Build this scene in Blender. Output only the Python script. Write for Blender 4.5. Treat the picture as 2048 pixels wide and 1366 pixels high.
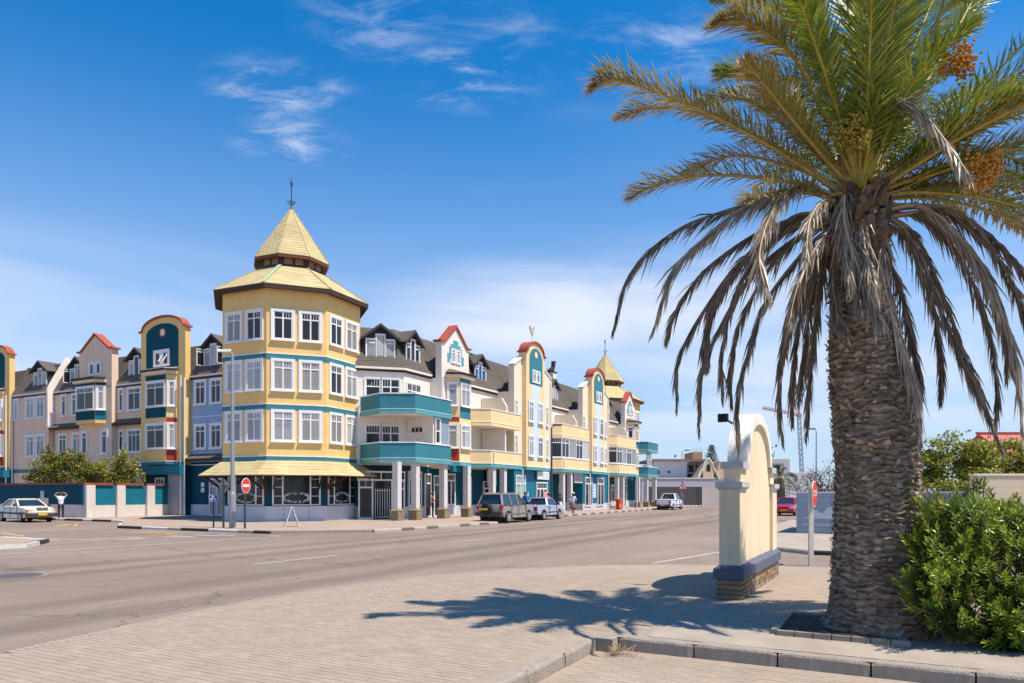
import bpy, bmesh, math, random
import numpy as np
from mathutils import Vector, Matrix, noise as mnoise
R_ = math.radians
random.seed(7)
for o in list(bpy.data.objects): bpy.data.objects.remove(o)
scene = bpy.context.scene
COL = scene.collection
# ---------------------------------------------------------------- camera
cam = bpy.data.cameras.new('camera'); camo = bpy.data.objects.new('camera', cam); COL.objects.link(camo)
camo.location = (0, 0, 1.8); camo.rotation_euler = (R_(90), 0, 0)
cam.sensor_width = 36; cam.lens = 36*1432/2048; cam.shift_y = (986-683)/2048
cam.clip_start = 0.1; cam.clip_end = 6000
scene.camera = camo
# ---------------------------------------------------------------- light
SUN_AZ, SUN_EL = R_(-26.5), R_(63.5)          # azimuth measured from +X, camera looks along +Y
sd = Vector((math.cos(SUN_AZ)*math.cos(SUN_EL), math.sin(SUN_AZ)*math.cos(SUN_EL), math.sin(SUN_EL)))
sl = bpy.data.lights.new('sun', 'SUN'); sl.energy = 5.0; sl.angle = R_(0.53); sl.color = (1, .915, .775)
so = bpy.data.objects.new('sun', sl); COL.objects.link(so); so.location = (20, -10, 60)
so.rotation_euler = (-sd).to_track_quat('-Z', 'Y').to_euler()
world = bpy.data.worlds.new('World'); scene.world = world; world.use_nodes = True
scene.view_settings.view_transform = 'Standard'; scene.view_settings.look = 'None'
scene.view_settings.gamma = 1; scene.view_settings.use_curve_mapping = False
scene.view_settings.exposure = 0.36
scene.cycles.max_bounces = 6; scene.cycles.diffuse_bounces = 3; scene.cycles.glossy_bounces = 3; scene.cycles.transmission_bounces = 2
scene.cycles.use_denoising = True

def sky_world():
    nt = world.node_tree; nt.nodes.clear(); N = nt.nodes.new; L = nt.links.new
    out = N('ShaderNodeOutputWorld'); bg = N('ShaderNodeBackground'); bg.inputs[1].default_value = 0.124
    L(bg.outputs[0], out.inputs[0])
    sky = N('ShaderNodeTexSky'); sky.sky_type = 'NISHITA'; sky.sun_disc = False
    sky.sun_elevation = SUN_EL; sky.sun_rotation = R_(90)-SUN_AZ
    sky.altitude = 10; sky.air_density = 1.0; sky.dust_density = 0.0; sky.ozone_density = 3.5
    hs = N('ShaderNodeHueSaturation'); hs.inputs['Saturation'].default_value = 1.2; hs.inputs['Value'].default_value = 1.0
    gr = N('ShaderNodeVectorMath'); gr.operation = 'MULTIPLY'; gr.inputs[1].default_value = (.72, 1.01, 1.17); L(sky.outputs[0], gr.inputs[0]); L(gr.outputs[0], hs.inputs['Color'])
    tc = N('ShaderNodeTexCoord'); sep = N('ShaderNodeSeparateXYZ'); L(tc.outputs['Generated'], sep.inputs[0])
    def math_(op, a, b=None, c=None, clamp=False):
        m = N('ShaderNodeMath'); m.operation = op; m.use_clamp = clamp
        for i, v in enumerate((a, b, c)):
            if v is None: continue
            if isinstance(v, (int, float)): m.inputs[i].default_value = v
            else: L(v, m.inputs[i])
        return m.outputs[0]
    zz = math_('ADD', math_('MAXIMUM', sep.outputs[2], 0.0), 0.10)
    px = math_('DIVIDE', sep.outputs[0], zz); py = math_('DIVIDE', sep.outputs[1], zz)
    cmb = N('ShaderNodeCombineXYZ'); L(px, cmb.inputs[0]); L(py, cmb.inputs[1])
    def noise(scale, detail, rough, dist, loc=(0, 0, 0), sc=(1, 1, 1), rot=0):
        mp = N('ShaderNodeMapping'); mp.inputs['Location'].default_value = loc; mp.inputs['Scale'].default_value = sc
        mp.inputs['Rotation'].default_value = (0, 0, rot)
        L(cmb.outputs[0], mp.inputs[0]); n = N('ShaderNodeTexNoise'); L(mp.outputs[0], n.inputs['Vector'])
        n.inputs['Scale'].default_value = scale; n.inputs['Detail'].default_value = detail
        n.inputs['Roughness'].default_value = rough; n.inputs['Distortion'].default_value = dist
        return n.outputs['Fac']
    def ramp(v, lo, hi):
        return math_('SMOOTHSTEP', v, lo, hi) if False else _mr(v, lo, hi)
    def _mr(v, lo, hi):
        m = N('ShaderNodeMapRange'); m.interpolation_type = 'SMOOTHSTEP'; L(v, m.inputs[0])
        m.inputs[1].default_value = lo; m.inputs[2].default_value = hi; return m.outputs[0]
    # fine cirrus fibres, kept inside broad patches that go on over the whole sky
    fib = ramp(noise(3.4, 9, .62, .25, (3.1, 1.7, 0), (1.0, 2.1, 1), .35), .48, .85)
    pat = ramp(noise(1.15, 3, .5, .3, (5.3, 2.2, 0), (1, 1.5, 1), .2), .56, .78)
    veil = ramp(noise(.55, 5, .55, .4, (1.2, 7.7, 0), (1, 1.8, 1), .25), .44, .85)
    # high wisps seen above the tower and a long bank low over the street
    dn = N('ShaderNodeVectorMath'); dn.operation = 'NORMALIZE'; L(tc.outputs['Generated'], dn.inputs[0])
    wisp = None
    for (d, ax, amt) in (((-.33, 1, .56), (9.5, 20, 28), .70), ((-.06, 1, .585), (10, 20, 26), .62), ((-.19, 1, .665), (11, 14, 20), .45),
                         ((-.31, 1, .492), (12, 26, 34), .6), ((.22, 1, .62), (8, 18, 22), .45), ((-.01, 1, .645), (12, 20, 26), .25)):
        v = Vector(d).normalized()
        su = N('ShaderNodeVectorMath'); su.operation = 'SUBTRACT'; L(dn.outputs[0], su.inputs[0]); su.inputs[1].default_value = v
        mu = N('ShaderNodeVectorMath'); mu.operation = 'MULTIPLY'; L(su.outputs[0], mu.inputs[0]); mu.inputs[1].default_value = ax
        ln = N('ShaderNodeVectorMath'); ln.operation = 'LENGTH'; L(mu.outputs[0], ln.inputs[0])
        m = math_('MULTIPLY', _mr(ln.outputs['Value'], 1.25, .1), amt)
        wisp = m if wisp is None else math_('MAXIMUM', wisp, m)
    low = None
    for (d, ax, amt) in (((.03, 1, .250), (4.4, 9, 14), .92), ((.26, 1, .275), (4.5, 9, 13), .85), ((-.62, 1, .26), (4.0, 9, 22), .22), ((1.4, 1, .3), (3, 6, 12), .5), ((-1.6, -.6, .35), (3, 5, 12), .5), ((.4, -1.2, .3), (3, 5, 12), .5)):
        v = Vector(d).normalized()
        su = N('ShaderNodeVectorMath'); su.operation = 'SUBTRACT'; L(dn.outputs[0], su.inputs[0]); su.inputs[1].default_value = v
        mu = N('ShaderNodeVectorMath'); mu.operation = 'MULTIPLY'; L(su.outputs[0], mu.inputs[0]); mu.inputs[1].default_value = ax
        ln = N('ShaderNodeVectorMath'); ln.operation = 'LENGTH'; L(mu.outputs[0], ln.inputs[0])
        m = math_('MULTIPLY', _mr(ln.outputs['Value'], 1.3, .25), amt); low = m if low is None else math_('MAXIMUM', low, m)
    soft = ramp(noise(1.0, 8, .58, .3, (4.4, 9.3, 0), (.6, 1.0, 1), .15), .24, .58)
    fib2 = ramp(noise(6.5, 10, .66, .35, (8.4, 3.3, 0), (.9, 1.9, 1), .12), .43, .78)
    bank = math_('MULTIPLY', _mr(sep.outputs[2], .04, .13), _mr(sep.outputs[2], .34, .20))
    bankn = ramp(noise(.42, 6, .55, .6, (2.3, .55, 0), (1.0, 1.35, 1), .1), .40, .66)
    tot = math_('MAXIMUM', math_('MULTIPLY', math_('MULTIPLY', fib, pat), .10), math_('MULTIPLY', wisp, fib2))
    tot = math_('MAXIMUM', tot, math_('MULTIPLY', math_('MULTIPLY', bank, bankn), .62))
    tot = math_('MAXIMUM', tot, math_('MULTIPLY', low, soft))
    tot = math_('ADD', tot, math_('MULTIPLY', veil, .07), clamp=True)
    hz = N('ShaderNodeMix'); hz.data_type = 'RGBA'; L(math_('MULTIPLY', _mr(sep.outputs[2], .54, -.03), .85), hz.inputs[0]); L(hs.outputs[0], hz.inputs[6]); hz.inputs[7].default_value = (3.7, 4.35, 5.7, 1)
    mix = N('ShaderNodeMix'); mix.data_type = 'RGBA'; L(tot, mix.inputs[0]); L(hz.outputs[2], mix.inputs[6])
    mix.inputs[7].default_value = (5.5, 5.8, 6.5, 1)
    L(mix.outputs[2], bg.inputs[0])
sky_world()
# ---------------------------------------------------------------- frame of the street grid
TH = R_(28.2); ROT = R_(90)-TH
DR = Vector((math.sin(TH), math.cos(TH))); DL = Vector((-math.cos(TH), math.sin(TH))); C0 = Vector((-14.27, 46.35))
def W(a, b):
    p = C0+a*DR+b*DL; return p.x, p.y
def toab(x, y):
    r = Vector((x, y))-C0; return r.dot(DR), r.dot(DL)
# ---------------------------------------------------------------- materials
MATS = {}
def mat(name, col, rough=.7, var=.12, scale=6., bump=0., bscale=40., metal=0., coat=0., spec=.4, stain=0., trans=0.):
    if name in MATS: return MATS[name]
    m = bpy.data.materials.new(name); m.use_nodes = True; nt = m.node_tree; N = nt.nodes.new; L = nt.links.new
    p = nt.nodes['Principled BSDF']; p.inputs['Roughness'].default_value = rough; p.inputs['Metallic'].default_value = metal
    p.inputs['Specular IOR Level'].default_value = spec; p.inputs['Coat Weight'].default_value = coat
    p.inputs['Coat Roughness'].default_value = .08
    tc = N('ShaderNodeTexCoord')
    n = N('ShaderNodeTexNoise'); n.inputs['Scale'].default_value = scale; n.inputs['Detail'].default_value = 6
    L(tc.outputs['Object'], n.inputs['Vector'])
    mr = N('ShaderNodeMapRange'); L(n.outputs['Fac'], mr.inputs[0]); mr.inputs[1].default_value = .25; mr.inputs[2].default_value = .75
    mr.inputs[3].default_value = 1-var; mr.inputs[4].default_value = 1+var
    v = N('ShaderNodeVectorMath'); v.operation = 'SCALE'; v.inputs[0].default_value = col[:3]; L(mr.outputs[0], v.inputs['Scale'])
    last = v.outputs[0]
    if stain:
        mp = N('ShaderNodeMapping'); mp.inputs['Scale'].default_value = (2.2, 2.2, .28); L(tc.outputs['Object'], mp.inputs[0])
        n2 = N('ShaderNodeTexNoise'); n2.inputs['Scale'].default_value = 1.6; n2.inputs['Detail'].default_value = 7; n2.inputs['Roughness'].default_value = .65
        L(mp.outputs[0], n2.inputs['Vector'])
        m2 = N('ShaderNodeMapRange'); L(n2.outputs['Fac'], m2.inputs[0]); m2.inputs[1].default_value = .48; m2.inputs[2].default_value = .75
        m2.inputs[3].default_value = 0; m2.inputs[4].default_value = stain
        mx = N('ShaderNodeMix'); mx.data_type = 'RGBA'; L(m2.outputs[0], mx.inputs[0]); L(last, mx.inputs[6])
        mx.inputs[7].default_value = (col[0]*.55+.03, col[1]*.5+.025, col[2]*.45+.02, 1); last = mx.outputs[2]
    L(last, p.inputs['Base Color'])
    if bump:
        nb = N('ShaderNodeTexNoise'); nb.inputs['Scale'].default_value = bscale; nb.inputs['Detail'].default_value = 5
        L(tc.outputs['Object'], nb.inputs['Vector'])
        b = N('ShaderNodeBump'); b.inputs['Strength'].default_value = bump; b.inputs['Distance'].default_value = .02
        L(nb.outputs['Fac'], b.inputs['Height']); L(b.outputs[0], p.inputs['Normal'])
    if trans: p.inputs['Transmission Weight'].default_value = trans
    MATS[name] = m; return m
def attr_mat(name, rough=.55, transl=.35, tint=(1, 1, 1), spec=.35, var=.18, scale=9):
    """colour comes from the mesh's own colour attribute (leaf by leaf)"""
    m = bpy.data.materials.new(name); m.use_nodes = True; nt = m.node_tree; N = nt.nodes.new; L = nt.links.new
    p = nt.nodes['Principled BSDF']; p.inputs['Roughness'].default_value = rough; p.inputs['Specular IOR Level'].default_value = spec
    at = N('ShaderNodeAttribute'); at.attribute_name = 'Col'
    mu = N('ShaderNodeVectorMath'); mu.operation = 'MULTIPLY'; L(at.outputs['Color'], mu.inputs[0]); mu.inputs[1].default_value = tint
    tc = N('ShaderNodeTexCoord'); n = N('ShaderNodeTexNoise'); n.inputs['Scale'].default_value = scale; L(tc.outputs['Object'], n.inputs['Vector'])
    mr = N('ShaderNodeMapRange'); L(n.outputs['Fac'], mr.inputs[0]); mr.inputs[1].default_value = .3; mr.inputs[2].default_value = .7; mr.inputs[3].default_value = 1-var; mr.inputs[4].default_value = 1+var
    sc = N('ShaderNodeVectorMath'); sc.operation = 'SCALE'; L(mu.outputs[0], sc.inputs[0]); L(mr.outputs[0], sc.inputs['Scale'])
    L(sc.outputs[0], p.inputs['Base Color'])
    if transl:
        t = N('ShaderNodeBsdfTranslucent'); L(sc.outputs[0], t.inputs[0]); mx = N('ShaderNodeMixShader'); mx.inputs[0].default_value = transl
        L(p.outputs[0], mx.inputs[1]); L(t.outputs[0], mx.inputs[2]); L(mx.outputs[0], nt.nodes['Material Output'].inputs[0])
    MATS[name] = m; return m
def brick_mat(name, c1, c2, mortar, bw, bh, ms=.012, rough=.85, bump=.6, plane='xy', rot=0., var=.25, offs=.5, big=.0):
    m = bpy.data.materials.new(name); m.use_nodes = True; nt = m.node_tree; N = nt.nodes.new; L = nt.links.new
    p = nt.nodes['Principled BSDF']; p.inputs['Roughness'].default_value = rough; p.inputs['Specular IOR Level'].default_value = .3
    tc = N('ShaderNodeTexCoord'); sep = N('ShaderNodeSeparateXYZ'); L(tc.outputs['Object'], sep.inputs[0])
    cm = N('ShaderNodeCombineXYZ')
    if plane == 'xy': L(sep.outputs[0], cm.inputs[0]); L(sep.outputs[1], cm.inputs[1])
    else:
        ad = N('ShaderNodeMath'); ad.operation = 'ADD'; L(sep.outputs[0], ad.inputs[0]); L(sep.outputs[1], ad.inputs[1])
        L(ad.outputs[0], cm.inputs[0]); L(sep.outputs[2], cm.inputs[1])
    mp = N('ShaderNodeMapping'); mp.inputs['Rotation'].default_value = (0, 0, rot); L(cm.outputs[0], mp.inputs[0])
    b = N('ShaderNodeTexBrick'); L(mp.outputs[0], b.inputs['Vector']); b.offset = offs
    b.inputs['Color1'].default_value = (*c1, 1); b.inputs['Color2'].default_value = (*c2, 1); b.inputs['Mortar'].default_value = (*mortar, 1)
    b.inputs['Scale'].default_value = 1; b.inputs['Brick Width'].default_value = bw; b.inputs['Row Height'].default_value = bh; b.inputs['Mortar Size'].default_value = ms
    b.inputs['Bias'].default_value = 0
    n = N('ShaderNodeTexNoise'); n.inputs['Scale'].default_value = .55; n.inputs['Detail'].default_value = 8; n.inputs['Roughness'].default_value = .7; L(tc.outputs['Object'], n.inputs['Vector'])
    mr = N('ShaderNodeMapRange'); L(n.outputs['Fac'], mr.inputs[0]); mr.inputs[1].default_value = .28; mr.inputs[2].default_value = .72; mr.inputs[3].default_value = 1-var; mr.inputs[4].default_value = 1+var
    v = N('ShaderNodeVectorMath'); v.operation = 'SCALE'; L(b.outputs['Color'], v.inputs[0]); L(mr.outputs[0], v.inputs['Scale'])
    L(v.outputs[0], p.inputs['Base Color'])
    bp = N('ShaderNodeBump'); bp.invert = True; bp.inputs['Strength'].default_value = bump; bp.inputs['Distance'].default_value = .01
    L(b.outputs['Fac'], bp.inputs['Height']); L(bp.outputs[0], p.inputs['Normal'])
    MATS[name] = m; return m
def shingle_mat(name, c1, c2, rough=.85):
    return brick_mat(name, c1, c2, tuple(x*.55 for x in c1), .33, .17, .012, rough, .5, 'xz', 0, .22)
# ---------------------------------------------------------------- mesh builder
class MB:
    def __init__(s): s.v = []; s.f = []; s.c = []
    def add(s, vs, fs):
        o = len(s.v); s.v += [tuple(p) for p in vs]; s.f += [tuple(i+o for i in f) for f in fs]; return s
    def box(s, x0, x1, y0, y1, z0, z1):
        if x0 > x1: x0, x1 = x1, x0
        if y0 > y1: y0, y1 = y1, y0
        return s.add([(x0,y0,z0),(x1,y0,z0),(x1,y1,z0),(x0,y1,z0),(x0,y0,z1),(x1,y0,z1),(x1,y1,z1),(x0,y1,z1)],
                     [(0,3,2,1),(4,5,6,7),(0,1,5,4),(1,2,6,5),(2,3,7,6),(3,0,4,7)])
    def bar(s, p, q, w, h=None, up=(0, 0, 1)):
        p, q = Vector(p), Vector(q); h = h or w; d = (q-p).normalized(); u = Vector(up)
        if abs(d.dot(u)) > .98: u = Vector((1, 0, 0))
        x = d.cross(u).normalized(); y = x.cross(d)
        vs = [e+x*(sx*w/2)+y*(sy*h/2) for e in (p, q) for sx, sy in ((-1,-1),(1,-1),(1,1),(-1,1))]
        return s.add(vs, [(0,1,2,3),(7,6,5,4),(0,4,5,1),(1,5,6,2),(2,6,7,3),(3,7,4,0)])
    def prism(s, pts, z0, z1, z1s=None):
        n = len(pts); ar = sum(pts[i][0]*pts[(i+1)%n][1]-pts[(i+1)%n][0]*pts[i][1] for i in range(n))
        if ar < 0:
            pts = pts[::-1]
            if z1s: z1s = z1s[::-1]
        zt = z1s or [z1]*n
        vs = [(x, y, z0) for x, y in pts]+[(p[0], p[1], z) for p, z in zip(pts, zt)]
        return s.add(vs, [tuple(range(n))[::-1], tuple(range(n, 2*n))]+[(i, (i+1)%n, n+(i+1)%n, n+i) for i in range(n)])
    def extr(s, pts, o, ux, uz, n, t):
        """polygon pts (x,z) in plane spanned by ux, uz at origin o, extruded t along n"""
        o, ux, uz, n = Vector(o), Vector(ux), Vector(uz), Vector(n); k = len(pts)
        f = [o+ux*x+uz*z for x, z in pts]; b = [p+n*t for p in f]
        ar = sum(pts[i][0]*pts[(i+1)%k][1]-pts[(i+1)%k][0]*pts[i][1] for i in range(k))
        flip = (ar > 0) == (ux.cross(uz).dot(n) > 0)
        fr, bk = tuple(range(k)), tuple(range(k, 2*k))
        sides = [(i, (i+1)%k, k+(i+1)%k, k+i) for i in range(k)]
        if flip: return s.add(f+b, [fr[::-1], bk]+sides)
        return s.add(f+b, [fr, bk[::-1]]+[q[::-1] for q in sides])
    def ringcyl(s, c, axis, prof, n=20):
        """lathe: prof = [(r, h)] along axis from c"""
        c, ax = Vector(c), Vector(axis).normalized(); u = ax.orthogonal().normalized(); w = ax.cross(u); vs = []
        for r, h in prof:
            for i in range(n):
                t = 2*math.pi*i/n; vs.append(c+ax*h+(u*math.cos(t)+w*math.sin(t))*r)
        fs = [(j*n+i, j*n+(i+1)%n, (j+1)*n+(i+1)%n, (j+1)*n+i) for j in range(len(prof)-1) for i in range(n)]
        fs += [tuple(range(n))[::-1], tuple(range((len(prof)-1)*n, len(prof)*n))]
        return s.add(vs, fs)
    def tube(s, pts, rad, n=8):
        pts = [Vector(p) for p in pts]; m = len(pts); rad = rad if hasattr(rad, '__len__') else [rad]*m
        vs = []; u = None
        for i, p in enumerate(pts):
            t = (pts[min(i+1, m-1)]-pts[max(i-1, 0)]).normalized()
            if u is None: u = t.orthogonal().normalized()
            else:
                u = (u-t*u.dot(t)); u = u.normalized() if u.length > 1e-6 else t.orthogonal().normalized()
            w = t.cross(u)
            for k in range(n):
                a = 2*math.pi*k/n; vs.append(p+(u*math.cos(a)+w*math.sin(a))*rad[i])
        fs = [(j*n+i, j*n+(i+1)%n, (j+1)*n+(i+1)%n, (j+1)*n+i) for j in range(m-1) for i in range(n)]
        fs += [tuple(range(n))[::-1], tuple(range((m-1)*n, m*n))]
        return s.add(vs, fs)
    def shift(s, d):
        s.v = [(x-d[0], y-d[1], z-d[2]) for x, y, z in s.v]; return s
    def mesh(s, name, m=None, smooth=False):
        me = bpy.data.meshes.new(name); me.from_pydata(s.v, [], s.f)
        if s.c:
            at = me.attributes.new('Col', 'FLOAT_COLOR', 'POINT')
            at.data.foreach_set('color', np.array([(*c, 1) for c in s.c], dtype=np.float32).ravel())
        if m:
            for mm in (m if isinstance(m, (list, tuple)) else [m]): me.materials.append(mm)
        if smooth: me.polygons.foreach_set('use_smooth', [True]*len(me.polygons))
        me.update(); return me
def obj(name, me, parent=None, loc=(0, 0, 0), rz=0., smooth_angle=None):
    o = bpy.data.objects.new(name, me); COL.objects.link(o); o.location = loc; o.rotation_euler = (0, 0, rz)
    if parent: o.parent = parent
    return o
def tag(o, label=None, cat=None, group=None, kind=None):
    if label: o['label'] = label
    if cat: o['category'] = cat
    if group: o['group'] = group
    if kind: o['kind'] = kind
    return o
class Thing:
    """an Empty standing at the thing's base in the street grid (a along the right street, b along the left street)"""
    def __init__(s, name, label, cat, a, b, z=0., group=None, rot=0., wx=None):
        s.o = bpy.data.objects.new(name, None); COL.objects.link(s.o); s.o.empty_display_size = .3
        x, y = wx if wx else W(a, b)
        s.o.location = (x, y, z); s.o.rotation_euler = (0, 0, (0 if wx else ROT)+rot); s.org = (a, b, z); tag(s.o, label, cat, group, 'thing')
    def part(s, name, mb, m, parent=None, smooth=False, absolute=True):
        if absolute: mb.shift(s.org)
        return obj(name, mb.mesh(name, m, smooth), parent or s.o)
    def loc(s, a, b, z): return (a-s.org[0], b-s.org[1], z-s.org[2])
def structure(name, mb, m, ab=True):
    o = obj(name, mb.mesh(name, m)); tag(o, kind='structure')
    if ab: o.location = (*C0, 0); o.rotation_euler = (0, 0, ROT)
    return o
# ---------------------------------------------------------------- shared materials
M = {}
def defmats():
    M['yellow'] = mat('plaster_yellow', (.84, .56, .215), .8, .06, 1.1, .15, 60, stain=.16)
    M['cream'] = mat('plaster_cream', (.84, .71, .54), .8, .06, 1.1, .15, 60, stain=.22)
    M['pyellow'] = mat('plaster_pale_yellow', (.86, .64, .34), .8, .06, 1.1, .15, 60, stain=.18)
    M['white'] = mat('white_paint', (.80, .79, .78), .55, .04, 3, 0, stain=.05)
    M['pinkwhite'] = mat('plaster_white', (.82, .73, .64), .8, .06, 1.1, .12, 60, stain=.22)
    M['peach'] = mat('plaster_peach', (.80, .59, .44), .8, .07, 1.1, .12, 60, stain=.22)
    M['orange'] = mat('plaster_orange', (.78, .48, .25), .8, .06, 1.5, .1, 60)
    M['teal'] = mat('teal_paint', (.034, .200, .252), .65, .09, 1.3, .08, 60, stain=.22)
    M['dteal'] = mat('shaded_dark_teal', (.004, .070, .105), .85, .08, 2, .05, 60, spec=.2)  # dark teal, base darkened further to carry the shade on these walls
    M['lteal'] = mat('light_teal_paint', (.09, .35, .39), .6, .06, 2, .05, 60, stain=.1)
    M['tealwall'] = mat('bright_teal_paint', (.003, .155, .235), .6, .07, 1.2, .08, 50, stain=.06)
    M['blue'] = mat('plaster_blue', (.28, .42, .60), .8, .06, 1.5, .1, 60, stain=.1)
    M['pblue'] = mat('plaster_pale_blue', (.60, .70, .82), .8, .05, 1.5, .1, 60)
    M['red'] = mat('red_paint', (.36, .035, .018), .6, .08, 2)
    M['redcap'] = mat('red_coping', (.40, .080, .045), .7, .15, 2, stain=.2)
    M['brown'] = mat('dark_brown_timber', (.055, .030, .022), .7, .2, 4, .2, 30)
    M['brownred'] = mat('red_brown_timber', (.16, .055, .03), .65, .2, 4, .1, 30)
    M['roof'] = shingle_mat('grey_brown_shingles', (.115, .097, .082), (.145, .123, .103))
    M['roofy'] = shingle_mat('yellow_shingles', (.50, .40, .20), (.58, .475, .25))
    M['dark'] = mat('dark_cladding', (.030, .033, .036), .7, .2, 3)
    M['gdark'] = mat('window_glass_dark', (.018, .018, .020), .06, .5, 1.2, 0, 40, coat=.1, spec=.4)
    M['gcur'] = None
    M['greysteel'] = mat('grey_steel', (.33, .34, .36), .5, .1, 3, metal=.3)
    M['dsteel'] = mat('dark_steel', (.06, .063, .068), .5, .15, 3, metal=.3)
    M['black'] = mat('black_rubber', (.014, .014, .015), .75, .2, 9)
    M['chrome'] = mat('chrome', (.7, .7, .72), .15, .03, 3, metal=1.)
    M['asph'] = None
    M['concrete'] = mat('concrete', (.40, .35, .30), .9, .18, 3, .5, 50, stain=.35)
    M['kerbw'] = mat('white_painted_kerb', (.62, .58, .54), .85, .15, 4, .4, 50, stain=.3)
    M['kerbb'] = mat('black_painted_kerb', (.045, .034, .028), .8, .25, 4, .4, 50)
    M['kerbd'] = mat('faded_dark_kerb', (.17, .13, .105), .85, .2, 4, .4, 50, stain=.3); M['kerbp'] = mat('faded_pale_kerb', (.47, .38, .31), .85, .15, 4, .4, 50, stain=.3)
    M['paintw'] = mat('worn_white_road_paint', (.46, .40, .355), .85, .25, 3.5)
    M['painty'] = mat('worn_yellow_road_paint', (.72, .42, .07), .8, .14, 3.5)
    M['tile'] = brick_mat('white_tile_cladding', (.60, .59, .62), (.66, .65, .67), (.44, .43, .45), .32, .16, .008, .45, .3, 'xz', 0, .08)
    M['smbrick'] = brick_mat('sand_brick', (.36, .26, .15), (.27, .19, .11), (.22, .18, .13), .22, .085, .012, .9, .8, 'xz', 0, .2)
    M['plate'] = mat('yellow_number_plate', (.80, .48, .02), .4, .05, 8)
    # curtain behind glass: light and dark of the folds are painted bands, coat is the glass
    m = bpy.data.materials.new('window_glass_curtain'); m.use_nodes = True; nt = m.node_tree; N = nt.nodes.new; L = nt.links.new
    p = nt.nodes['Principled BSDF']; tc = N('ShaderNodeTexCoord'); w = N('ShaderNodeTexWave'); w.wave_type = 'BANDS'; w.bands_direction = 'X'
    w.inputs['Scale'].default_value = 4.2; w.inputs['Distortion'].default_value = 3.2; w.inputs['Detail'].default_value = 3; w.inputs['Detail Scale'].default_value = .7
    mp = N('ShaderNodeMapping'); mp.inputs['Scale'].default_value = (1, 1, .06); L(tc.outputs['Object'], mp.inputs[0]); L(mp.outputs[0], w.inputs['Vector'])
    oi = N('ShaderNodeObjectInfo'); mr = N('ShaderNodeMapRange'); L(oi.outputs['Random'], mr.inputs[0]); mr.inputs[3].default_value = .45; mr.inputs[4].default_value = 1.1
    cr = N('ShaderNodeMix'); cr.data_type = 'RGBA'; L(w.outputs['Fac'], cr.inputs[0]); cr.inputs[6].default_value = (.30, .305, .31, 1); cr.inputs[7].default_value = (.58, .58, .57, 1)
    v = N('ShaderNodeVectorMath'); v.operation = 'SCALE'; L(cr.outputs[2], v.inputs[0]); L(mr.outputs[0], v.inputs['Scale'])
    L(v.outputs[0], p.inputs['Base Color']); p.inputs['Roughness'].default_value = .9; p.inputs['Coat Weight'].default_value = .55; p.inputs['Coat Roughness'].default_value = .02
    M['gcur'] = m
    M['gsheer'] = mat('window_glass_sheer', (.30, .31, .32), .9, .35, 1.6, coat=.55, spec=.3); M['gblind'] = brick_mat('window_glass_blind', (.36, .35, .33), (.40, .39, .37), (.16, .16, .16), 3., .05, .012, .8, .2, 'xz', 0, .15); M['gblind'].node_tree.nodes['Principled BSDF'].inputs['Coat Weight'].default_value = .5
    # road: grey asphalt with darker tyre-worn patches, sand dust and small stones
    m = bpy.data.materials.new('asphalt'); m.use_nodes = True; nt = m.node_tree; N = nt.nodes.new; L = nt.links.new
    p = nt.nodes['Principled BSDF']; p.inputs['Roughness'].default_value = .9; p.inputs['Specular IOR Level'].default_value = .25
    tc = N('ShaderNodeTexCoord')
    n1 = N('ShaderNodeTexNoise'); n1.inputs['Scale'].default_value = .16; n1.inputs['Detail'].default_value = 8; n1.inputs['Roughness'].default_value = .6
    mp = N('ShaderNodeMapping'); mp.inputs['Scale'].default_value = (.35, 1.3, 1); L(tc.outputs['Object'], mp.inputs[0]); L(mp.outputs[0], n1.inputs['Vector'])
    n2 = N('ShaderNodeTexNoise'); n2.inputs['Scale'].default_value = 60; n2.inputs['Detail'].default_value = 4; L(tc.outputs['Object'], n2.inputs['Vector'])
    n3 = N('ShaderNodeTexNoise'); n3.inputs['Scale'].default_value = 1.7; n3.inputs['Detail'].default_value = 9; n3.inputs['Roughness'].default_value = .75; L(tc.outputs['Object'], n3.inputs['Vector'])
    mx = N('ShaderNodeMix'); mx.data_type = 'RGBA'; mx.inputs[6].default_value = (.222, .168, .136, 1); mx.inputs[7].default_value = (.290, .222, .180, 1)
    mr = N('ShaderNodeMapRange'); L(n1.outputs['Fac'], mr.inputs[0]); mr.inputs[1].default_value = .33; mr.inputs[2].default_value = .67; L(mr.outputs[0], mx.inputs[0])
    ad = N('ShaderNodeMath'); ad.operation = 'ADD'; L(n2.outputs['Fac'], ad.inputs[0]); L(n3.outputs['Fac'], ad.inputs[1])
    m4 = N('ShaderNodeMapRange'); L(ad.outputs[0], m4.inputs[0]); m4.inputs[1].default_value = .65; m4.inputs[2].default_value = 1.35; m4.inputs[3].default_value = .84; m4.inputs[4].default_value = 1.14
    n5 = N('ShaderNodeTexNoise'); n5.inputs['Scale'].default_value = .5; n5.inputs['Detail'].default_value = 10; n5.inputs['Roughness'].default_value = .72; n5.inputs['Distortion'].default_value = .6
    mp5 = N('ShaderNodeMapping'); mp5.inputs['Scale'].default_value = (.28, 1.6, 1); mp5.inputs['Rotation'].default_value = (0, 0, .12); L(tc.outputs['Object'], mp5.inputs[0]); L(mp5.outputs[0], n5.inputs['Vector'])
    m5 = N('ShaderNodeMapRange'); L(n5.outputs['Fac'], m5.inputs[0]); m5.inputs[1].default_value = .50; m5.inputs[2].default_value = .74; m5.inputs[4].default_value = .65
    mx5 = N('ShaderNodeMix'); mx5.data_type = 'RGBA'; L(m5.outputs[0], mx5.inputs[0]); L(mx.outputs[2], mx5.inputs[6]); mx5.inputs[7].default_value = (.325, .256, .208, 1)
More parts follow.
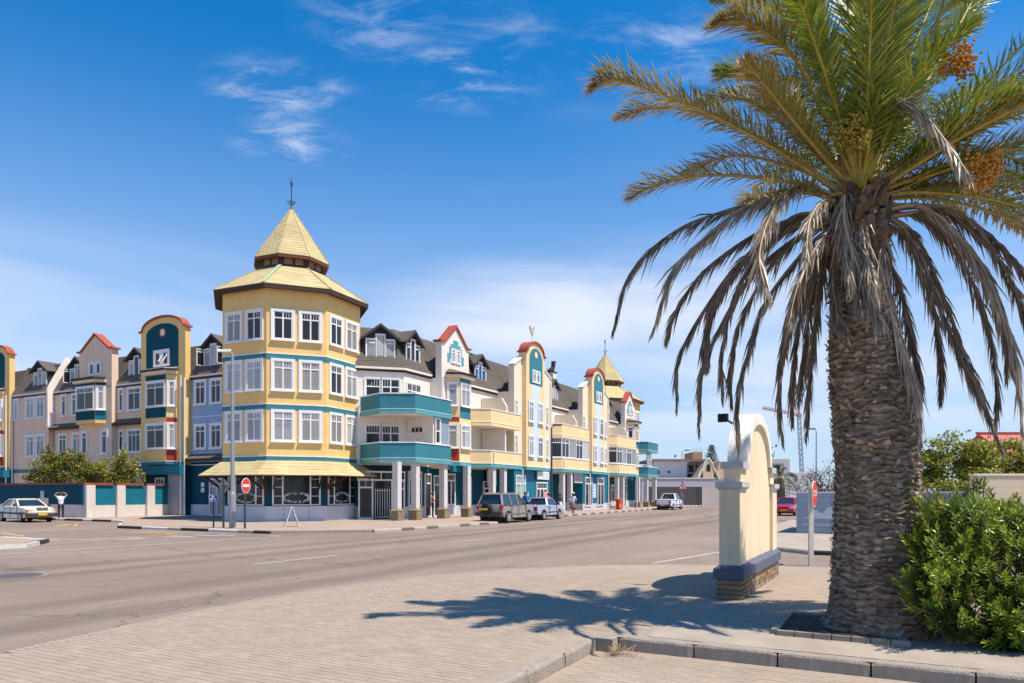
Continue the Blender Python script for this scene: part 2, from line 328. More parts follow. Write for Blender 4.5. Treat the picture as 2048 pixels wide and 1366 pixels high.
    bk = N('ShaderNodeTexBrick'); L(tc.outputs['Object'], bk.inputs['Vector']); bk.inputs['Color1'].default_value = (1, 1, 1, 1); bk.inputs['Color2'].default_value = (.93, .92, .91, 1); bk.inputs['Mortar'].default_value = (.80, .79, .78, 1)
    bk.inputs['Scale'].default_value = 1; bk.inputs['Brick Width'].default_value = .24; bk.inputs['Row Height'].default_value = .12; bk.inputs['Mortar Size'].default_value = .011
    mxb = N('ShaderNodeMix'); mxb.data_type = 'RGBA'; mxb.blend_type = 'MULTIPLY'; L(mx5.outputs[2], mxb.inputs[6]); L(bk.outputs['Color'], mxb.inputs[7])
    n6 = N('ShaderNodeTexNoise'); n6.inputs['Scale'].default_value = .22; n6.inputs['Detail'].default_value = 4; L(tc.outputs['Object'], n6.inputs['Vector'])
    m6 = N('ShaderNodeMapRange'); L(n6.outputs['Fac'], m6.inputs[0]); m6.inputs[1].default_value = .38; m6.inputs[2].default_value = .60; L(m6.outputs[0], mxb.inputs[0])
    # tyre-polished wheel tracks along the street, and hairline cracks
    sp = N('ShaderNodeSeparateXYZ'); L(tc.outputs['Object'], sp.inputs[0])
    def mth(op, a_, b_):
        q = N('ShaderNodeMath'); q.operation = op
        for i_, x_ in enumerate((a_, b_)):
            if isinstance(x_, (int, float)): q.inputs[i_].default_value = x_
            else: L(x_, q.inputs[i_])
        return q.outputs[0]
    wob = mth('MULTIPLY', n1.outputs['Fac'], 1.6); yy = mth('ADD', sp.outputs[1], wob); tr = None
    for c_ in (-15.6, -17.5, -21.6, -23.4):
        q = N('ShaderNodeMapRange'); q.interpolation_type = 'SMOOTHSTEP'; L(mth('ABSOLUTE', mth('SUBTRACT', yy, c_), 0), q.inputs[0]); q.inputs[1].default_value = .15; q.inputs[2].default_value = .75; q.inputs[3].default_value = .22; q.inputs[4].default_value = 0
        tr = q.outputs[0] if tr is None else mth('MAXIMUM', tr, q.outputs[0])
    tr = mth('SUBTRACT', 1.0, mth('MULTIPLY', tr, m4.outputs[0]))
    vo = N('ShaderNodeTexVoronoi'); vo.feature = 'DISTANCE_TO_EDGE'; vo.inputs['Scale'].default_value = .16
    wn = N('ShaderNodeVectorMath'); wn.operation = 'SCALE'; L(n3.outputs['Color'], wn.inputs[0]); wn.inputs['Scale'].default_value = .9
    wa = N('ShaderNodeVectorMath'); wa.operation = 'ADD'; L(tc.outputs['Object'], wa.inputs[0]); L(wn.outputs[0], wa.inputs[1]); L(wa.outputs[0], vo.inputs['Vector'])
    ck = N('ShaderNodeMapRange'); L(vo.outputs['Distance'], ck.inputs[0]); ck.inputs[1].default_value = .001; ck.inputs[2].default_value = .005; ck.inputs[3].default_value = .62; ck.inputs[4].default_value = 1
    sc_ = mth('MULTIPLY', mth('MULTIPLY', tr, ck.outputs[0]), m4.outputs[0])
    v = N('ShaderNodeVectorMath'); v.operation = 'SCALE'; L(mxb.outputs[2], v.inputs[0]); L(sc_, v.inputs['Scale']); L(v.outputs[0], p.inputs['Base Color'])
    bp = N('ShaderNodeBump'); bp.inputs['Strength'].default_value = .35; bp.inputs['Distance'].default_value = .01; L(n2.outputs['Fac'], bp.inputs['Height']); L(bp.outputs[0], p.inputs['Normal'])
    M['asph'] = m
    M['pave'] = brick_mat('pavement_brick', (.40, .305, .24), (.365, .278, .22), (.31, .235, .185), .22, .11, .008, .9, .3, 'xy', 0, .14)
    M['plaza'] = brick_mat('plaza_brick', (.350, .278, .215), (.335, .266, .206), (.318, .252, .195), .2, .1, .006, .9, .25, 'xy', R_(90), .14)
    M['joint'] = mat('sandy_joint', (.33, .26, .20), .95, .2, 5)
    bk = mat('paving_brick_grey', (.43, .365, .315), .9, .16, 2.2, .4, 70)
    M['brickpc'] = bk
defmats()
# ================================================================ GROUND
g = MB(); g.add([(-3000,-3000,-.2),(3000,-3000,-.2),(3000,3000,-.2),(-3000,3000,-.2)], [(0,1,2,3)])
structure('ground', g, mat('sandy_ground', (.34, .27, .21), .95, .2, .2), ab=False)
g = MB()
g.add([(-25.6,-400,0),(900,-400,0),(900,400,0),(-25.6,400,0)], [(0,1,2,3)])
g.add([(-400,-31.2,0),(-25.6,-31.2,0),(-25.6,400,0),(-400,400,0)], [(0,1,2,3)])
road = structure('road', g, M['asph'])
def sheet(name, pts, z, m, parent):
    mb = MB(); mb.add([(a, b, z) for a, b in pts], [tuple(range(len(pts)))])
    if sum(pts[i][0]*pts[(i+1)%len(pts)][1]-pts[(i+1)%len(pts)][0]*pts[i][1] for i in range(len(pts))) < 0: mb.f = [f[::-1] for f in mb.f]
    return obj(name, mb.mesh(name, m), parent)
def strip(name, p, q, w, m, z=.005):
    p, q = Vector(p), Vector(q); d = (q-p).normalized(); n = Vector((-d.y, d.x))*w/2
    return sheet(name, [p-n, q-n, q+n, p+n], z, m, road)
# painted markings
for k in range(-1, 12):
    a0 = -12.3+9*k; strip('lane_dash', (a0, -20.2), (a0+3.1, -20.25), .11, M['paintw'])
strip('edge_line', (-25.5, -11.1), (-12.4, -11.95), .16, M['paintw'])
strip('edge_line', (-12.45, -11.95), (-12.0, -10.4), .12, M['paintw'])
strip('edge_line', (-16.2, -29.0), (-9.5, -30.2), .13, M['paintw'])
strip('edge_line', (-15.3, -2.0), (-15.7, -7.6), .07, M['paintw'])
for a0, b0, a1, b1, w in ((-18.6, -4.1, -18.3, -6.6, .26), (-18.0, -5.1, -17.4, -7.7, .20), (-16.9, -6.4, -16.3, -8.6, .24), (-16.0, -7.2, -15.8, -8.2, .22), (-14.4, -7.6, -14.5, -9.2, .26), (-16.7, -7.7, -16.5, -8.7, .16), (-14.9, -8.0, -14.9, -9.0, .2), (-13.4, -7.9, -13.5, -9.5, .24), (-13.0, -8.9, -13.2, -10.3, .18)):
    strip('worn_lettering', (a0, b0), (a1, b1), w, M['paintw'])
strip('yellow_line', (-16.6, .9), (-17.3, -2.2), .16, M['painty'])
strip('yellow_line', (-13.2, -3.2), (-13.2, -6.4), .15, M['painty'])
strip('yellow_line', (-12.7, -3.5), (-12.6, -5.8), .09, M['painty'])
strip('yellow_line', (-11.2, 4.6), (-9.2, 7.8), .07, M['painty'])
strip('yellow_line', (-9.8, 7.4), (-11.3, 6.0), .22, M['painty'])
# manhole in the near road
mb = MB(); n = 36
mb.add([(-25.5+.52*math.cos(t*2*math.pi/n), -17.6+.52*math.sin(t*2*math.pi/n), .010) for t in range(n)], [tuple(range(n))])
obj('manhole_cover', mb.mesh('manhole_cover', mat('cast_iron', (.10, .09, .095), .6, .25, 20, .6, 60)), road)
mb = MB()
mb.add([(-25.5+.66*math.cos(t*2*math.pi/n)*(1+.05*math.sin(3*t)), -17.6+.66*math.sin(t*2*math.pi/n)*(1+.08*math.cos(5*t)), .005) for t in range(n)], [tuple(range(n))])
obj('concrete_collar', mb.mesh('concrete_collar', mat('worn_collar', (.27, .22, .185), .95, .2, 3)), road)
# ---------------------------------------------------------------- pavements (raised) with kerb stones
KM = {}
def pavement(name, pts, z, m, kerb_runs, stone=1.0):
    mb = MB(); mb.prism(pts, -.05, z); o = structure(name, mb, m)
    for (p, q, pat) in kerb_runs:
        p, q = Vector(p), Vector(q); L_ = (q-p).length; n = max(1, round(L_/stone)); d = (q-p)/n; u = d.normalized(); nn = Vector((-u.y, u.x))
        for i in range(n):
            c = p+d*(i+.5); rr = random.Random(i*7+int(L_*10))
            key = ('kerb', round(d.length, 2), pat[i % len(pat)])
            if key not in KM:
                k = MB(); l = d.length/2-.006
                k.extr([(-.0,-.05),(.15,-.05),(.15,.135),(.03,.135),(0,.10)], (-l,0,0), (0,1,0), (0,0,1), (1,0,0), 2*l)
                KM[key] = k.mesh('kerb_stone', M[{'w':'kerbw','b':'kerbb','c':'concrete','d':'kerbd','p':'kerbp'}[key[2]]])
            ko = obj('kerb_stone', KM[key], o, (c.x, c.y, z-.128+rr.uniform(-.006, .006)), math.atan2(u.y, u.x)+rr.uniform(-.006, .006))
    return o
def crom2(P, n):
    P = [Vector(p) for p in P]; P = [P[0]*2-P[1]]+P+[P[-1]*2-P[-2]]; out = []; m = len(P)-3
    for i in range(n+1):
        t = i/n*m; k = min(int(t), m-1); u = t-k; a, b, c, d = P[k:k+4]; out.append(.5*((2*b)+(c-a)*u+(2*a-5*b+4*c-d)*u*u+(3*b-a-3*c+d)*u**3))
    return out
# right street pavement in front of the terrace: kerb bulges out at the corner, parking bay beyond
pavement('pavement', [(-11.3,-10.2),(-8.5,-13.55),(2.0,-14.0),(2.6,-12.25),(39.0,-11.45),(66,-11.45),(66,6),(2.5,14.4),(2.5,40),(-6.6,40),(-6.6,7.4),(-11.3,.6)], .13, M['pave'],
  [((-8.5,-13.7),(2.1,-14.15),'ppdpd'), ((2.1,-14.15),(2.75,-12.4),'c'), ((2.75,-12.4),(39,-11.6),'pd'), ((39,-11.6),(66,-11.6),'pd'),
   ((-6.75,40),(-6.75,7.4),'bbw'), ((-6.75,7.4),(-11.45,.5),'wcbbcw'), ((-11.45,.5),(-11.45,-10.2),'bbwwc'), ])
# island on the near side of the left street
pavement('traffic_island', [(-20.9,-9.0),(-19.4,-7.4),(-19.4,20),(-27,20),(-27,-9.0)], .13, M['pave'],
  [((-19.25,20),(-19.25,-7.3),'wwwb'), ((-19.25,-7.3),(-20.9,-9.15),'bw'), ((-20.9,-9.15),(-27,-9.15),'wb')])
# far pavement beside the low grey wall, with the side lane in front of it
pavement('side_pavement', [(-11.5,-32.3),(-9.6,-30.3),(-5,-29.2),(30,-28.4),(30,-60),(-11.5,-60)], .12, mat('dusty_pavement', (.38, .31, .25), .95, .15, .8, .2, 40),
  [((30,-28.25),(-5,-29.05),'c'), ((-5,-29.05),(-9.7,-30.2),'c'), ((-9.7,-30.2),(-11.65,-32.3),'c'), ((-11.65,-32.3),(-11.65,-48),'bcc')])
pavement('far_pavement', [(66.5,-14),(130,-13),(130,-2),(66.5,-2)], .12, M['pave'], [((66.5,-14.15),(130,-13.15),'wb')], 1.6)
# ---------------------------------------------------------------- brick plaza in front of the camera, sunken parking
PLAZA = [(-60,-31.2),(-60,-26.4),(-29.7,-25.7),(-26.5,-25.15),(-24.0,-25.1),(-21.5,-25.5),(-19.5,-26.3),(-17.6,-27.7),(-16.4,-29.3),(-15.7,-31),(-15.3,-32.6),(-15.2,-60),(-25.6,-60),(-25.6,-31.2)]
mb = MB(); mb.add([(a, b, .004) for a, b in PLAZA], [tuple(range(len(PLAZA)))[::-1]])
plaza = structure('plaza', mb, M['plaza'])
if plaza.data.polygons[0].normal.z < 0: plaza.data.flip_normals()
mb = MB(); mb.add([(-60,-60,-.155),(-25.6,-60,-.155),(-25.6,-31.2,-.155),(-60,-31.2,-.155)], [(0,1,2,3)])
parking = structure('parking_paving', mb, M['plaza'])
def inpoly(x, y, P):
    c = False; j = len(P)-1
    for i in range(len(P)):
        if (P[i][1] > y) != (P[j][1] > y) and x < (P[j][0]-P[i][0])*(y-P[i][1])/(P[j][1]-P[i][1])+P[i][0]: c = not c
        j = i
    return c
# single paving bricks: real blocks with open joints, nearest ones one by one, the rest joined
BRMESH = []
for i in range(8):
    k = MB(); l, w = .0984, .0484; e = .003
    vs = [(-l,-w,-.012),(l,-w,-.012),(l,w,-.012),(-l,w,-.012),(-l+e,-w+e,.0032),(l-e,-w+e,.0032),(l-e,w-e,.0032),(-l+e,w-e,.0032)]
    k.add(vs, [(4,5,6,7),(0,1,5,4),(1,2,6,5),(2,3,7,6),(3,0,4,7)])
    t = [.94,.97,.985,1.0,1.015,1.03,1.05,.96][i]
    BRMESH.append((vs, k.f, mat('paving_brick_%d' % i, (.352*t, (.280-.003*(i%3))*t, (.217-.005*(i%3))*t), .9, .10, 2.5, .3, 70)))
BR_ME = []
for vs, f, m in BRMESH:
    k = MB(); k.add(vs, f); BR_ME.append(k.mesh('brick', m))
cand = []
for ia in range(-310, -150):
    a = ia*.1
    for ib in range(-200, -115):
        b = ib*.2+(.1 if ia % 2 else 0)
        x, y = W(a, b)
        if y < 5.2 or y > 15.5 or abs(x/y) > .74: continue
        pk = a < -25.75 and b < -31.35
        if not pk and not (inpoly(a, b, PLAZA) and (a > -25.4 or b > -30.9)): continue
        if -24.55 < a < -23.0 and -34.5 < b < -33.15: continue      # tree pit
        if a < -24.1 and b < -31.6 and not pk: continue              # smooth concrete strip beside the kerb
        if -21.9 < a < -17.3 and -32.4 < b < -31.7: continue         # under the gateway wall
        cand.append((x*x+y*y, a, b, pk))
cand.sort()
rr = random.Random(3)
far = {i: (MB()) for i in range(8)}
for n_, (d, a, b, pk) in enumerate(cand):
    z = (-.155 if pk else .004)+rr.uniform(-.001, .001); k = rr.randrange(8)
    if n_ < 300:
        o = obj('brick', BR_ME[k], parking if pk else plaza, (a, b, z), R_(90)+rr.uniform(-.012, .012))
    else:
        an = R_(90)+rr.uniform(-.012, .012); c, s_ = math.cos(an), math.sin(an); tx, ty = rr.uniform(-.01, .01), rr.uniform(-.01, .01)
        far[k].add([(a+c*x-s_*y, b+s_*x+c*y, z+w+x*tx+y*ty) for x, y, w in BRMESH[k][0]], BRMESH[k][1])
# edging course along the rim of the plaza
rim = crom2([p for p in PLAZA[2:11]], 260)
for i in range(len(rim)-1):
    p, q = rim[i], rim[i+1]; c = (p+q)/2; an = math.atan2(q.y-p.y, q.x-p.x); l = (q-p).length/2-.006
    x, y = W(c.x, c.y)
    if y < 5 or y > 24: continue
    ca, sa = math.cos(an), math.sin(an); far[6].add([(c.x+ca*u-sa*v_, c.y+sa*u+ca*v_, z_) for u, v_, z_ in ((-l,-.06,-.01),(l,-.06,-.01),(l,.06,-.01),(-l,.06,-.01),(-l,-.055,.016),(l,-.055,.016),(l,.055,.016),(-l,.055,.016))], BRMESH[0][1])
allb = MB(); idx = []
for k in range(8):
    n0 = len(allb.f); allb.add(far[k].v, far[k].f); idx += [k]*(len(allb.f)-n0)
me = allb.mesh('paving_bricks', [b[2] for b in BRMESH]); me.polygons.foreach_set('material_index', idx)
tag(obj('paving_bricks', me, plaza), kind='stuff')
# smooth concrete strip and kerb stones round the sunken parking
mb = MB(); mb.box(-25.44, -24.15, -60, -31.75, -.1, .012); obj('concrete_strip', mb.mesh('concrete_strip', mat('dusty_concrete', (.36, .30, .245), .9, .14, 1.5, .35, 60, stain=.3)), plaza)
def near_kerb(p, q, n, side):
    p, q = Vector(p), Vector(q); d = (q-p)/n; u = d.normalized(); nn = Vector((-u.y, u.x))*side
    for i in range(n):
        rr = random.Random(i*3+n); L_ = d.length-.018; k = MB(); S = 14
        prof = [(-.0,-.24),(0,-.03),(.012,-.006),(.03,.006),(.14,.008),(.155,-.01),(.155,-.24)]
        vs = []
        for s_ in range(S+1):
            t = s_/S*L_-L_/2; ed = .010 if s_ in (0, S) else 0
            for (y, z) in prof:
                j = mnoise.noise(Vector((t*5+i*9, y*22, z*22)))*.010 if z > -.2 else 0
                vs.append((t, y+(j if y < .1 else 0)+(ed if y < .05 else 0), z+j*.6-ed))
        m_ = len(prof); fs = [(s_*m_+j, s_*m_+j+1, (s_+1)*m_+j+1, (s_+1)*m_+j) for s_ in range(S) for j in range(m_-1)]
        fs += [tuple(range(m_)), tuple(range(S*m_, (S+1)*m_))[::-1]]
        k.add(vs, fs); c = p+d*(i+.5)
        o = obj('kerb_stone', k.mesh('kerb_stone', M['kerbnear']), plaza, (c.x, c.y, .01+rr.uniform(-.008, .006)), math.atan2(u.y, u.x)+rr.uniform(-.01, .01))
M['kerbnear'] = mat('old_kerb_concrete', (.33, .28, .232), .95, .2, 5, .8, 45, stain=.45)
near_kerb((-25.62,-31.43), (-25.62,-38.0), 7, 1)
near_kerb((-31.4,-31.22), (-25.81,-31.22), 6, 1)
k = MB(); k.box(-25.80, -25.46, -31.42, -31.06, -.24, .008); obj('kerb_stone', k.mesh('kerb_stone', M['kerbnear']), plaza)
# leaf litter caught in the kerb corner
mb = MB(); rr = random.Random(11)
for i in range(70):
    a = -25.82-abs(rr.gauss(0, .10)); b = -31.44-abs(rr.gauss(0, .12)); z = -.148+rr.uniform(0, .05); an = rr.uniform(0, 6.28); l = rr.uniform(.05, .16)
    mb.bar((a, b, z), (a+l*math.cos(an), b+l*math.sin(an), z+rr.uniform(-.01, .09)), .006, .003)
lt = obj('leaf_litter', mb.mesh('leaf_litter', mat('dry_litter', (.40, .27, .16), .9, .3, 9)), None, (*C0, 0), ROT)
tag(lt, 'dry palm litter caught in the corner of the near kerb', 'litter', kind='stuff')

mb = MB(); rr = random.Random(17)
for i in range(110):
    t = rr.random(); c = rim[int(t*(len(rim)-1))]; d = abs(rr.gauss(0, 1.6)); a, b = c.x+rr.gauss(0, .6), c.y+d*.9+rr.gauss(0, .3); r = rr.uniform(.006, .022)
    mb.ringcyl((a, b, .0), (0, 0, 1), [(r, 0), (r*.8, r*.5), (r*.3, r*.8)], 5)
tag(obj('loose_stones', mb.mesh('loose_stones', mat('loose_stone', (.33, .27, .21), .95, .3, 9)), None, (*C0, 0), ROT), 'small loose stones scattered along the plaza edge', 'stones', kind='stuff')
# ================================================================ WINDOWS
WM = {}; WRND = random.Random(12)
def win_meshes(w, h, cols, trim, tran, glass, sill):
    key = (w, h, cols, trim, tran, glass, sill)
    if key in WM: return WM[key]
    f = MB()
    if trim:
        t = trim; f.box(-w/2-t, -w/2, -.07, 0, -t*.7, h+t); f.box(w/2, w/2+t, -.07, 0, -t*.7, h+t)
        f.box(-w/2, w/2, -.07, 0, h, h+t); f.box(-w/2, w/2, -.07, 0, -t*.7, 0)
        if sill: f.box(-w/2-t-.03, w/2+t+.03, -.15, -.071, -t*.7-.02, -t*.7+.05)
    fr = .055
    f.box(-w/2, -w/2+fr, -.045, -.001, 0, h); f.box(w/2-fr, w/2, -.045, -.001, 0, h)
    f.box(-w/2+fr, w/2-fr, -.045, -.001, 0, fr); f.box(-w/2+fr, w/2-fr, -.045, -.001, h-fr, h)
    iw = w-2*fr; cw = iw/cols; zt = h*tran if tran else None
    for i in range(1, cols):
        x = -w/2+fr+i*cw; f.box(x-.04, x+.04, -.043, -.001, fr, h-fr)
    if zt:
        for i in range(cols):
            x0 = -w/2+fr+i*cw+(.04 if i else 0); x1 = -w/2+fr+(i+1)*cw-(.04 if i < cols-1 else 0)
            f.box(x0, x1, -.043, -.001, zt-.035, zt+.035)
            k = max(1, round((x1-x0)/.17))
            for j in range(1, k): xx = x0+(x1-x0)*j/k; f.box(xx-.011, xx+.011, -.03, -.001, zt+.035, h-fr)
    fm = f.mesh('window', M['white'])
    p = MB(); x = cw/2-.03
    p.add([(-x, -.020, 0), (x, -.020, 0), (x, -.020, 1), (-x, -.020, 1)], [(0, 1, 2, 3)])
    z0, z1 = fr, h-fr
    p.v = [(a, b, z0+(z1-z0)*c) for a, b, c in p.v]
    pm = p.mesh('pane', M[glass])
    xs = [-w/2+fr+(i+.5)*cw for i in range(cols)]
    WM[key] = (fm, pm, xs); return WM[key]
def window(T, parent, p, rz, z, w, h, cols=2, trim=.15, tran=.74, glass='gdark', sill=True, name='window'):
    """p = (a, b) of the window centre on the wall face"""
    if glass == 'gcur': glass = WRND.choice(('gcur', 'gcur', 'gcur', 'gsheer', 'gblind', 'gdark'))
    elif glass == 'gdark' and trim >= .1: glass = WRND.choice(('gdark', 'gdark', 'gdark', 'gdark', 'gdark', 'gcur'))
    fm, pm, xs = win_meshes(round(w, 2), round(h, 2), cols, trim, tran, glass, sill)
    o = obj(name, fm, parent or T.o, T.loc(p[0], p[1], z), rz)
    for x in xs:
        q = obj('pane', pm, o, (x, 0, 0)); q.rotation_euler = (WRND.gauss(0, .006), 0, WRND.gauss(0, .009))
    return o
class Seg:
    """a stretch of wall seen from outside, left end p to right end q"""
    def __init__(s, p, q):
        s.p, s.q = Vector(p), Vector(q); s.L = (s.q-s.p).length; s.u = (s.q-s.p)/s.L; s.n = Vector((s.u.y, -s.u.x)); s.rz = math.atan2(s.u.y, s.u.x)
    def at(s, t, out=0.): v = s.p+s.u*t+s.n*out; return v.x, v.y
    def win(s, T, t, z, w, h, out=0., parent=None, **k): return window(T, parent, s.at(t, out), s.rz, z, w, h, **k)
    def slab(s, mb, z0, z1, out, t0=0., t1=None, back=0.):
        t1 = s.L if t1 is None else t1
        return mb.prism([s.at(t0, -back), s.at(t1, -back), s.at(t1, out), s.at(t0, out)], z0, z1)
    def poly(s, mb, pts, out, th):
        """polygon (t, z) on the wall, proud by out, thickness th inward"""
        a, b = s.at(0, out); return mb.extr(pts, (a, b, 0), (s.u.x, s.u.y, 0), (0, 0, 1), (-s.n.x, -s.n.y, 0), th)
def offset_path(pts, d):
    """shift an open wall line outwards by d, mitred at corners"""
    segs = [Seg(pts[i], pts[i+1]) for i in range(len(pts)-1)]; out = [segs[0].at(0, d)]
    for s0, s1 in zip(segs[:-1], segs[1:]):
        p, r = Vector(s0.at(0, d)), s0.u; q, t = Vector(s1.at(0, d)), s1.u; den = r.x*t.y-r.y*t.x
        if abs(den) < 1e-6: out.append(s1.at(0, d)); continue
        k = ((q.x-p.x)*t.y-(q.y-p.y)*t.x)/den; v = p+r*k; out.append((v.x, v.y))
    out.append(segs[-1].at(segs[-1].L, d)); return out
def band(mb, path, z0, z1, out, back=0.):
    o, i = offset_path(path, out), offset_path(path, -back)
    for k in range(len(path)-1): mb.prism([i[k], i[k+1], o[k+1], o[k]], z0, z1)
    return mb
def mansard(mb, path, z0, z1, inset, over=.18, courses=14):
    """sloped shingle courses above a wall line; each course laps the one below"""
    for c in range(courses):
        f0, f1 = c/courses, (c+1)/courses
        d0, d1 = over-(over+inset)*f0, over-(over+inset)*f1
        o0, o1 = offset_path(path, d0+.012), offset_path(path, d1-.004); za, zb = z0+(z1-z0)*f0, z0+(z1-z0)*f1
        for k in range(len(path)-1):
            mb.add([(*o0[k], za), (*o0[k+1], za), (*o1[k+1], zb+.012), (*o1[k], zb+.012)], [(0, 1, 2, 3)])
            mb.add([(*o0[k], za), (*o0[k+1], za), (*o0[k+1], za-.02), (*o0[k], za-.02)], [(3, 2, 1, 0)])
    return mb
def dormer(T, seg, t, z, w=2.0, hs=1.5, hp=.75, back=2.2, out=-.25, glass='gcur', open_=False):
    """gabled dark dormer with a stepped triple window"""
    d = MB(); pr = [(t-w/2, z-.1), (t+w/2, z-.1), (t+w/2, z+hs), (t, z+hs+hp), (t-w/2, z+hs)]
    seg.poly(d, pr, out, back); D = T.part('dormer', d, M['dark'])
    r = MB(); ov = .22
    for sgn in (-1, 1):
        x1, z1_ = t+sgn*(w/2+ov), z+hs-ov*hp/(w/2)
        pts = [(t, z+hs+hp+.02), (x1, z1_+.02), (x1, z1_+.10), (t, z+hs+hp+.10)]
        seg.poly(r, pts, out+.28, back+.2)
    ro = obj('dormer_roof', r.shift(T.org).mesh('dormer_roof', M['roof']), D)
    b = MB()
    for sgn in (-1, 1):
        x1, z1_ = t+sgn*(w/2+ov), z+hs-ov*hp/(w/2)
        seg.poly(b, [(t, z+hs+hp+.015), (x1, z1_+.015), (x1, z1_-.13), (t, z+hs+hp-.13)], out+.285, .05)
    obj('bargeboard', b.shift(T.org).mesh('bargeboard', M['dark']), D)
    s_ = MB(); seg.poly(s_, [(t-w/2+.05, z-.02), (t+w/2-.05, z-.02), (t+w/2-.05, z+.06), (t-w/2+.05, z+.06)], out+.10, .10)
    obj('dormer_sill', s_.shift(T.org).mesh('dormer_sill', M['dark']), D)
    cw = w*.27
    seg.win(T, t-w*.285, z+.07, cw, hs-.2, out+.01, D, cols=1, trim=.05, tran=.82, glass=glass, sill=False)
    seg.win(T, t+w*.285, z+.07, cw, hs-.2, out+.01, D, cols=1, trim=.05, tran=.82, glass=glass, sill=False)
    seg.win(T, t, z+.07, cw*.95, hs+.12, out+.01, D, cols=1, trim=.05, tran=None, glass='gblue' if glass == 'gblue' else 'gcur', sill=False)
    if open_:
        fm, pm, xs = win_meshes(round(cw, 2), round(hs-.2, 2), 1, 0, .82, 'gdark', False)
        for sgn in (-1, 1):
            p = seg.at(t+sgn*(w*.285+cw/2), out+.04)
            o = obj('open_sash', fm, D, T.loc(p[0], p[1], z+.07), seg.rz); 
            an = seg.rz+R_(-100 if sgn < 0 else 100); o.rotation_euler = (0, 0, an)
            v = Vector((math.cos(an), math.sin(an)))*(cw/2)*(-sgn); o.location.x += v.x; o.location.y += v.y
            obj('pane', pm, o, (xs[0], 0, 0))
    return D
M['gblue'] = mat('blue_window_glass', (.01, .10, .30), .1, .2, 2, coat=.6)
# ================================================================ TOWERS
def octo(c, ap, rot): return [(c[0]+ap/math.cos(math.pi/8)*math.cos(R_(180)+rot+(k-.5)*math.pi/4), c[1]+ap/math.cos(math.pi/8)*math.sin(R_(180)+rot+(k-.5)*math.pi/4)) for k in range(8)]
def ring8(mb, lo, hi, z0, z1, faces=range(8)):
    for k in faces: mb.add([(*lo[k], z0), (*lo[(k+1)%8], z0), (*hi[(k+1)%8], z1), (*hi[k], z1)], [(0, 1, 2, 3)])
def shingle8(mb, c, rot, ap0, z0, ap1, z1, n, faces=range(8), under=True):
    for i in range(n):
        f0, f1 = i/n, (i+1)/n; a0, a1 = ap0+(ap1-ap0)*f0, ap0+(ap1-ap0)*f1; za, zb = z0+(z1-z0)*f0, z0+(z1-z0)*f1
        ring8(mb, octo(c, a0+.014, rot), octo(c, max(a1-.004, .001), rot), za, zb+.012, faces)
        ring8(mb, octo(c, a0-.0, rot), octo(c, a0+.014, rot), za-.028, za, faces)
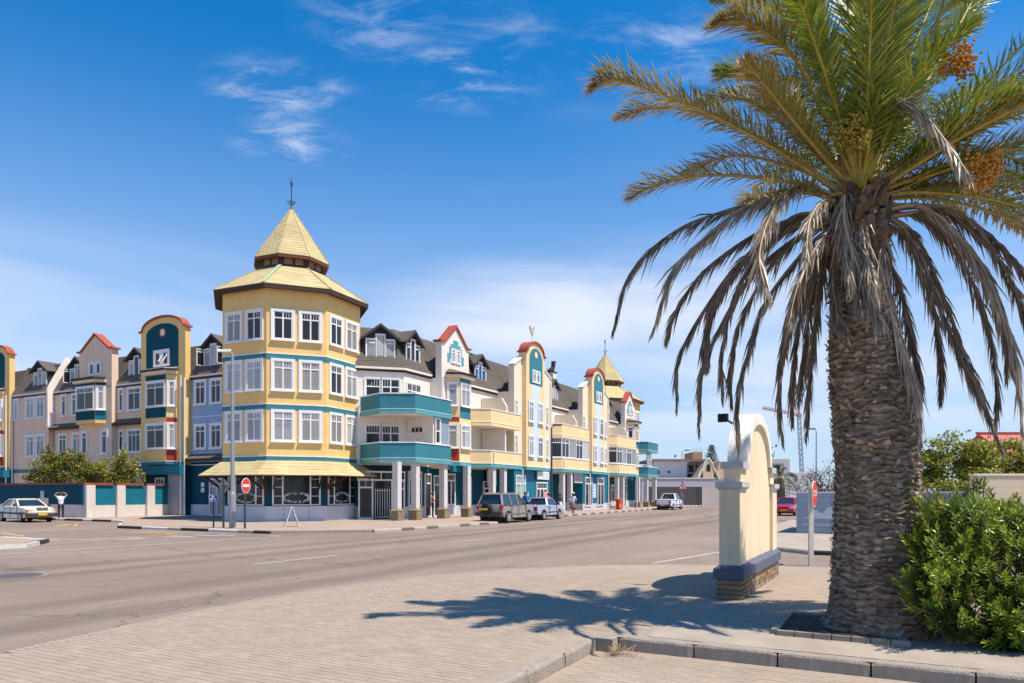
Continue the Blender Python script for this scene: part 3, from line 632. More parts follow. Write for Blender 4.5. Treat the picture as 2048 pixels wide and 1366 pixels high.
def tower(name, label, c, zb, dz, rot, full=True):
    T = Thing(name, label, 'building', c[0], c[1], zb)
    Z = lambda z: z+dz
    AP = 4.12; V = octo(c, AP, rot)
    w = MB(); w.prism(V, Z(3.95) if full else Z(9), Z(14.05)); T.part('wall', w, M['yellow'])
    faces = [Seg(V[k], V[(k+1) % 8]) for k in range(8)]
    vis = (0, 1, 2) if full else (1, 2, 3)
    def o8(a): return octo(c, a, rot)
    if full:
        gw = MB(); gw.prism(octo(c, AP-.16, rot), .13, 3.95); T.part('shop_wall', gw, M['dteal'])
        pl = MB(); pl.prism(octo(c, AP+.02, rot), .13, 1.02)
        T.part('tiled_plinth', pl, M['tile'])
        for z0, z1 in ((9.69, 9.98), (6.72, 7.0), (3.72, 3.95)):
            bt = MB(); band(bt, V[0:4]+[V[4]], z0, z1, .03, -.0); T.part('teal_band', bt, M['teal'])
            bw = MB(); band(bw, V[0:4]+[V[4]], z1, z1+.055, .045, -.0); T.part('white_moulding', bw, M['white'])
        for k in vis:
            s = faces[k]
            for z, h in ((4.90, 1.67), (7.90, 1.67), (10.88, 1.62)):
                for t in (.27, .73):
                    s.win(T, s.L*t, z, 1.06, h, cols=2, trim=.155, tran=.76, glass='gdark' if z > 10 and (k+int(t*2)) % 3 else 'gcur')
        # shop windows with frosted leaf garlands
        for k in vis:
            s = faces[k]; s2 = Seg(s.at(.0, -.16), s.at(s.L, -.16))
            fo = MB(); W0, W1 = .32, s.L-.32; zb_, zt = 1.06, 3.15
            def bx(t0, t1, z0, z1, o=.06): s2.slab(fo, z0, z1, o, t0, t1)
            bx(W0, W1, zb_, zb_+.07); bx(W0, W1, zt, zt+.07); wside = .55
            for t in (W0, W0+wside, W1-wside-.09, W1-.09): bx(t, t+.09, zb_+.07, zt)
            for t0 in (W0+.09, W1-wside):
                for zz in (1.6, 2.12, 2.62): bx(t0, t0+wside-.09, zz, zz+.03, .05)
            F = T.part('shop_window', fo, M['white'])
            pn = MB(); s2.poly(pn, [(W0+.05, zb_+.05), (W1-.05, zb_+.05), (W1-.05, zt+.02), (W0+.05, zt+.02)], .02, .012)
            obj('pane', pn.shift(T.org).mesh('pane', M['gdark']), F)
            lf = MB(); cx = (W0+W1)/2; rr = random.Random(k+5)
            for i in range(130):
                an = rr.uniform(0, 6.283); rx, rz_ = .72+rr.gauss(0, .05), .27+rr.gauss(0, .04); x, z = cx+rx*math.cos(an), 1.52+rz_*math.sin(an)
                ta = rr.uniform(0, 6.283); l, ww = .13, .028; dx, dz_ = math.cos(ta), math.sin(ta)
                a0, b0 = s2.at(0, .034+.0004*i/130)
                P = [(x-dx*l/2, z-dz_*l/2), (x-dz_*ww, z+dx*ww), (x+dx*l/2, z+dz_*l/2), (x+dz_*ww, z-dx*ww)]
                lf.add([(a0+s2.u.x*px, b0+s2.u.y*px, pz) for px, pz in P], [(3, 2, 1, 0)])
            obj('leaf_decal', lf.shift(T.org).mesh('leaf_decal', mat('frosted_leaf_print', (.42, .52, .50), .6, .3, 9)), F)
        # dark shop entrance left of the tower's left face
        # canopy over the shop
        cn = MB(); fc = (0, 1, 2); shingle8(cn, c, rot, 5.46, 2.84, 4.14, 3.72, 7, fc)
        K = T.part('canopy', cn, M['roofy'])
        so_ = MB(); ring8(so_, octo(c, 4.0, rot), octo(c, 5.44, rot), 2.95, 2.79, fc); 
        lo, hi = o8(5.44), o8(4.14)
        for kk, fl in ((0, 0), (3, 1)):
            pt = [(*lo[kk], 2.80), (*hi[kk], 2.95), (*hi[kk], 3.70), (*lo[kk], 2.84)]; so_.add(pt, [(0, 1, 2, 3) if fl else (3, 2, 1, 0)])
        obj('soffit', so_.shift(T.org).mesh('soffit', M['brown']), K)
        fa = MB(); ring8(fa, octo(c, 5.45, rot), octo(c, 5.46, rot), 2.77, 2.83, fc); obj('fascia', fa.shift(T.org).mesh('fascia', M['brown']), K)
        for kk in (0, 1, 2, 3):
            v0, v1 = Vector((*o8(3.98)[kk], 1.9)), Vector((*o8(5.15)[kk], 2.80)); br = MB(); br.bar(v0, v1, .12, .14); br.bar(Vector((*o8(4.02)[kk], 1.6)), Vector((*o8(4.02)[kk], 2.85)), .16, .16)
            obj('bracket', br.shift(T.org).mesh('bracket', M['brown']), K)
        for k in (0, 1, 2):
            for t in (.12, .88):
                s = faces[k]; p0, p1 = s.at(s.L*t, -.1), s.at(s.L*t, 1.15); br = MB(); br.bar((*p0, 2.05), (*p1, 2.80), .08, .10)
                obj('bracket', br.shift(T.org).mesh('bracket', M['brown']), K)
    else:
        for k in vis:
            s = faces[k]
            for t in (.27, .73): s.win(T, s.L*t, Z(10.9), 1.12, 1.6, cols=2, trim=.17, tran=.76, glass='gcur')
    # main roof
    rf = MB(); shingle8(rf, c, rot, 4.62, Z(13.98), 1.97, Z(15.86), 13); RF = T.part('roof', rf, M['roofy'])
    fa = MB(); a, b = o8(4.62), o8(4.62); ring8(fa, o8(4.60), o8(4.61), Z(13.72), Z(13.96)); ring8(fa, o8(4.1), o8(4.60), Z(13.80), Z(13.72))
    obj('fascia', fa.shift(T.org).mesh('fascia', M['brown']), RF)
    if full:   # weathered green hip flashing on one hip
        hp = MB(); v0, v1 = Vector((*o8(4.64)[1], Z(14.0))), Vector((*o8(2.0)[1], Z(15.9))); hp.bar(v0, v1, .20, .05)
        obj('hip_flashing', hp.shift(T.org).mesh('hip_flashing', mat('green_flashing', (.36, .46, .25), .7, .2, 5)), RF)
    for k in range(8):
        v0, v1 = Vector((*o8(4.63)[k], Z(14.0))), Vector((*o8(1.99)[k], Z(15.885)))
        if full and k == 1: continue
        hp = MB(); hp.bar(v0, v1, .10, .04); obj('hip_cap', hp.shift(T.org).mesh('hip_cap', M['roofy']), RF)
    # lantern
    ln = MB(); ln.prism(o8(1.86), Z(15.6), Z(16.6)); LN = T.part('lantern', ln, M['brown']); LV = o8(1.86)
    for k in range(8):
        s = Seg(LV[k], LV[(k+1) % 8])
        for t in (.29, .71):
            q = MB(); s.poly(q, [(s.L*t-.24, Z(16.02)), (s.L*t+.24, Z(16.02)), (s.L*t+.24, Z(16.4)), (s.L*t-.24, Z(16.4))], .015, .01)
            obj('louvre_panel', q.shift(T.org).mesh('louvre_panel', mat('louvre', (.25, .16, .12), .6, .2, 5)), LN)
    up = MB(); shingle8(up, c, rot, 2.26, Z(16.55), .05, Z(20.2), 19); UP = T.part('spire_roof', up, M['roofy'])
    fa = MB(); ring8(fa, o8(2.24), o8(2.25), Z(16.35), Z(16.54)); ring8(fa, o8(1.8), o8(2.24), Z(16.42), Z(16.35)); obj('fascia', fa.shift(T.org).mesh('fascia', M['brownred']), UP)
    for k in range(8):
        v0, v1 = Vector((*o8(2.27)[k], Z(16.57))), Vector((*o8(.06)[k], Z(20.2))); hp = MB(); hp.bar(v0, v1, .07, .03); obj('hip_cap', hp.shift(T.org).mesh('hip_cap', M['roofy']), UP)
    fi = MB(); fi.ringcyl((*c, Z(20.05)), (0, 0, 1), [(.13, 0), (.10, .2), (.05, .3), (.035, .9), (.035, 1.55), (.07, 1.62), (.085, 1.8), (.03, 2.05), (.004, 2.2)], 10)
    for k in range(4):
        an = k*math.pi/2+.3; pts = []
        for j in range(9): t = j/8*math.pi*1.2; pts.append((c[0]+math.cos(an)*(.05+.20*math.sin(t*.8)), c[1]+math.sin(an)*(.05+.20*math.sin(t*.8)), Z(20.45)+.16*(1-math.cos(t))*.7))
        fi.tube(pts, .018, 5)
    fi.bar((c[0]-.3, c[1]+.15, Z(20.62)), (c[0]+.3, c[1]-.15, Z(20.62)), .03)
    T.part('finial', fi, M['dsteel'])
    return T
tower('corner_tower', 'yellow octagonal corner tower with spire roof and shingled canopy over the shop', (0, 0), .13, 0, R_(4.5))
tower('far_tower', 'distant octagonal tower with yellow spire roof at the far end of the terrace', (53.0, -1.4), .13, -.5, R_(0), False)
# ================================================================ TERRACE ON THE RIGHT STREET
ZE = 9.9
M['colw'] = mat('column_paint', (.66, .62, .59), .75, .08, 2, .1, 40, stain=.25)
def pillar(T, a, b, ztop=3.69, brick=True):
    p = MB(); p.box(a-.2, a+.2, b-.2, b+.2, .8 if brick else .13, ztop); P = T.part('column', p, M['colw'])
    if brick:
        q = MB(); q.box(a-.31, a+.31, b-.31, b+.31, .13, .70); q.prism([(a-.31,b-.31),(a+.31,b-.31),(a+.31,b+.31),(a-.31,b+.31)], .70, .72)
        vs = [(a-.33,b-.33,.72),(a+.33,b-.33,.72),(a+.33,b+.33,.72),(a-.33,b+.33,.72),(a-.2,b-.2,.86),(a+.2,b-.2,.86),(a+.2,b+.2,.86),(a-.2,b+.2,.86)]
        q.add(vs, [(0,1,5,4),(1,2,6,5),(2,3,7,6),(3,0,4,7),(3,2,1,0)])
        obj('brick_base', q.shift(T.org).mesh('brick_base', M['smbrick']), P)
def balcony(T, path, zf, main, light, back, zt=.91, light_h=.28, rail=True):
    """parapet along path with a lighter band at slab level, white coping, slab behind"""
    pr = MB(); band(pr, path, zf, zf+zt, 0, .14); B = T.part('balcony', pr, main)
    lb = MB(); band(lb, path, zf-light_h, zf-.03, .03, .14); obj('slab_band', lb.shift(T.org).mesh('slab_band', light), B)
    wl = MB(); band(wl, path, zf-.03, zf+.0, .05, .14); obj('moulding', wl.shift(T.org).mesh('moulding', M['white']), B)
    cp = MB(); band(cp, path, zf+zt, zf+zt+.07, .04, .18); obj('coping', cp.shift(T.org).mesh('coping', M['white']), B)
    sl = MB(); sl.prism(offset_path(path, -.142)+back, zf-light_h+.005, zf-.05); obj('slab', sl.shift(T.org).mesh('slab', M['pinkwhite']), B)
    return B
def gutter(T, path, z):
    g_ = MB(); band(g_, path, z-.10, z+.03, .20, -.06); G = T.part('gutter', g_, M['pinkwhite'])
    f_ = MB(); band(f_, path, z-.24, z-.11, .10, -.0); obj('fascia', f_.shift(T.org).mesh('fascia', M['brown']), G)
def doorway(T, seg, t, z, w, h, out=0., glass='gdark', leaf=2, name='shop_door'):
    d = MB(); f = .10
    seg.slab(d, z, z+h, out+.08, t-w/2, t-w/2+f); seg.slab(d, z, z+h, out+.08, t+w/2-f, t+w/2); seg.slab(d, z+h-f, z+h, out+.079, t-w/2+f, t+w/2-f)
    seg.slab(d, z+h*.76, z+h*.76+f, out+.078, t-w/2+f, t+w/2-f)
    for i in range(1, leaf): x = t-w/2+w*i/leaf; seg.slab(d, z, z+h*.76, out+.07, x-.06, x+.06)
    seg.slab(d, z, z+.12, out+.07, t-w/2+f, t+w/2-f)
    for i in range(1, leaf*2): x = t-w/2+w*i/leaf/2; seg.slab(d, z+h*.76+f, z+h-f, out+.05, x-.015, x+.015)
    D = T.part(name, d, M['white'])
    p = MB(); seg.slab(p, z+.02, z+h-.02, out+.02, t-w/2+.02, t+w/2-.02); obj('pane', p.shift(T.org).mesh('pane', M[glass]), D)
    return D
def pediment(T, seg, t, hw, zs, za, th, wallm, name='gable'):
    """pointed gable on a square shoulder with red coping"""
    g_ = MB(); seg.poly(g_, [(t-hw, ZE-.2), (t+hw, ZE-.2), (t+hw, zs), (t+hw-.28, zs), (t, za), (t-hw+.28, zs), (t-hw, zs)], 0, th); G = T.part(name, g_, wallm)
    c_ = MB(); o = .22
    for sg in (-1, 1):
        seg.poly(c_, [(t+sg*(hw+o), zs), (t+sg*(hw+o), zs+.13), (t+sg*(hw-.24), zs+.13), (t, za+.18), (t, za), (t+sg*(hw-.28), zs)], .12, th+.2)
    obj('coping', c_.shift(T.org).mesh('coping', M['redcap']), G); return G
def roundgable(T, seg, t, hw, zs, zc, z0, out, th, wallm, tealm):
    """tall round-headed gable with teal arched panel, roundel and red coping"""
    def arc(hw_, zs_, zc_, n=16): return [(t+hw_*math.cos(math.pi*i/n), zs_+(zc_-zs_)*math.sin(math.pi*i/n)) for i in range(n+1)]
    g_ = MB(); ap = arc(hw-.22, zs+.1, zc); seg.poly(g_, [(t-hw, z0), (t+hw, z0), (t+hw, zs)]+ap+[(t-hw, zs)], out, th+out); G = T.part('gable', g_, wallm)
    c_ = MB(); oa = [(t+hw+.16, zs), (t+hw+.16, zs+.14), (t+hw-.1, zs+.16)]+arc(hw-.16, zs+.16, zc+.16)+[(t-hw+.1, zs+.16), (t-hw-.16, zs+.14), (t-hw-.16, zs)]
    n = len(oa); ia = [(t+hw, zs), (t+hw-.01, zs+.01), (t+hw-.2, zs+.1)]+ap+[(t-hw+.2, zs+.1), (t-hw+.01, zs+.01), (t-hw, zs)]
    for i in range(n-1): seg.poly(c_, [ia[i], oa[i], oa[i+1], ia[i+1]], out+.12, th+out+.2)
    obj('coping', c_.shift(T.org).mesh('coping', M['redcap']), G)
    return G
def arched_panel(T, G, seg, t, hw, z0, zs, zc, out, m):
    p = MB(); seg.poly(p, [(t-hw, z0), (t+hw, z0)]+[(t+hw*math.cos(math.pi*i/16), zs+(zc-zs)*math.sin(math.pi*i/16)) for i in range(17)], out, .02)
    obj('arched_panel', p.shift(T.org).mesh('arched_panel', m), G)
    return
def roundel(T, G, seg, t, z, r, out):
    for rad, o_, m, nm in ((r, out+.03, 'redcap', 'roundel_ring'), (r*.72, out+.045, 'pinkwhite', 'roundel')):
        p = MB(); seg.poly(p, [(t+rad*math.cos(2*math.pi*i/20), z+rad*math.sin(2*math.pi*i/20)) for i in range(20)], o_, .06); obj(nm, p.shift(T.org).mesh(nm, M[m]), G)
def downpipe(T, a, b, z0, z1, m='white'):
    p = MB(); p.tube([(a, b, z0), (a, b, z1)], .055, 8); T.part('downpipe', p, M[m])
def party_wall(T, a, b0, b1, zb, steps, th=.16, m='pinkwhite'):
    """thin dividing wall in the plane a = const, outline [(b, z)]"""
    w_ = MB(); w_.extr(steps, (a-th/2, 0, 0), (0, 1, 0), (0, 0, 1), (1, 0, 0), th); return T.part('dividing_wall', w_, M[m])
def mirrored(f, c):
    return lambda p: (2*c-p[0], p[1])

def balcony_house(name, label, mir):
    """corner house with two teal balconies on columns and two dormers; mir mirrors it for the far end"""
    X = (lambda a: 54.4-a) if mir else (lambda a: a)
    T = Thing(name, label, 'building', X(4.0), -6.2, .13, 'houses of the right-hand terrace')
    P = [(X(1.55), -3.95), (X(3.75), -6.2), (X(6.7), -6.2)]; foot = P+[(X(6.7), 2.0), (X(1.55), 2.0)]
    path = P if not mir else P[::-1]
    w_ = MB(); w_.prism(foot, 3.6, ZE); T.part('wall', w_, M['pinkwhite'])
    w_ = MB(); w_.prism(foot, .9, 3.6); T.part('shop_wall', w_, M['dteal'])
    w_ = MB(); w_.prism(foot, .13, .9); band(w_, path, .13, .9, .03); T.part('plinth', w_, M['tile'])
    r = MB(); mansard(r, path, ZE+.02, 12.7, 1.25); RF = T.part('roof', r, M['roof'])
    q = offset_path(path, -1.25); tp = MB(); tp.prism(q+[(q[-1][0], 1.5), (q[0][0], 1.5)], ZE, 12.72); obj('roof_top', tp.shift(T.org).mesh('roof_top', M['roof']), RF)
    gutter(T, path, ZE)
    S = [Seg(path[i], path[i+1]) for i in range(2)]
    s1, s2 = (S[0], S[1]) if not mir else (S[1], S[0])
    dormer(T, s1, s1.L*.52, 10.35, 2.15, 1.55, .8); dormer(T, s2, s2.L*.42, 10.35, 1.75, 1.5, .75)
    for z in (4.02, 7.02):
        s1.win(T, s1.L*.36, z+.05, .95, 2.1, cols=1, trim=.08, tran=.76, glass='gdark', sill=False)
        s1.win(T, s1.L*.72, z+.05, 1.15, 2.1, cols=2, trim=.08, tran=.76, glass='gdark', sill=False)
        s2.win(T, s2.L*.35, z+.05, 1.5, 1.95, cols=3, trim=.08, tran=.76, glass='gdark', sill=False)
    BP = [(X(1.6), -4.35), (X(.75), -6.6), (X(1.8), -8.5), (X(5.8), -8.5), (X(6.25), -7.3)]
    if mir: BP = BP[::-1]
    bk = [(X(6.4), -6.3), (X(3.8), -6.3), (X(1.75), -4.15)]
    if mir: bk = bk[::-1]
    balcony(T, BP, 3.97, M['teal'], M['lteal'], bk); balcony(T, BP, 6.98, M['teal'], M['lteal'], bk)
    # wing wall that closes the lower balcony, with a glazed strip
    sg = Seg((X(4.1), -8.36), (X(5.75), -8.36)) if not mir else Seg((X(5.75), -8.36), (X(4.1), -8.36))
    wl = MB(); sg.slab(wl, 4.96, 6.70, .0, .62 if not mir else 0, sg.L if not mir else sg.L-.62, .1); T.part('balcony_screen', wl, mat('grey_blue_screen', (.25, .33, .38), .5, .1, 2))
    if not mir:
        wl = MB(); wl.extr([(-6.25, 4.9), (-8.3, 4.9), (-8.3, 6.7), (-6.25, 6.7)], (X(4.0), 0, 0), (0, 1, 0), (0, 0, 1), (1, 0, 0), .12); T.part('dividing_wall', wl, M['pinkwhite'])
        for i in range(3):
            pc = MB(); pc.box(3.96, 3.995, -7.45+i*.3, -7.25+i*.3, 5.75+.02*(i == 1), 6.05); T.part('wall_picture', pc, M['brown'])
    sg.win(T, .32 if not mir else sg.L-.32, 5.0, .5, 1.6, cols=1, trim=.06, tran=.5, glass='gdark', sill=False)
    pillar(T, X(.95), -7.75); pillar(T, X(2.22), -8.2); pillar(T, X(5.4), -8.15)
    if not mir:
        # shop entrance: glazed board, barred gate, side light, between tower and columns
        sd = Seg((1.15, -4.45), (3.6, -6.55)); fr = MB()
        doorway(T, sd, .55, .13, .95, 2.6, .0, leaf=1, name='shop_front')
        gt = MB()
        for i in range(7): p = sd.at(1.15+i*.15, .1); gt.tube([(*p, .2), (*p, 2.1)], .018, 6)
        for z in (.26, 1.95): p0, p1 = sd.at(1.12, .1), sd.at(2.08, .1); gt.bar((*p0, z), (*p1, z), .03)
        T.part('barred_gate', gt, M['white'])
        dk = MB(); sd.slab(dk, .15, 2.6, .0, 1.08, 2.12, .1); T.part('dark_doorway', dk, M['gdark'])
        tr = MB(); sd.slab(tr, 2.65, 3.1, .02, .0, 3.1, .05); tr2 = MB()
        for t in (0, .75, 1.5, 2.25, 3.02): sd.slab(tr2, 2.6, 3.15, .05, t, t+.06)
        sd.slab(tr2, 2.58, 2.68, .07, 0, 3.1); sd.slab(tr2, 3.1, 3.2, .07, 0, 3.1)
        TR = T.part('transom_frame', tr2, M['white']); obj('pane', tr.shift(T.org).mesh('pane', M['gdark']), TR)
        doorway(T, sd, 2.62, .13, .9, 2.5, .0, leaf=1, name='side_light')
        doorway(T, Seg(*[P[1], P[2]]), 1.1, .9, 1.5, 2.35, .03, leaf=3, name='shop_window')
        doorway(T, Seg(*[P[1], P[2]]), 2.6, .13, .75, 3.0, .03, leaf=1, name='open_door')
    return T
balcony_house('balcony_house', 'house with two curved teal balconies on brick-footed columns beside the corner tower', False)
balcony_house('balcony_house', 'far end house with teal balconies under the distant tower', True)

def roof_strip(T, path, z0, z1, inset=1.25, back=(1.5, 1.5), along='b'):
    r = MB(); mansard(r, path, z0+.02, z1, inset); RF = T.part('roof', r, M['roof']); q = offset_path(path, -inset)
    tp = MB(); tp.prism(q+([(q[-1][0], back[0]), (q[0][0], back[0])] if along == 'b' else [(back[0], q[-1][1]), (back[0], q[0][1])]), z0, z1+.02); obj('roof_top', tp.shift(T.org).mesh('roof_top', M['roof']), RF)

def pointed_house(name, label, a0, label2=None):
    """narrow house with pointed gable, stepped teal window surround and a two-storey bay"""
    c = a0+1.75; T = Thing(name, label, 'building', c, -7.15, .13, 'houses of the right-hand terrace')
    S = Seg((a0, -7.15), (a0+3.5, -7.15))
    w_ = MB(); w_.box(a0+.01, a0+3.49, -7.15, 2, 3.6, ZE-.2); T.part('wall', w_, M['pinkwhite'])
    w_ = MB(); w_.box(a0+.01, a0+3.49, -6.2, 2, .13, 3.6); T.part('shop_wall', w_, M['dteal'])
    w_ = MB(); w_.box(a0+.02, a0+3.48, -6.24, -6.2, .13, .9); T.part('plinth', w_, M['tile'])
    G = pediment(T, S, 1.75, 1.75, 12.15, 13.45, .5, M['pinkwhite'])
    # stepped teal surround
    st = MB()
    for (x0, x1, z0, z1) in ((-1.05, -.78, 10.9, 11.5), (-.8, -.6, 11.2, 12.0), (.6, .8, 11.2, 12.0), (.78, 1.05, 10.9, 11.5), (-.62, .62, 11.95, 12.2), (-.3, .3, 12.2, 12.5)):
        S.poly(st, [(1.75+x0, z0), (1.75+x1, z0), (1.75+x1, z1), (1.75+x0, z1)], .03, .03)
    obj('stepped_surround', st.shift(T.org).mesh('stepped_surround', M['lteal']), G)
    S.win(T, 1.75-.32, 10.95, .42, .85, .0, G, cols=1, trim=.1, tran=.8, glass='gcur', sill=False); S.win(T, 1.75+.32, 10.95, .42, .85, .0, G, cols=1, trim=.1, tran=.8, glass='gcur', sill=False)
    roof_strip(T, [(a0, -6.2), (a0+3.5, -6.2)], ZE, 12.7)
    # bay
    bp = [(c-1.25, -7.15), (c-.72, -7.95), (c+.72, -7.95), (c+1.25, -7.15)]; bs = [Seg(bp[i], bp[i+1]) for i in range(3)]
    b_ = MB(); b_.prism(bp, 3.97, 9.75); B = T.part('bay', b_, M['pyellow'])
    for k, s in enumerate(bs):
        tl = 'teal' if k == 1 else None
        def pan(z0, z1, m, nm):
            q = MB(); s.slab(q, z0, z1, .02, .03, s.L-.03); obj(nm, q.shift(T.org).mesh(nm, M[m]), B)
        if tl: pan(7.0, 7.75, 'teal', 'teal_panel'); pan(9.45, 9.72, 'teal', 'teal_panel')
        else: pan(6.75, 7.05, 'red', 'red_panel'); pan(4.02, 4.85, 'red', 'red_panel')
        for z in (4.95, 7.85): s.win(T, s.L/2, z, s.L-.38 if k == 1 else s.L-.42, 1.5, .02, B, cols=2 if k == 1 else 1, trim=.12, tran=.76, glass='gcur')
    q = MB(); band(q, bp, 3.69, 3.93, .04, .5); obj('slab_band', q.shift(T.org).mesh('slab_band', M['lteal']), B)
    q = MB(); band(q, bp, 3.93, 3.97, .06, .5); obj('moulding', q.shift(T.org).mesh('moulding', M['white']), B)
    rp = offset_path(bp, .28); q = MB(); q.prism(rp, 9.76, 9.95); obj('bay_cornice', q.shift(T.org).mesh('bay_cornice', M['cream']), B)
    q = MB(); q.prism(offset_path(bp, .36), 9.95, 10.07); obj('bay_eave', q.shift(T.org).mesh('bay_eave', M['brown']), B)
    q = MB(); rt = offset_path(bp, .40); it = [(c-.9, -7.16), (c-.6, -7.3), (c+.6, -7.3), (c+.9, -7.16)]
    for i in range(3): q.add([(*rt[i], 10.07), (*rt[i+1], 10.07), (*it[i+1], 10.42), (*it[i], 10.42)], [(0, 1, 2, 3)])
    q.add([(*p, 10.42) for p in it], [(0, 1, 2, 3)]); obj('bay_roof', q.shift(T.org).mesh('bay_roof', M['roof']), B)
    sf = MB(); sf.box(a0+.05, a0+3.45, -7.12, -6.2, 3.5, 3.68); T.part('soffit', sf, M['pinkwhite'])
    sv = MB(); sv.box(c-1.2, c+1.2, -7.75, -7.45, 3.25, 3.68); T.part('beam', sv, M['tealwall'])
    pillar(T, a0+1.65, -8.15); downpipe(T, a0-.06, -7.3, 3.0, 9.7)
    s = Seg((a0, -6.24), (a0+3.5, -6.24)); doorway(T, s, .8, .13, 1.0, 2.9, .0, leaf=1); doorway(T, s, 2.5, .9, 1.1, 2.3, .0, leaf=2, name='shop_window')
    return T
pointed_house('pointed_gable_house', 'narrow white house with red pointed gable, stepped teal surround and bay window', 6.7)
pointed_house('pointed_gable_house', 'distant pointed gable house just before the far teal balconies', 44.2)

def link_house(name, label, a0, a1, glazed, dorm, chim=False, ac=False):
    """set-back house between gables: two pale yellow balconies, mansard with dormer, dividing walls"""
    T = Thing(name, label, 'building', (a0+a1)/2, -6.2, .13, 'houses of the right-hand terrace')
    S = Seg((a0, -6.2), (a1, -6.2)); path = [(a0, -6.2), (a1, -6.2)]
    w_ = MB(); w_.box(a0+.005, a1-.005, -6.2, 2, 3.6, ZE); T.part('wall', w_, M['pinkwhite'])
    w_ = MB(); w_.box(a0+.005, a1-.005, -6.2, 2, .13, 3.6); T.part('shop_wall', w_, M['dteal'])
    w_ = MB(); w_.box(a0+.01, a1-.01, -6.24, -6.2, .13, .9); T.part('plinth', w_, M['tile'])
    r = MB(); mansard(r, path, ZE+.02, 12.7, 1.25); RF = T.part('roof', r, M['roof'])
    tp = MB(); tp.box(a0, a1, -4.95, 1.5, ZE, 12.72); obj('roof_top', tp.shift(T.org).mesh('roof_top', M['roof']), RF)
    rc = MB(); rc.box(a0+.2, a1, -4.99, -4.8, 12.72, 12.84); obj('ridge_cap', rc.shift(T.org).mesh('ridge_cap', mat('green_ridge', (.10, .17, .09), .6, .2, 4)), RF)
    gutter(T, path, ZE); ma = (a0+a1)/2; dv = a0+(a1-a0)*.6
    for t, gl in dorm: dormer(T, S, t, 10.35, 1.95, 1.4, .75, glass=gl)
    bp = [(a0+.02, -7.3), (a0+.9, -8.5), (a1-.03, -8.5)]; bk = [(a1-.03, -6.3), (a0+.02, -6.3)]
    for z in (3.97, 6.98):
        balcony(T, bp, z, M['pyellow'], M['pyellow'] if z > 5 else M['lteal'], bk)
        for t in (.9, S.L-1.1): S.win(T, t, z+.05, .95, 2.05, cols=1, trim=.12, tran=.78, glass='gdark', sill=False)
    party_wall(T, dv, 0, 0, 0, [(-6.25, 7.02), (-8.45, 7.02), (-8.45, 8.35), (-8.0, 9.05), (-6.25, 9.12)], .18, 'cream')
    party_wall(T, dv, 0, 0, 0, [(-6.25, 4.02), (-8.3, 4.02), (-8.3, 6.68), (-6.25, 6.68)], .18, 'pinkwhite')
    # raked parapets on the roof slope
    for a in (a0+.12,):
        party_wall(T, a, 0, 0, 0, [(-6.42, 9.85), (-6.42, 10.25), (-5.0, 13.0), (-4.7, 13.0), (-4.7, 12.0), (-6.1, 9.85)], .2, 'pinkwhite')
    if glazed:
        bs = [Seg(bp[0], bp[1]), Seg(bp[1], bp[2])]
        for s, n in zip(bs, (1, 4)):
            for i in range(n): s.win(T, s.L*(i+.5)/n, 4.97, s.L/n-.06, 1.68, -.06, cols=2 if i % 2 == 0 and n > 1 else 1, trim=.03, tran=.76 if i % 2 == 0 else None, glass='gcur' if i % 2 else 'gdark', sill=False)
    pillar(T, a0+1.6, -8.2, brick=False); pillar(T, a0+3.3, -8.2, brick=False)
    doorway(T, S, 1.3, .13, 1.0, 2.9, .04, leaf=1); doorway(T, S, S.L-1.6, .13, 1.1, 2.6, .04, leaf=1)
    downpipe(T, a1-.1, -8.62, .13, 3.7); downpipe(T, a0+1.25, -8.62 if False else -8.58, 4.0, 4.8, 'pinkwhite')
    if chim:
        ch = MB(); ma += 3.0; ch.box(ma-.1, ma+.7, -5.0, -4.3, 12.6, 13.6); CH = T.part('chimney', ch, M['pinkwhite'])
        cw = MB(); x, y = ma+.3, -4.05
        cw.box(ma-.16, ma+.76, -5.06, -4.24, 13.6, 13.7); cw.extr([(-.8, 0), (.3, .55), (.35, 1.1), (1.0, 1.15), (.75, .95), (.62, .5), (.3, .0)], (ma+.2, -4.8, 13.7), (1, 0, 0), (0, 0, 1), (0, 1, 0), .3)
        obj('chimney_cowl', cw.shift(T.org).mesh('chimney_cowl', M['dark']), CH)
    return T
LB = link_house('balcony_link_house', 'set-back house with pale yellow balconies between the pointed gable and first round gable', 10.2, 16.0, False, ((1.0, 'gdark'), (3.6, 'gblue')), ac=True)
link_house('balcony_link_house', 'set-back house with glazed-in yellow balcony between the two round gables', 22.8, 30.1, True, ((4.6, 'gcur'), (1.4, 'gcur')), True)
link_house('balcony_link_house', 'set-back house with glazed-in yellow balcony beyond the second round gable', 37.0, 44.2, True, ((4.4, 'gcur'), (1.4, 'gcur')))

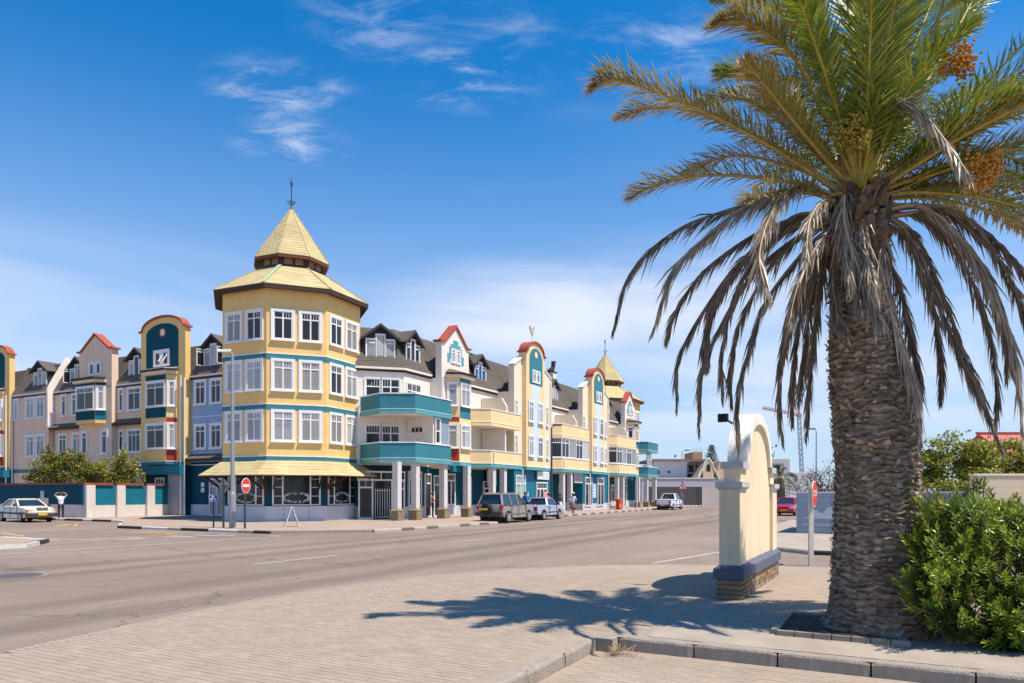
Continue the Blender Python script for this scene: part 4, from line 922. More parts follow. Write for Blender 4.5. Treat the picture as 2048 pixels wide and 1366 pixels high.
def round_house(name, label, a0, a1, shopkind):
    c = (a0+a1)/2-.35; T = Thing(name, label, 'building', c, -7.8, .13, 'houses of the right-hand terrace')
    S = Seg((a0, -7.8), (a1, -7.8)); t = c-a0; L_ = a1-a0
    w_ = MB(); S.poly(w_, [(0, 3.97), (L_, 3.97), (L_, ZE), (0, ZE)], 0, 8); S.poly(w_, [(0, ZE+.001), (L_, ZE+.001), (L_, 11.75), (t+1.7, 12.75), (t-1.7, 12.75), (0, 11.95)], 0, .5); T.part('wall', w_, M['cream'])
    roof_strip(T, [(a0, -6.2), (a1, -6.2)], ZE+.01, 12.7)
    cp = MB(); S.poly(cp, [(-.06, 11.95), (t-1.6, 12.78), (t-1.6, 12.92), (-.06, 12.09)], .08, .6); S.poly(cp, [(L_+.06, 11.73), (t+1.6, 12.76), (t+1.6, 12.9), (L_+.06, 11.87)], .08, .6); T.part('coping', cp, M['pinkwhite'])
    w_ = MB(); w_.box(a0+.005, a1-.005, -7.78, 0, .75, 3.68); T.part('shop_wall', w_, M['tealwall'])
    w_ = MB(); w_.box(a0+.005, a1-.005, -7.81, 0, .13, .75); T.part('plinth', w_, M['tile'])
    b_ = MB(); b_.box(a0, a1, -7.86, -7.5, 3.69, 3.93); b_.box(c-1.75, c+1.75, -8.26, -7.86, 3.69, 3.93); T.part('teal_band', b_, M['lteal'])
    b_ = MB(); b_.box(a0, a1, -7.88, -7.5, 3.93, 3.97); b_.box(c-1.75, c+1.75, -8.28, -7.88, 3.93, 3.97); T.part('moulding', b_, M['white'])
    G = roundgable(T, S, t, 1.7, 13.2, 14.15, 3.97, .4, .3, M['pyellow'], M['teal'])
    arched_panel(T, G, S, t+.05, 1.2, 10.75, 12.75, 13.75, .43, M['teal']); roundel(T, G, S, t, 13.2, .34, .41)
    st = MB(); S.poly(st, [(t-.75, 4.5), (t+.75, 4.5), (t+.75, 10.9), (t-.75, 10.9)], .415, .03); obj('pale_blue_strip', st.shift(T.org).mesh('pale_blue_strip', M['pblue']), G)
    for x in (-.36, .36): S.win(T, t+x, 10.95, .5, .85, .43, G, cols=1, trim=.12, tran=.8, glass='gcur', sill=False)
    for z in (4.85, 7.65):
        for x in (-.9, .85): S.win(T, t+x, z, .75, 1.55, .42, G, cols=2, trim=.12, tran=.76, glass='gcur')
        S.win(T, .38, z, .32, 1.5, 0, cols=1, trim=.1, tran=.76, glass='gcur'); S.win(T, L_-.7, z, .34, 1.5, 0, cols=1, trim=.1, tran=.76, glass='gcur')
    if shopkind == 0:
        doorway(T, S, 1.0, .13, 1.7, 3.1, .03, leaf=2, glass='gmint'); doorway(T, S, L_-1.9, .13, 2.1, 2.6, .03, leaf=3)
        bd = MB(); S.poly(bd, [(L_-3.0, 2.95), (L_-.75, 2.95), (L_-.75, 3.62), (L_-3.0, 3.62)], .22, .08); BD = T.part('shop_sign', bd, M['white'])
        tx = MB()
        for i, (x, w2) in enumerate(((-2.0, .34), (-1.45, .5))):
            for j in range(3): S.poly(tx, [(L_+x, 3.08+j*.17), (L_+x+w2, 3.08+j*.17), (L_+x+w2, 3.16+j*.17), (L_+x, 3.16+j*.17)], .225, .006)
        obj('sign_print', tx.shift(T.org).mesh('sign_print', mat('pale_grey_print', (.45, .46, .52), .6, .05)), BD)
        st = MB(); x0, z0 = 2.28, 1.5
        S.poly(st, [(x0, z0), (x0+.12, z0+.45), (x0+.24, z0), (x0+.12, z0+.1)], .03, .01); T.part('wall_emblem', st, M['white'])
        # rooster on the gable top
        ro = MB(); ro.tube([W2 for W2 in [(c, -7.9, 14.2), (c, -7.9, 14.9)]], .02, 6)
        ro.extr([(-.42, .35), (-.5, .62), (-.3, .55), (-.15, .3), (.05, .32), (.12, .62), (.2, .72), (.3, .66), (.38, .62), (.3, .56), (.28, .3), (.18, .05), (.05, -.08), (-.12, -.05), (-.3, .12)], (c, -7.95, 14.95), (1, 0, 0), (0, 0, 1), (0, 1, 0), .1)
        T.part('rooster_vane', ro, mat('pale_bronze', (.55, .50, .40), .5, .2, 6))
    else:
        for x in (1.35, 4.6): doorway(T, S, x, .5, 1.75, 2.85, .03, leaf=2, name='shop_window')
        bd = MB(); S.poly(bd, [(2.55, 1.3), (3.45, 1.3), (3.45, 2.75), (2.55, 2.75)], .03, .03); BD = T.part('poster', bd, mat('pale_blue_poster', (.35, .50, .78), .6, .05))
        tx = MB()
        for j, (w2, zz) in enumerate(((.2, 2.45), (.36, 2.05), (.38, 1.75), (.36, 1.45))): S.poly(tx, [(3.0-w2, zz), (3.0+w2, zz), (3.0+w2, zz+.14), (3.0-w2, zz+.14)], .035, .004)
        obj('poster_print', tx.shift(T.org).mesh('poster_print', M['white']), BD)
    downpipe(T, a1-.12, -7.92, .2, 11.6, 'pinkwhite')
    return T
M['gmint'] = mat('mint_shop_glass', (.25, .42, .34), .1, .3, 2, coat=.5)
round_house('round_gable_house', 'round gabled house with teal arched panel and rooster on top', 16.0, 22.8, 0)
round_house('round_gable_house', 'second round gabled house in front of the distant tower', 30.1, 37.0, 1)
# rack of air-conditioning units
for i, z in enumerate((2.98, 2.36)):
    T = Thing('air_conditioner', ['upper air conditioning unit on the teal shop wall behind the grey SUV', 'lower air conditioning unit on the teal shop wall behind the grey SUV'][i], 'air conditioner', 14.4, -6.55, z, 'air conditioning units')
    b_ = MB(); b_.box(13.95, 14.85, -6.85, -6.5, z, z+.58); T.part('casing', b_, M['pinkwhite'])
    f_ = MB(); f_.ringcyl((14.3, -6.84, z+.29), (0, -1, 0), [(.23, 0), (.23, .02)], 20); T.part('fan_grille', f_, M['dsteel'])
    k_ = MB(); k_.box(14.0, 14.06, -6.9, -6.25, z-.06, z-.005); k_.box(14.75, 14.81, -6.9, -6.25, z-.06, z-.005); T.part('bracket', k_, M['dsteel'])
# ================================================================ HOUSES ON THE LEFT STREET (facing -a)
ZG = 10.55
GL = 'houses of the left-hand terrace'
def LS(b0, b1, a): return Seg((a, b1), (a, b0))        # seen from outside: larger b on the left
def left_block(name, label, b0, b1, a, upper, ground='dteal', slope=True, base=4.0):
    T = Thing(name, label, 'building', a, (b0+b1)/2, .13, GL); S = LS(b0, b1, a)
    w_ = MB(); w_.box(a, a+9, b0+.005, b1-.005, base, ZG); T.part('wall', w_, M[upper])
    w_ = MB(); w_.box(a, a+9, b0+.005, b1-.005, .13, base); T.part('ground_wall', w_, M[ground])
    if slope:
        path = [(a, b1), (a, b0)]; r = MB(); mansard(r, path, ZG+.02, 13.15, 1.2); RF = T.part('roof', r, M['roof'])
        tp = MB(); tp.box(a+1.2, a+8, b0, b1, ZG, 13.17); obj('roof_top', tp.shift(T.org).mesh('roof_top', M['roof']), RF)
        rc = MB(); rc.box(a+1.15, a+1.4, b0, b1, 13.17, 13.25); obj('ridge_cap', rc.shift(T.org).mesh('ridge_cap', M['white']), RF)
        gutter(T, path, ZG)
    return T, S
def pent(T, S, t0, t1, z, out=.75, m='roof'):
    r = MB(); a0, b0 = S.at(t0, 0), S.at(t1, 0); c0, c1 = S.at(t0, out), S.at(t1, out)
    r.add([(*c0, z), (*c1, z), (*b0, z+.36), (*a0, z+.36), (*c0, z-.16), (*c1, z-.16), (*b0, z-.16), (*a0, z-.16)], [(0,1,2,3),(4,7,6,5),(0,4,5,1),(1,5,6,2),(3,7,4,0)])
    P = T.part('pent_roof', r, M[m]); f_ = MB(); S.slab(f_, z-.20, z-.02, out+.02, t0, t1, -out+.0); obj('fascia', f_.shift(T.org).mesh('fascia', M['brown']), P)
# pale blue house next to the tower
T, S = left_block('blue_house', 'pale blue house with open dormer sashes just left of the corner tower', 3.0, 12.3, 2.0, 'blue', base=4.1)
for z in (5.15, 8.45):
    for t in (1.05, 2.75): S.win(T, t, z, 1.0, 1.65, cols=2, trim=.17, tran=.76, glass='gdark')
dormer(T, S, 2.2, 11.2, 2.3, 1.45, .85, open_=True)
pent(T, S, 0, S.L, 4.35, .6); ml = MB(); S.slab(ml, 3.86, 3.93, .04); T.part('moulding', ml, M['white'])
ml = MB(); S.slab(ml, 7.45, 7.52, .03); T.part('string_course', ml, M['pblue'])
b_ = MB(); S.slab(b_, .13, .95, .03, 0, 4.2); T.part('plinth', b_, M['tile'])
doorway(T, S, 2.9, .13, 1.6, 2.75, .03, 'gcur', 2, 'white_door'); doorway(T, S, 4.3, .95, .7, 1.9, .03, 'gcur', 1, 'narrow_window')
for z in (2.25, 1.85):
    q = MB(); S.poly(q, [(1.15, z), (1.5, z), (1.5, z+.32), (1.15, z+.32)], .05, .05); T.part('number_board', q, M['white'])
downpipe(T, 1.4, 12.25, .2, 10.4)
def left_bay(T, S, t, hw, z0, z1, outd, floors, cols_front, cols_side, soffit=None):
    """bay on the left terrace: front face in shade, right cheek in sun"""
    P = [S.at(t-hw, 0), S.at(t-hw+.35, outd), S.at(t+hw-.55, outd), S.at(t+hw, 0)]; bs = [Seg(P[i], P[i+1]) for i in range(3)]
    b_ = MB(); b_.prism(P, z0, z1); B = T.part('bay', b_, M['yellow'])
    for (za, zb, mf, ms) in floors:
        for k, s in enumerate(bs):
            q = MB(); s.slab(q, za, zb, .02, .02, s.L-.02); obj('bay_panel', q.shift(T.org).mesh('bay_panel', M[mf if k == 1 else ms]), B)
    for (zw, h) in cols_front:
        for k, s in enumerate(bs):
            if k == 0: continue
            s.win(T, s.L/2, zw, s.L-.42, h, .02, B, cols=2 if k == 1 else 1, trim=.16, tran=.78, glass='gdark' if k == 1 else 'gcur')
    return B, P
# yellow round gable
def left_gable(label, b0, b1, a):
    T, S = left_block('yellow_gable_house', label, b0, b1, a, 'yellow', slope=False, base=3.9); L_ = S.L; t = L_/2
    G = roundgable(T, S, t, L_/2-.005, 14.25, 15.2, ZG, .0, .45, M['yellow'], M['dteal'])
    arched_panel(T, G, S, t-.05, L_/2-.72, 11.35, 13.95, 14.75, .03, M['dteal']); roundel(T, G, S, t+.05, 14.05, .36, .02)
    S.win(T, t-.52, 11.6, .55, .95, .03, G, cols=1, trim=.2, tran=None, glass='gdark', sill=False); S.win(T, t+.42, 11.6, .55, .95, .03, G, cols=1, trim=.2, tran=None, glass='gdark', sill=False)
    sh = MB(); k0 = S.at(t+.15, .05); k1 = S.at(t+.7, .05); n_ = S.n
    pts = [(*k0, 12.5), (*k1, 12.5), (k1[0]+n_.x*.45, k1[1]+n_.y*.45, 11.75), (k0[0]+n_.x*.45, k0[1]+n_.y*.45, 11.75)]
    for i in range(4): sh.bar(pts[i], pts[(i+1) % 4], .05)
    obj('open_sash', sh.shift(T.org).mesh('open_sash', M['white']), G)
    B, P = left_bay(T, S, t+.05, 1.65, 4.2, 10.75, .55, [(7.5, 8.25, 'dteal', 'pyellow'), (10.35, 10.7, 'dteal', 'pyellow'), (7.15, 7.45, 'yellow', 'red'), (4.25, 5.05, 'yellow', 'red')], [(5.2, 1.75), (8.4, 1.75)], None, None)
    q = MB(); band(q, P, 3.95, 4.16, .05, .4); obj('slab_band', q.shift(T.org).mesh('slab_band', M['teal']), B); q = MB(); band(q, P, 4.16, 4.2, .07, .4); obj('moulding', q.shift(T.org).mesh('moulding', M['white']), B)
    cn = MB(); band(cn, P, 10.76, 11.0, .22, .5); obj('bay_cornice', cn.shift(T.org).mesh('bay_cornice', M['cream']), B)
    cn = MB(); band(cn, P, 11.0, 11.14, .34, .6); obj('bay_eave', cn.shift(T.org).mesh('bay_eave', M['brown']), B)
    cn = MB(); cn.prism(offset_path(P, .30), 11.14, 11.2); obj('bay_roof', cn.shift(T.org).mesh('bay_roof', M['cream']), B)
    bd = MB(); S.slab(bd, 3.92, 4.14, .03); T.part('teal_band', bd, M['teal']); bd = MB(); S.slab(bd, 3.2, 3.86, .5, 0, S.L, 0); T.part('teal_beam', bd, M['tealwall'])
    roof_strip(T, [(a+.5, b1), (a+.5, b0)], ZG+.01, 13.15, 1.2, (a+8, 0), 'a')
    downpipe(T, a-.12, b0+.35, .2, 10.6); return T, S
T, S = left_gable('yellow house with round teal gable and tipped-open attic window left of the tower', 12.3, 17.5, 1.5)
pn = MB(); S.slab(pn, .13, 3.2, .06, 3.3, 5.1); T.part('grey_screen', pn, mat('grey_render', (.30, .30, .32), .8, .1, 1.5, .1, 40))
window(T, None, S.at(2.3), S.rz, 2.35, .95, .55, cols=3, trim=.08, tran=None, glass='gdark')
left_gable('yellow house with round teal gable cut by the left edge of the picture', 35.8, 41.0, 1.3)
# peach middle houses
T, S = left_block('peach_house', 'narrow peach house with dark dormer between yellow gable and pink pointed gable', 17.5, 21.2, 2.0, 'peach', 'peach', base=3.0)
for z in (5.1, 8.45):
    S.win(T, .45, z, .42, 1.7, cols=1, trim=.16, tran=.78, glass='gdark'); S.win(T, 2.15, z, 1.5, 1.7, cols=3 if z < 6 else 2, trim=.16, tran=.78, glass='gdark')
dormer(T, S, 2.1, 11.15, 2.2, 1.4, .8); pent(T, S, 0, S.L, 7.42, .5)
T, S = left_block('pink_gable_house', 'pink house with red pointed gable and teal oriel bay above the shrubs', 21.2, 25.6, 1.5, 'peach', 'peach', False, 3.0)
ZE_old = ZE; ZE = ZG; G = pediment(T, S, 2.2, 2.2, 13.45, 14.75, .55, M['peach']); ZE = ZE_old
for x in (-.45, .45): S.win(T, 2.2+x, 11.55, .5, .85, .0, G, cols=1, trim=.14, tran=None, glass='gdark', sill=False)
roof_strip(T, [(2.0, 25.6), (2.0, 21.2)], ZG+.01, 13.15, 1.2, (9.5, 0), 'a')
B, P = left_bay(T, S, 1.95, 1.75, 7.45, 10.75, .6, [(7.75, 8.45, 'dteal', 'tealwall'), (10.5, 10.72, 'dteal', 'dteal')], [(8.6, 1.75)], None, None)  # front teal darker than the sunlit cheek's: shade put into the paint
cn = MB(); band(cn, P, 10.76, 10.98, .22, .5); obj('bay_cornice', cn.shift(T.org).mesh('bay_cornice', M['cream']), B)
cn = MB(); cn.prism(offset_path(P, .32), 10.98, 11.16); obj('bay_eave', cn.shift(T.org).mesh('bay_eave', M['brown']), B)
for t in (.75, 3.45): S.win(T, t, 5.05, .6, 1.75, cols=1, trim=.16, tran=.78, glass='gdark')
T, S = left_block('peach_house', 'peach house with open dormer behind the first shrubs, left of the pink gable', 25.6, 30.0, 2.0, 'peach', 'peach', base=3.0)
S.win(T, 1.35, 8.45, .5, 1.7, cols=1, trim=.16, tran=.78); S.win(T, 3.25, 8.45, 1.25, 1.7, cols=2, trim=.16, tran=.78)
S.win(T, 1.2, 5.1, 1.0, 1.7, cols=2, trim=.16, tran=.78); S.win(T, 3.25, 5.1, 1.05, 1.7, cols=2, trim=.16, tran=.78)
dormer(T, S, 2.9, 11.15, 2.2, 1.4, .8, open_=True); pent(T, S, 0, S.L, 7.42, .5)
pw = MB(); pw.extr([(1.38, 7.5), (1.98, 7.5), (1.98, 10.4), (3.3, 13.1), (3.3, 13.75), (2.95, 13.75), (1.5, 11.0), (1.38, 10.6)], (0, 29.98, 0), (1, 0, 0), (0, 0, 1), (0, 1, 0), .24); T.part('raked_parapet', pw, M['pinkwhite'])
T, S = left_block('peach_house', 'wider peach house with pitched dormer next to the picture edge gable', 30.25, 35.8, 1.6, 'peach', 'peach', base=3.0)
S.win(T, .55, 8.45, .55, 1.7, cols=1, trim=.16, tran=.78, glass='gcur')
for z in (5.1, 8.45):
    for t in (2.75, 4.35): S.win(T, t, z, 1.1, 1.7, cols=2, trim=.17, tran=.78, glass='gcur')
dormer(T, S, 3.9, 11.15, 2.3, 1.4, .8); downpipe(T, 1.45, 35.7, .2, 10.4)
bd = MB(); S.slab(bd, 3.6, 3.9, .04); T.part('teal_band', bd, M['teal'])
# ================================================================ GARDEN WALL (left)
M['gwall'] = mat('pale_wall_render', (.66, .61, .57), .85, .06, 1.5, .1, 50, stain=.2)
T = Thing('garden_wall', 'long teal garden wall with red coping on the left street', 'wall', -4.9, 25, .13)
w_ = MB(); w_.box(-4.9, -4.55, 14.5, 44, 1.0, 2.38); T.part('wall', w_, M['dteal']); w_ = MB(); w_.box(-4.93, -4.55, 14.5, 44, .13, 1.0); T.part('plinth', w_, M['gwall'])  # darker copy of the return wall's teal, shade put into the colour
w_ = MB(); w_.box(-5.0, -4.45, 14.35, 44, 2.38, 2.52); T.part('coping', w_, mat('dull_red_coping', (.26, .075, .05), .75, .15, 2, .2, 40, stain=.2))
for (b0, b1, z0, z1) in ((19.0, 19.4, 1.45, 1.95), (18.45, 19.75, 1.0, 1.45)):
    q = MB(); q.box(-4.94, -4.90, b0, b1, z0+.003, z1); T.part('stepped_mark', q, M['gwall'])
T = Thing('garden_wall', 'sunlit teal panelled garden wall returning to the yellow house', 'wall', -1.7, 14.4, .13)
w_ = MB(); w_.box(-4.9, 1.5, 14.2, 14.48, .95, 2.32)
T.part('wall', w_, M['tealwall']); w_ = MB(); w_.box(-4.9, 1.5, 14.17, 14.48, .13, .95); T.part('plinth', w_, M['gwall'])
for a in (-4.93, -2.75, -.45):
    q = MB(); q.box(a, a+.62, 13.92, 14.17, .13, 2.34); T.part('pier', q, M['gwall'])
for a0, a1 in ((-5.0, -2.9), (-2.7, -.6), (-.4, 1.45)):
    q = MB(); q.box(a0, a1, 14.08, 14.55, 2.345, 2.5); T.part('coping', q, MATS['dull_red_coping'])
# ================================================================ GATEWAY WALL (near right)
def gateway():
    T = Thing('gateway_wall', 'cream free-standing gateway wall with white arched top and brick foot', 'wall', -19.6, -32.02, 0)
    a0, a1, b0, b1 = -21.75, -17.45, -32.20, -31.80
    CREAM = mat('cream_render', (.82, .67, .46), .85, .06, 1.2, .25, 60, stain=.34); WH = mat('white_render', (.78, .74, .68), .85, .08, 1.5, .2, 50, stain=.35); GREY = mat('grey_render_cap', (.52, .52, .54), .8, .08, 2, .15, 50, stain=.12)
    NAVY = mat('slate_blue_plinth', (.105, .12, .165), .75, .12, 2, .15, 50, stain=.2)
    core = MB(); core.box(a0+.05, a1-.05, b0+.05, b1-.05, 0, .34); T.part('mortar_core', core, mat('sandy_mortar', (.42, .32, .22), .95, .15, 6))
    # bricks, one by one, laid round the foot
    rr = random.Random(4); cols = [(.32,.22,.13), (.27,.19,.115), (.38,.28,.18), (.22,.165,.11), (.30,.20,.11)]
    bms = []
    for i, c in enumerate(cols):
        k = MB(); k.box(-.105, .105, -.05, .05, -.034, .034); me = k.mesh('brick', mat('foot_brick_%d' % i, c, .9, .2, 8, .8, 50)); bms.append(me)
    half = []
    for row in range(4):
        z = .045+row*.083
        n = int((a1-a0)/.228)
        for i in range(n):
            a = a0+.114+(i+(.5 if row % 2 else 0))*.228
            if a > a1-.1: continue
            for b in (b0+.04, b1-.04): obj('brick', rr.choice(bms), T.o, T.loc(a, b+rr.uniform(-.006, .006), z), rr.uniform(-.02, .02))
        for j in range(2):
            b = b0+.10+j*.2
            for a in (a0+.04, a1-.04): obj('brick', rr.choice(bms), T.o, T.loc(a+rr.uniform(-.006, .006), b, z), R_(90)+rr.uniform(-.02, .02))
    q = MB(); pl = [(a0-.05, b0-.05), (a1+.05, b0-.05), (a1+.05, b1+.05), (a0-.05, b1+.05)]
    q.prism(pl, .345, .52); ii = [(a0+.03, b0+.03), (a1-.03, b0+.03), (a1-.03, b1-.03), (a0+.03, b1-.03)]
    q.add([(*p, .521) for p in pl]+[(*p, .58) for p in ii], [(0,1,5,4),(1,2,6,5),(2,3,7,6),(3,0,4,7),(4,5,6,7)]); T.part('plinth', q, NAVY)
    bi0, bi1 = b0+.03, b1-.03
    # end piers, slightly thicker than the panel
    for (x0, x1, nm) in ((a0+.04, a0+.62, 'pier'), (a1-.62, a1-.04, 'pier')):
        q = MB(); q.box(x0, x1, bi0, bi1, .58, 1.85); T.part(nm, q, CREAM)
        q = MB(); e = .05; q.prism([(x0-e, bi0-e), (x1+e, bi0-e), (x1+e, bi1+e), (x0-e, bi1+e)], 1.90, 1.99)
        q.add([(x0,bi0,1.85),(x1,bi0,1.85),(x1,bi1,1.85),(x0,bi1,1.85),(x0-e,bi0-e,1.90),(x1+e,bi0-e,1.90),(x1+e,bi1+e,1.90),(x0-e,bi1+e,1.90)], [(0,1,5,4),(1,2,6,5),(2,3,7,6),(3,0,4,7),(3,2,1,0)])
        T.part('pier_cap', q, GREY)
    p0, p1 = a0+.62, a1-.62
    q = MB(); q.box(p0, p1, bi0+.06, bi1-.06, .58, 2.34); T.part('panel', q, CREAM)
    for (x0, x1) in ((p0-.35, p0+.16), (p1-.16, p1+.35)):
        q = MB(); q.box(x0, x1, bi0+.03, bi1-.03, 1.99, 2.22); T.part('shoulder', q, CREAM); e = .08
        q = MB(); q.box(x0-e*.6, x1+e*.6, bi0-.02, bi1+.02, 2.22, 2.34); T.part('shoulder_cap', q, GREY)
    c, hw = (a0+a1)/2, (p1-p0)/2+.05; n = 28
    arc = lambda r, zr: [(c+r*math.cos(math.pi*i/n), 2.335+zr*math.sin(math.pi*i/n)) for i in range(n+1)]
    q = MB(); q.extr(arc(hw-.35, .80), (0, bi0+.062, 0), (1,0,0), (0,0,1), (0,1,0), bi1-bi0-.124); T.part('tympanum', q, CREAM)
    o_, i_ = arc(hw-.16, .99), arc(hw-.36, .79); q = MB()
    for i in range(n): q.extr([i_[i], o_[i], o_[i+1], i_[i+1]], (0, bi0-.005, 0), (1,0,0), (0,0,1), (0,1,0), bi1-bi0+.01)
    T.part('arch_rim', q, WH)
    T = Thing('floodlight', 'small black floodlight on the top of the cream gateway wall', 'floodlight', c-.75, b1, 3.12)
    q = MB(); q.box(c-.98, c-.88, b1+.06, b1+.24, 3.12, 3.27); T.part('housing', q, M['black']); q = MB(); q.bar((c-.75, b1-.02, 3.08), (c-.92, b1+.1, 3.16), .03); T.part('bracket', q, M['dsteel'])
gateway()
# low blue-grey wall with painted dune outline
T = Thing('low_wall', 'low blue-grey block wall with a white painted dune outline behind the palm', 'wall', -1.9, -34, .12)
BG = brick_mat('blue_grey_blocks', (.28, .33, .41), (.31, .36, .44), (.24, .28, .35), .6, .25, .012, .8, .4, 'xz', 0, .07)
w_ = MB(); w_.box(-2.0, -1.7, -37.5, -30.8, .12, 1.80); T.part('wall', w_, BG); w_ = MB(); w_.box(-1.7, 3.5, -31.1, -30.8, .12, 1.80); T.part('return_wall', w_, BG)
w_ = MB(); w_.box(-2.02, -1.68, -37.5, -30.78, 1.80, 1.86); T.part('coping', w_, M['white'])
w_ = MB(); S = Seg((-2.0, -30.8), (-2.0, -37.5)); PW = mat('faded_white_paint', (.60, .62, .68), .8, .08, 4)
S.poly(w_, [(.28, .75), (.55, .85), (.75, 1.12), (.9, 1.0), (1.0, .95), (1.2, 1.2), (1.35, 1.25), (1.5, 1.12), (1.62, 1.26), (1.75, 1.24), (1.9, 1.06), (2.1, 1.25), (2.4, 1.2), (2.8, .95), (3.2, .72)], .012, .01); DN = T.part('painted_dunes', w_, PW)
w_ = MB(); x = .28
for i in range(17): S.poly(w_, [(x, .46), (x+.045, .46), (x+.045, .52+.02*(i % 3 == 0)), (x, .52+.02*(i % 3 == 0))], .012, .01); x += .075
obj('painted_lettering', w_.shift(T.org).mesh('painted_lettering', PW), DN)
T = Thing('yard_wall', 'cream block yard wall behind the green hedge at the right edge', 'wall', 0, 0, .1, wx=(18.2, 23.8))
w_ = MB(); w_.box(-2.9, 9, -.1, .15, 0, 2.28); T.part('wall', w_, brick_mat('cream_blocks', (.62, .50, .36), (.65, .53, .39), (.55, .44, .32), .42, .21, .008, .9, .3, 'xz', 0, .07), absolute=False)
w_ = MB(); w_.box(-2.93, 9, -.13, .18, 2.28, 2.34); T.part('coping', w_, M['cream'], absolute=False)
# ================================================================ STREET FURNITURE
def lamp(label, a, b, h, arm=.75, az=R_(0), z0=.13, r=.09, head='w', wx=None, m='greysteel', tilt=.06):
    T = Thing('street_lamp', label, 'street lamp', a, b, z0, 'street lamps', wx=wx); x, y, z = (0, 0, 0)
    an = az-(0 if wx else ROT); d = Vector((math.cos(an), math.sin(an), 0))
    p = MB(); p.ringcyl((0, 0, 0), (0, 0, 1), [(r*1.45, 0), (r*1.45, 1.6), (r, 1.75), (r*.62, h-.05), (r*.5, h)], 12); T.part('pole', p, M[m], absolute=False, smooth=False)
    q = MB(); q.tube([(0, 0, h-.1), (0, 0, h+.02), d*.12+Vector((0, 0, h+.07)), d*arm+Vector((0, 0, h+.07+tilt))], .035, 8); T.part('arm', q, M[m], absolute=False)
    k = MB(); e = d*arm+Vector((0, 0, h+.06+tilt)); f = e+d*.6; s_ = Vector((-d.y, d.x, 0))
    k.add([e+s_*.07, f+s_*.13, f-s_*.13, e-s_*.07, e+s_*.06+Vector((0,0,.12)), f+s_*.09+Vector((0,0,.10)), f-s_*.09+Vector((0,0,.10)), e-s_*.06+Vector((0,0,.12))], [(0,1,2,3),(7,6,5,4),(0,4,5,1),(1,5,6,2),(2,6,7,3),(3,7,4,0)])
    H = T.part('lamp_head', k, M['white'] if head == 'w' else M['dsteel'], absolute=False)
    return T
lamp('tall grey street lamp in front of the yellow corner tower', -10.3, -6.58, 8.3, .1, R_(175), r=.105)
lamp('street lamp with dark head in front of the glazed yellow balconies', 11.46, -13.2, 6.25, .12, R_(-10), head='d', m='dsteel', r=.075)
lamp('distant street lamp with warning triangle by the grey street wall', 45.86, -13.3, 6.3, .3, R_(0), head='d', r=.08)
lamp('far street lamp standing above the leafless tree', 0, 0, 7.0, .1, R_(180), z0=0, wx=(25.5, 60), head='d', r=.07)
def post(T, x, y, z0, z1, r, m): p = MB(); p.tube([(x, y, z0), (x, y, z1)], r, 10); return T.part('post', p, M[m], absolute=False)
T = Thing('no_entry_sign', 'round red no entry sign on a dark post by the corner kerb', 'sign', -10.36, -7.49, .13)
post(T, 0, 0, 0, 2.3, .05, 'dsteel'); fx = R_(-62)-ROT
def disc(T, z, r, az, m, nm, off, th=.012, pts=None, parent=None):
    d = Vector((math.cos(az), math.sin(az), 0)); s_ = Vector((-d.y, d.x, 0)); k = MB()
    P = pts or [(r*math.cos(2*math.pi*i/28), r*math.sin(2*math.pi*i/28)) for i in range(28)]
    k.extr(P, d*off+Vector((0, 0, z)), s_, (0, 0, 1), d, th); return obj(nm, k.mesh(nm, m), parent or T.o)
RS = mat('sign_red', (.68, .045, .03), .4, .05)
az = R_(-13)-ROT
D = disc(T, 2.02, .36, az, M['white'], 'sign_rim', .05); disc(T, 2.02, .33, az, RS, 'sign_disc', .062, .006, parent=D); disc(T, 2.02, 0, az, M['white'], 'white_bar', .069, .004, [(-.25,-.06),(.25,-.06),(.25,.06),(-.25,.06)], D)
T = Thing('blue_sign', 'small blue sign with white lettering on a grey post by the kerb', 'sign', -10.39, -5.37, .13)
post(T, 0, 0, 0, 1.6, .04, 'dsteel'); az = R_(-75)-ROT
D = disc(T, 1.42, 0, az, M['white'], 'sign_rim', .05, .012, [(-.19,-.16),(.19,-.16),(.19,.16),(-.19,.16)]); disc(T, 1.42, 0, az, mat('sign_blue', (.02, .02, .30), .4, .05), 'sign_plate', .062, .005, [(-.17,-.14),(.17,-.14),(.17,.14),(-.17,.14)], D)
for x0, x1, z in ((-.07, .07, .07), (-.12, -.02, -.02), (.01, .13, -.02), (-.12, -.04, -.08), (.03, .12, -.08)): disc(T, 1.42, 0, az, M['white'], 'lettering', .068, .003, [(x0, z-.02), (x1, z-.02), (x1, z+.02), (x0, z+.02)], D)
T = Thing('diamond_sign', 'grey backed diamond sign on a dark post left of the tall lamp', 'sign', -10.5, -6.2, .13)
post(T, 0, 0, 0, 2.35, .05, 'dsteel'); az = R_(-95)-ROT
D = disc(T, 2.0, 0, az, mat('sign_back', (.45, .42, .38), .5, .15, 4, metal=.4), 'sign_plate', -.06, -.012, [(-.27, 0), (0, -.36), (.27, 0), (0, .36)])
disc(T, 2.0, 0, az, M['dsteel'], 'fixing_bar', -.052, .02, [(-.2, -.03), (.2, -.03), (.2, .03), (-.2, .03)], D)
T = Thing('stop_sign', 'red octagonal stop sign seen nearly edge-on on a pale post', 'sign', 0, 0, 0, wx=(7.37, 17.65))
p = MB(); p.box(-.055, .055, -.04, .04, 0, 2.05); T.part('post', p, mat('pale_post', (.58, .55, .50), .8, .1, 4, stain=.2), absolute=False)
az = R_(-33); O8 = [(.34*math.cos(math.pi/8+math.pi/4*i), .34*math.sin(math.pi/8+math.pi/4*i)) for i in range(8)]
D = disc(T, 1.78, 0, az, M['white'], 'sign_rim', .07, .014, O8); disc(T, 1.78, 0, az, RS, 'sign_plate', .085, .005, [(x*.93, y*.93) for x, y in O8], D)
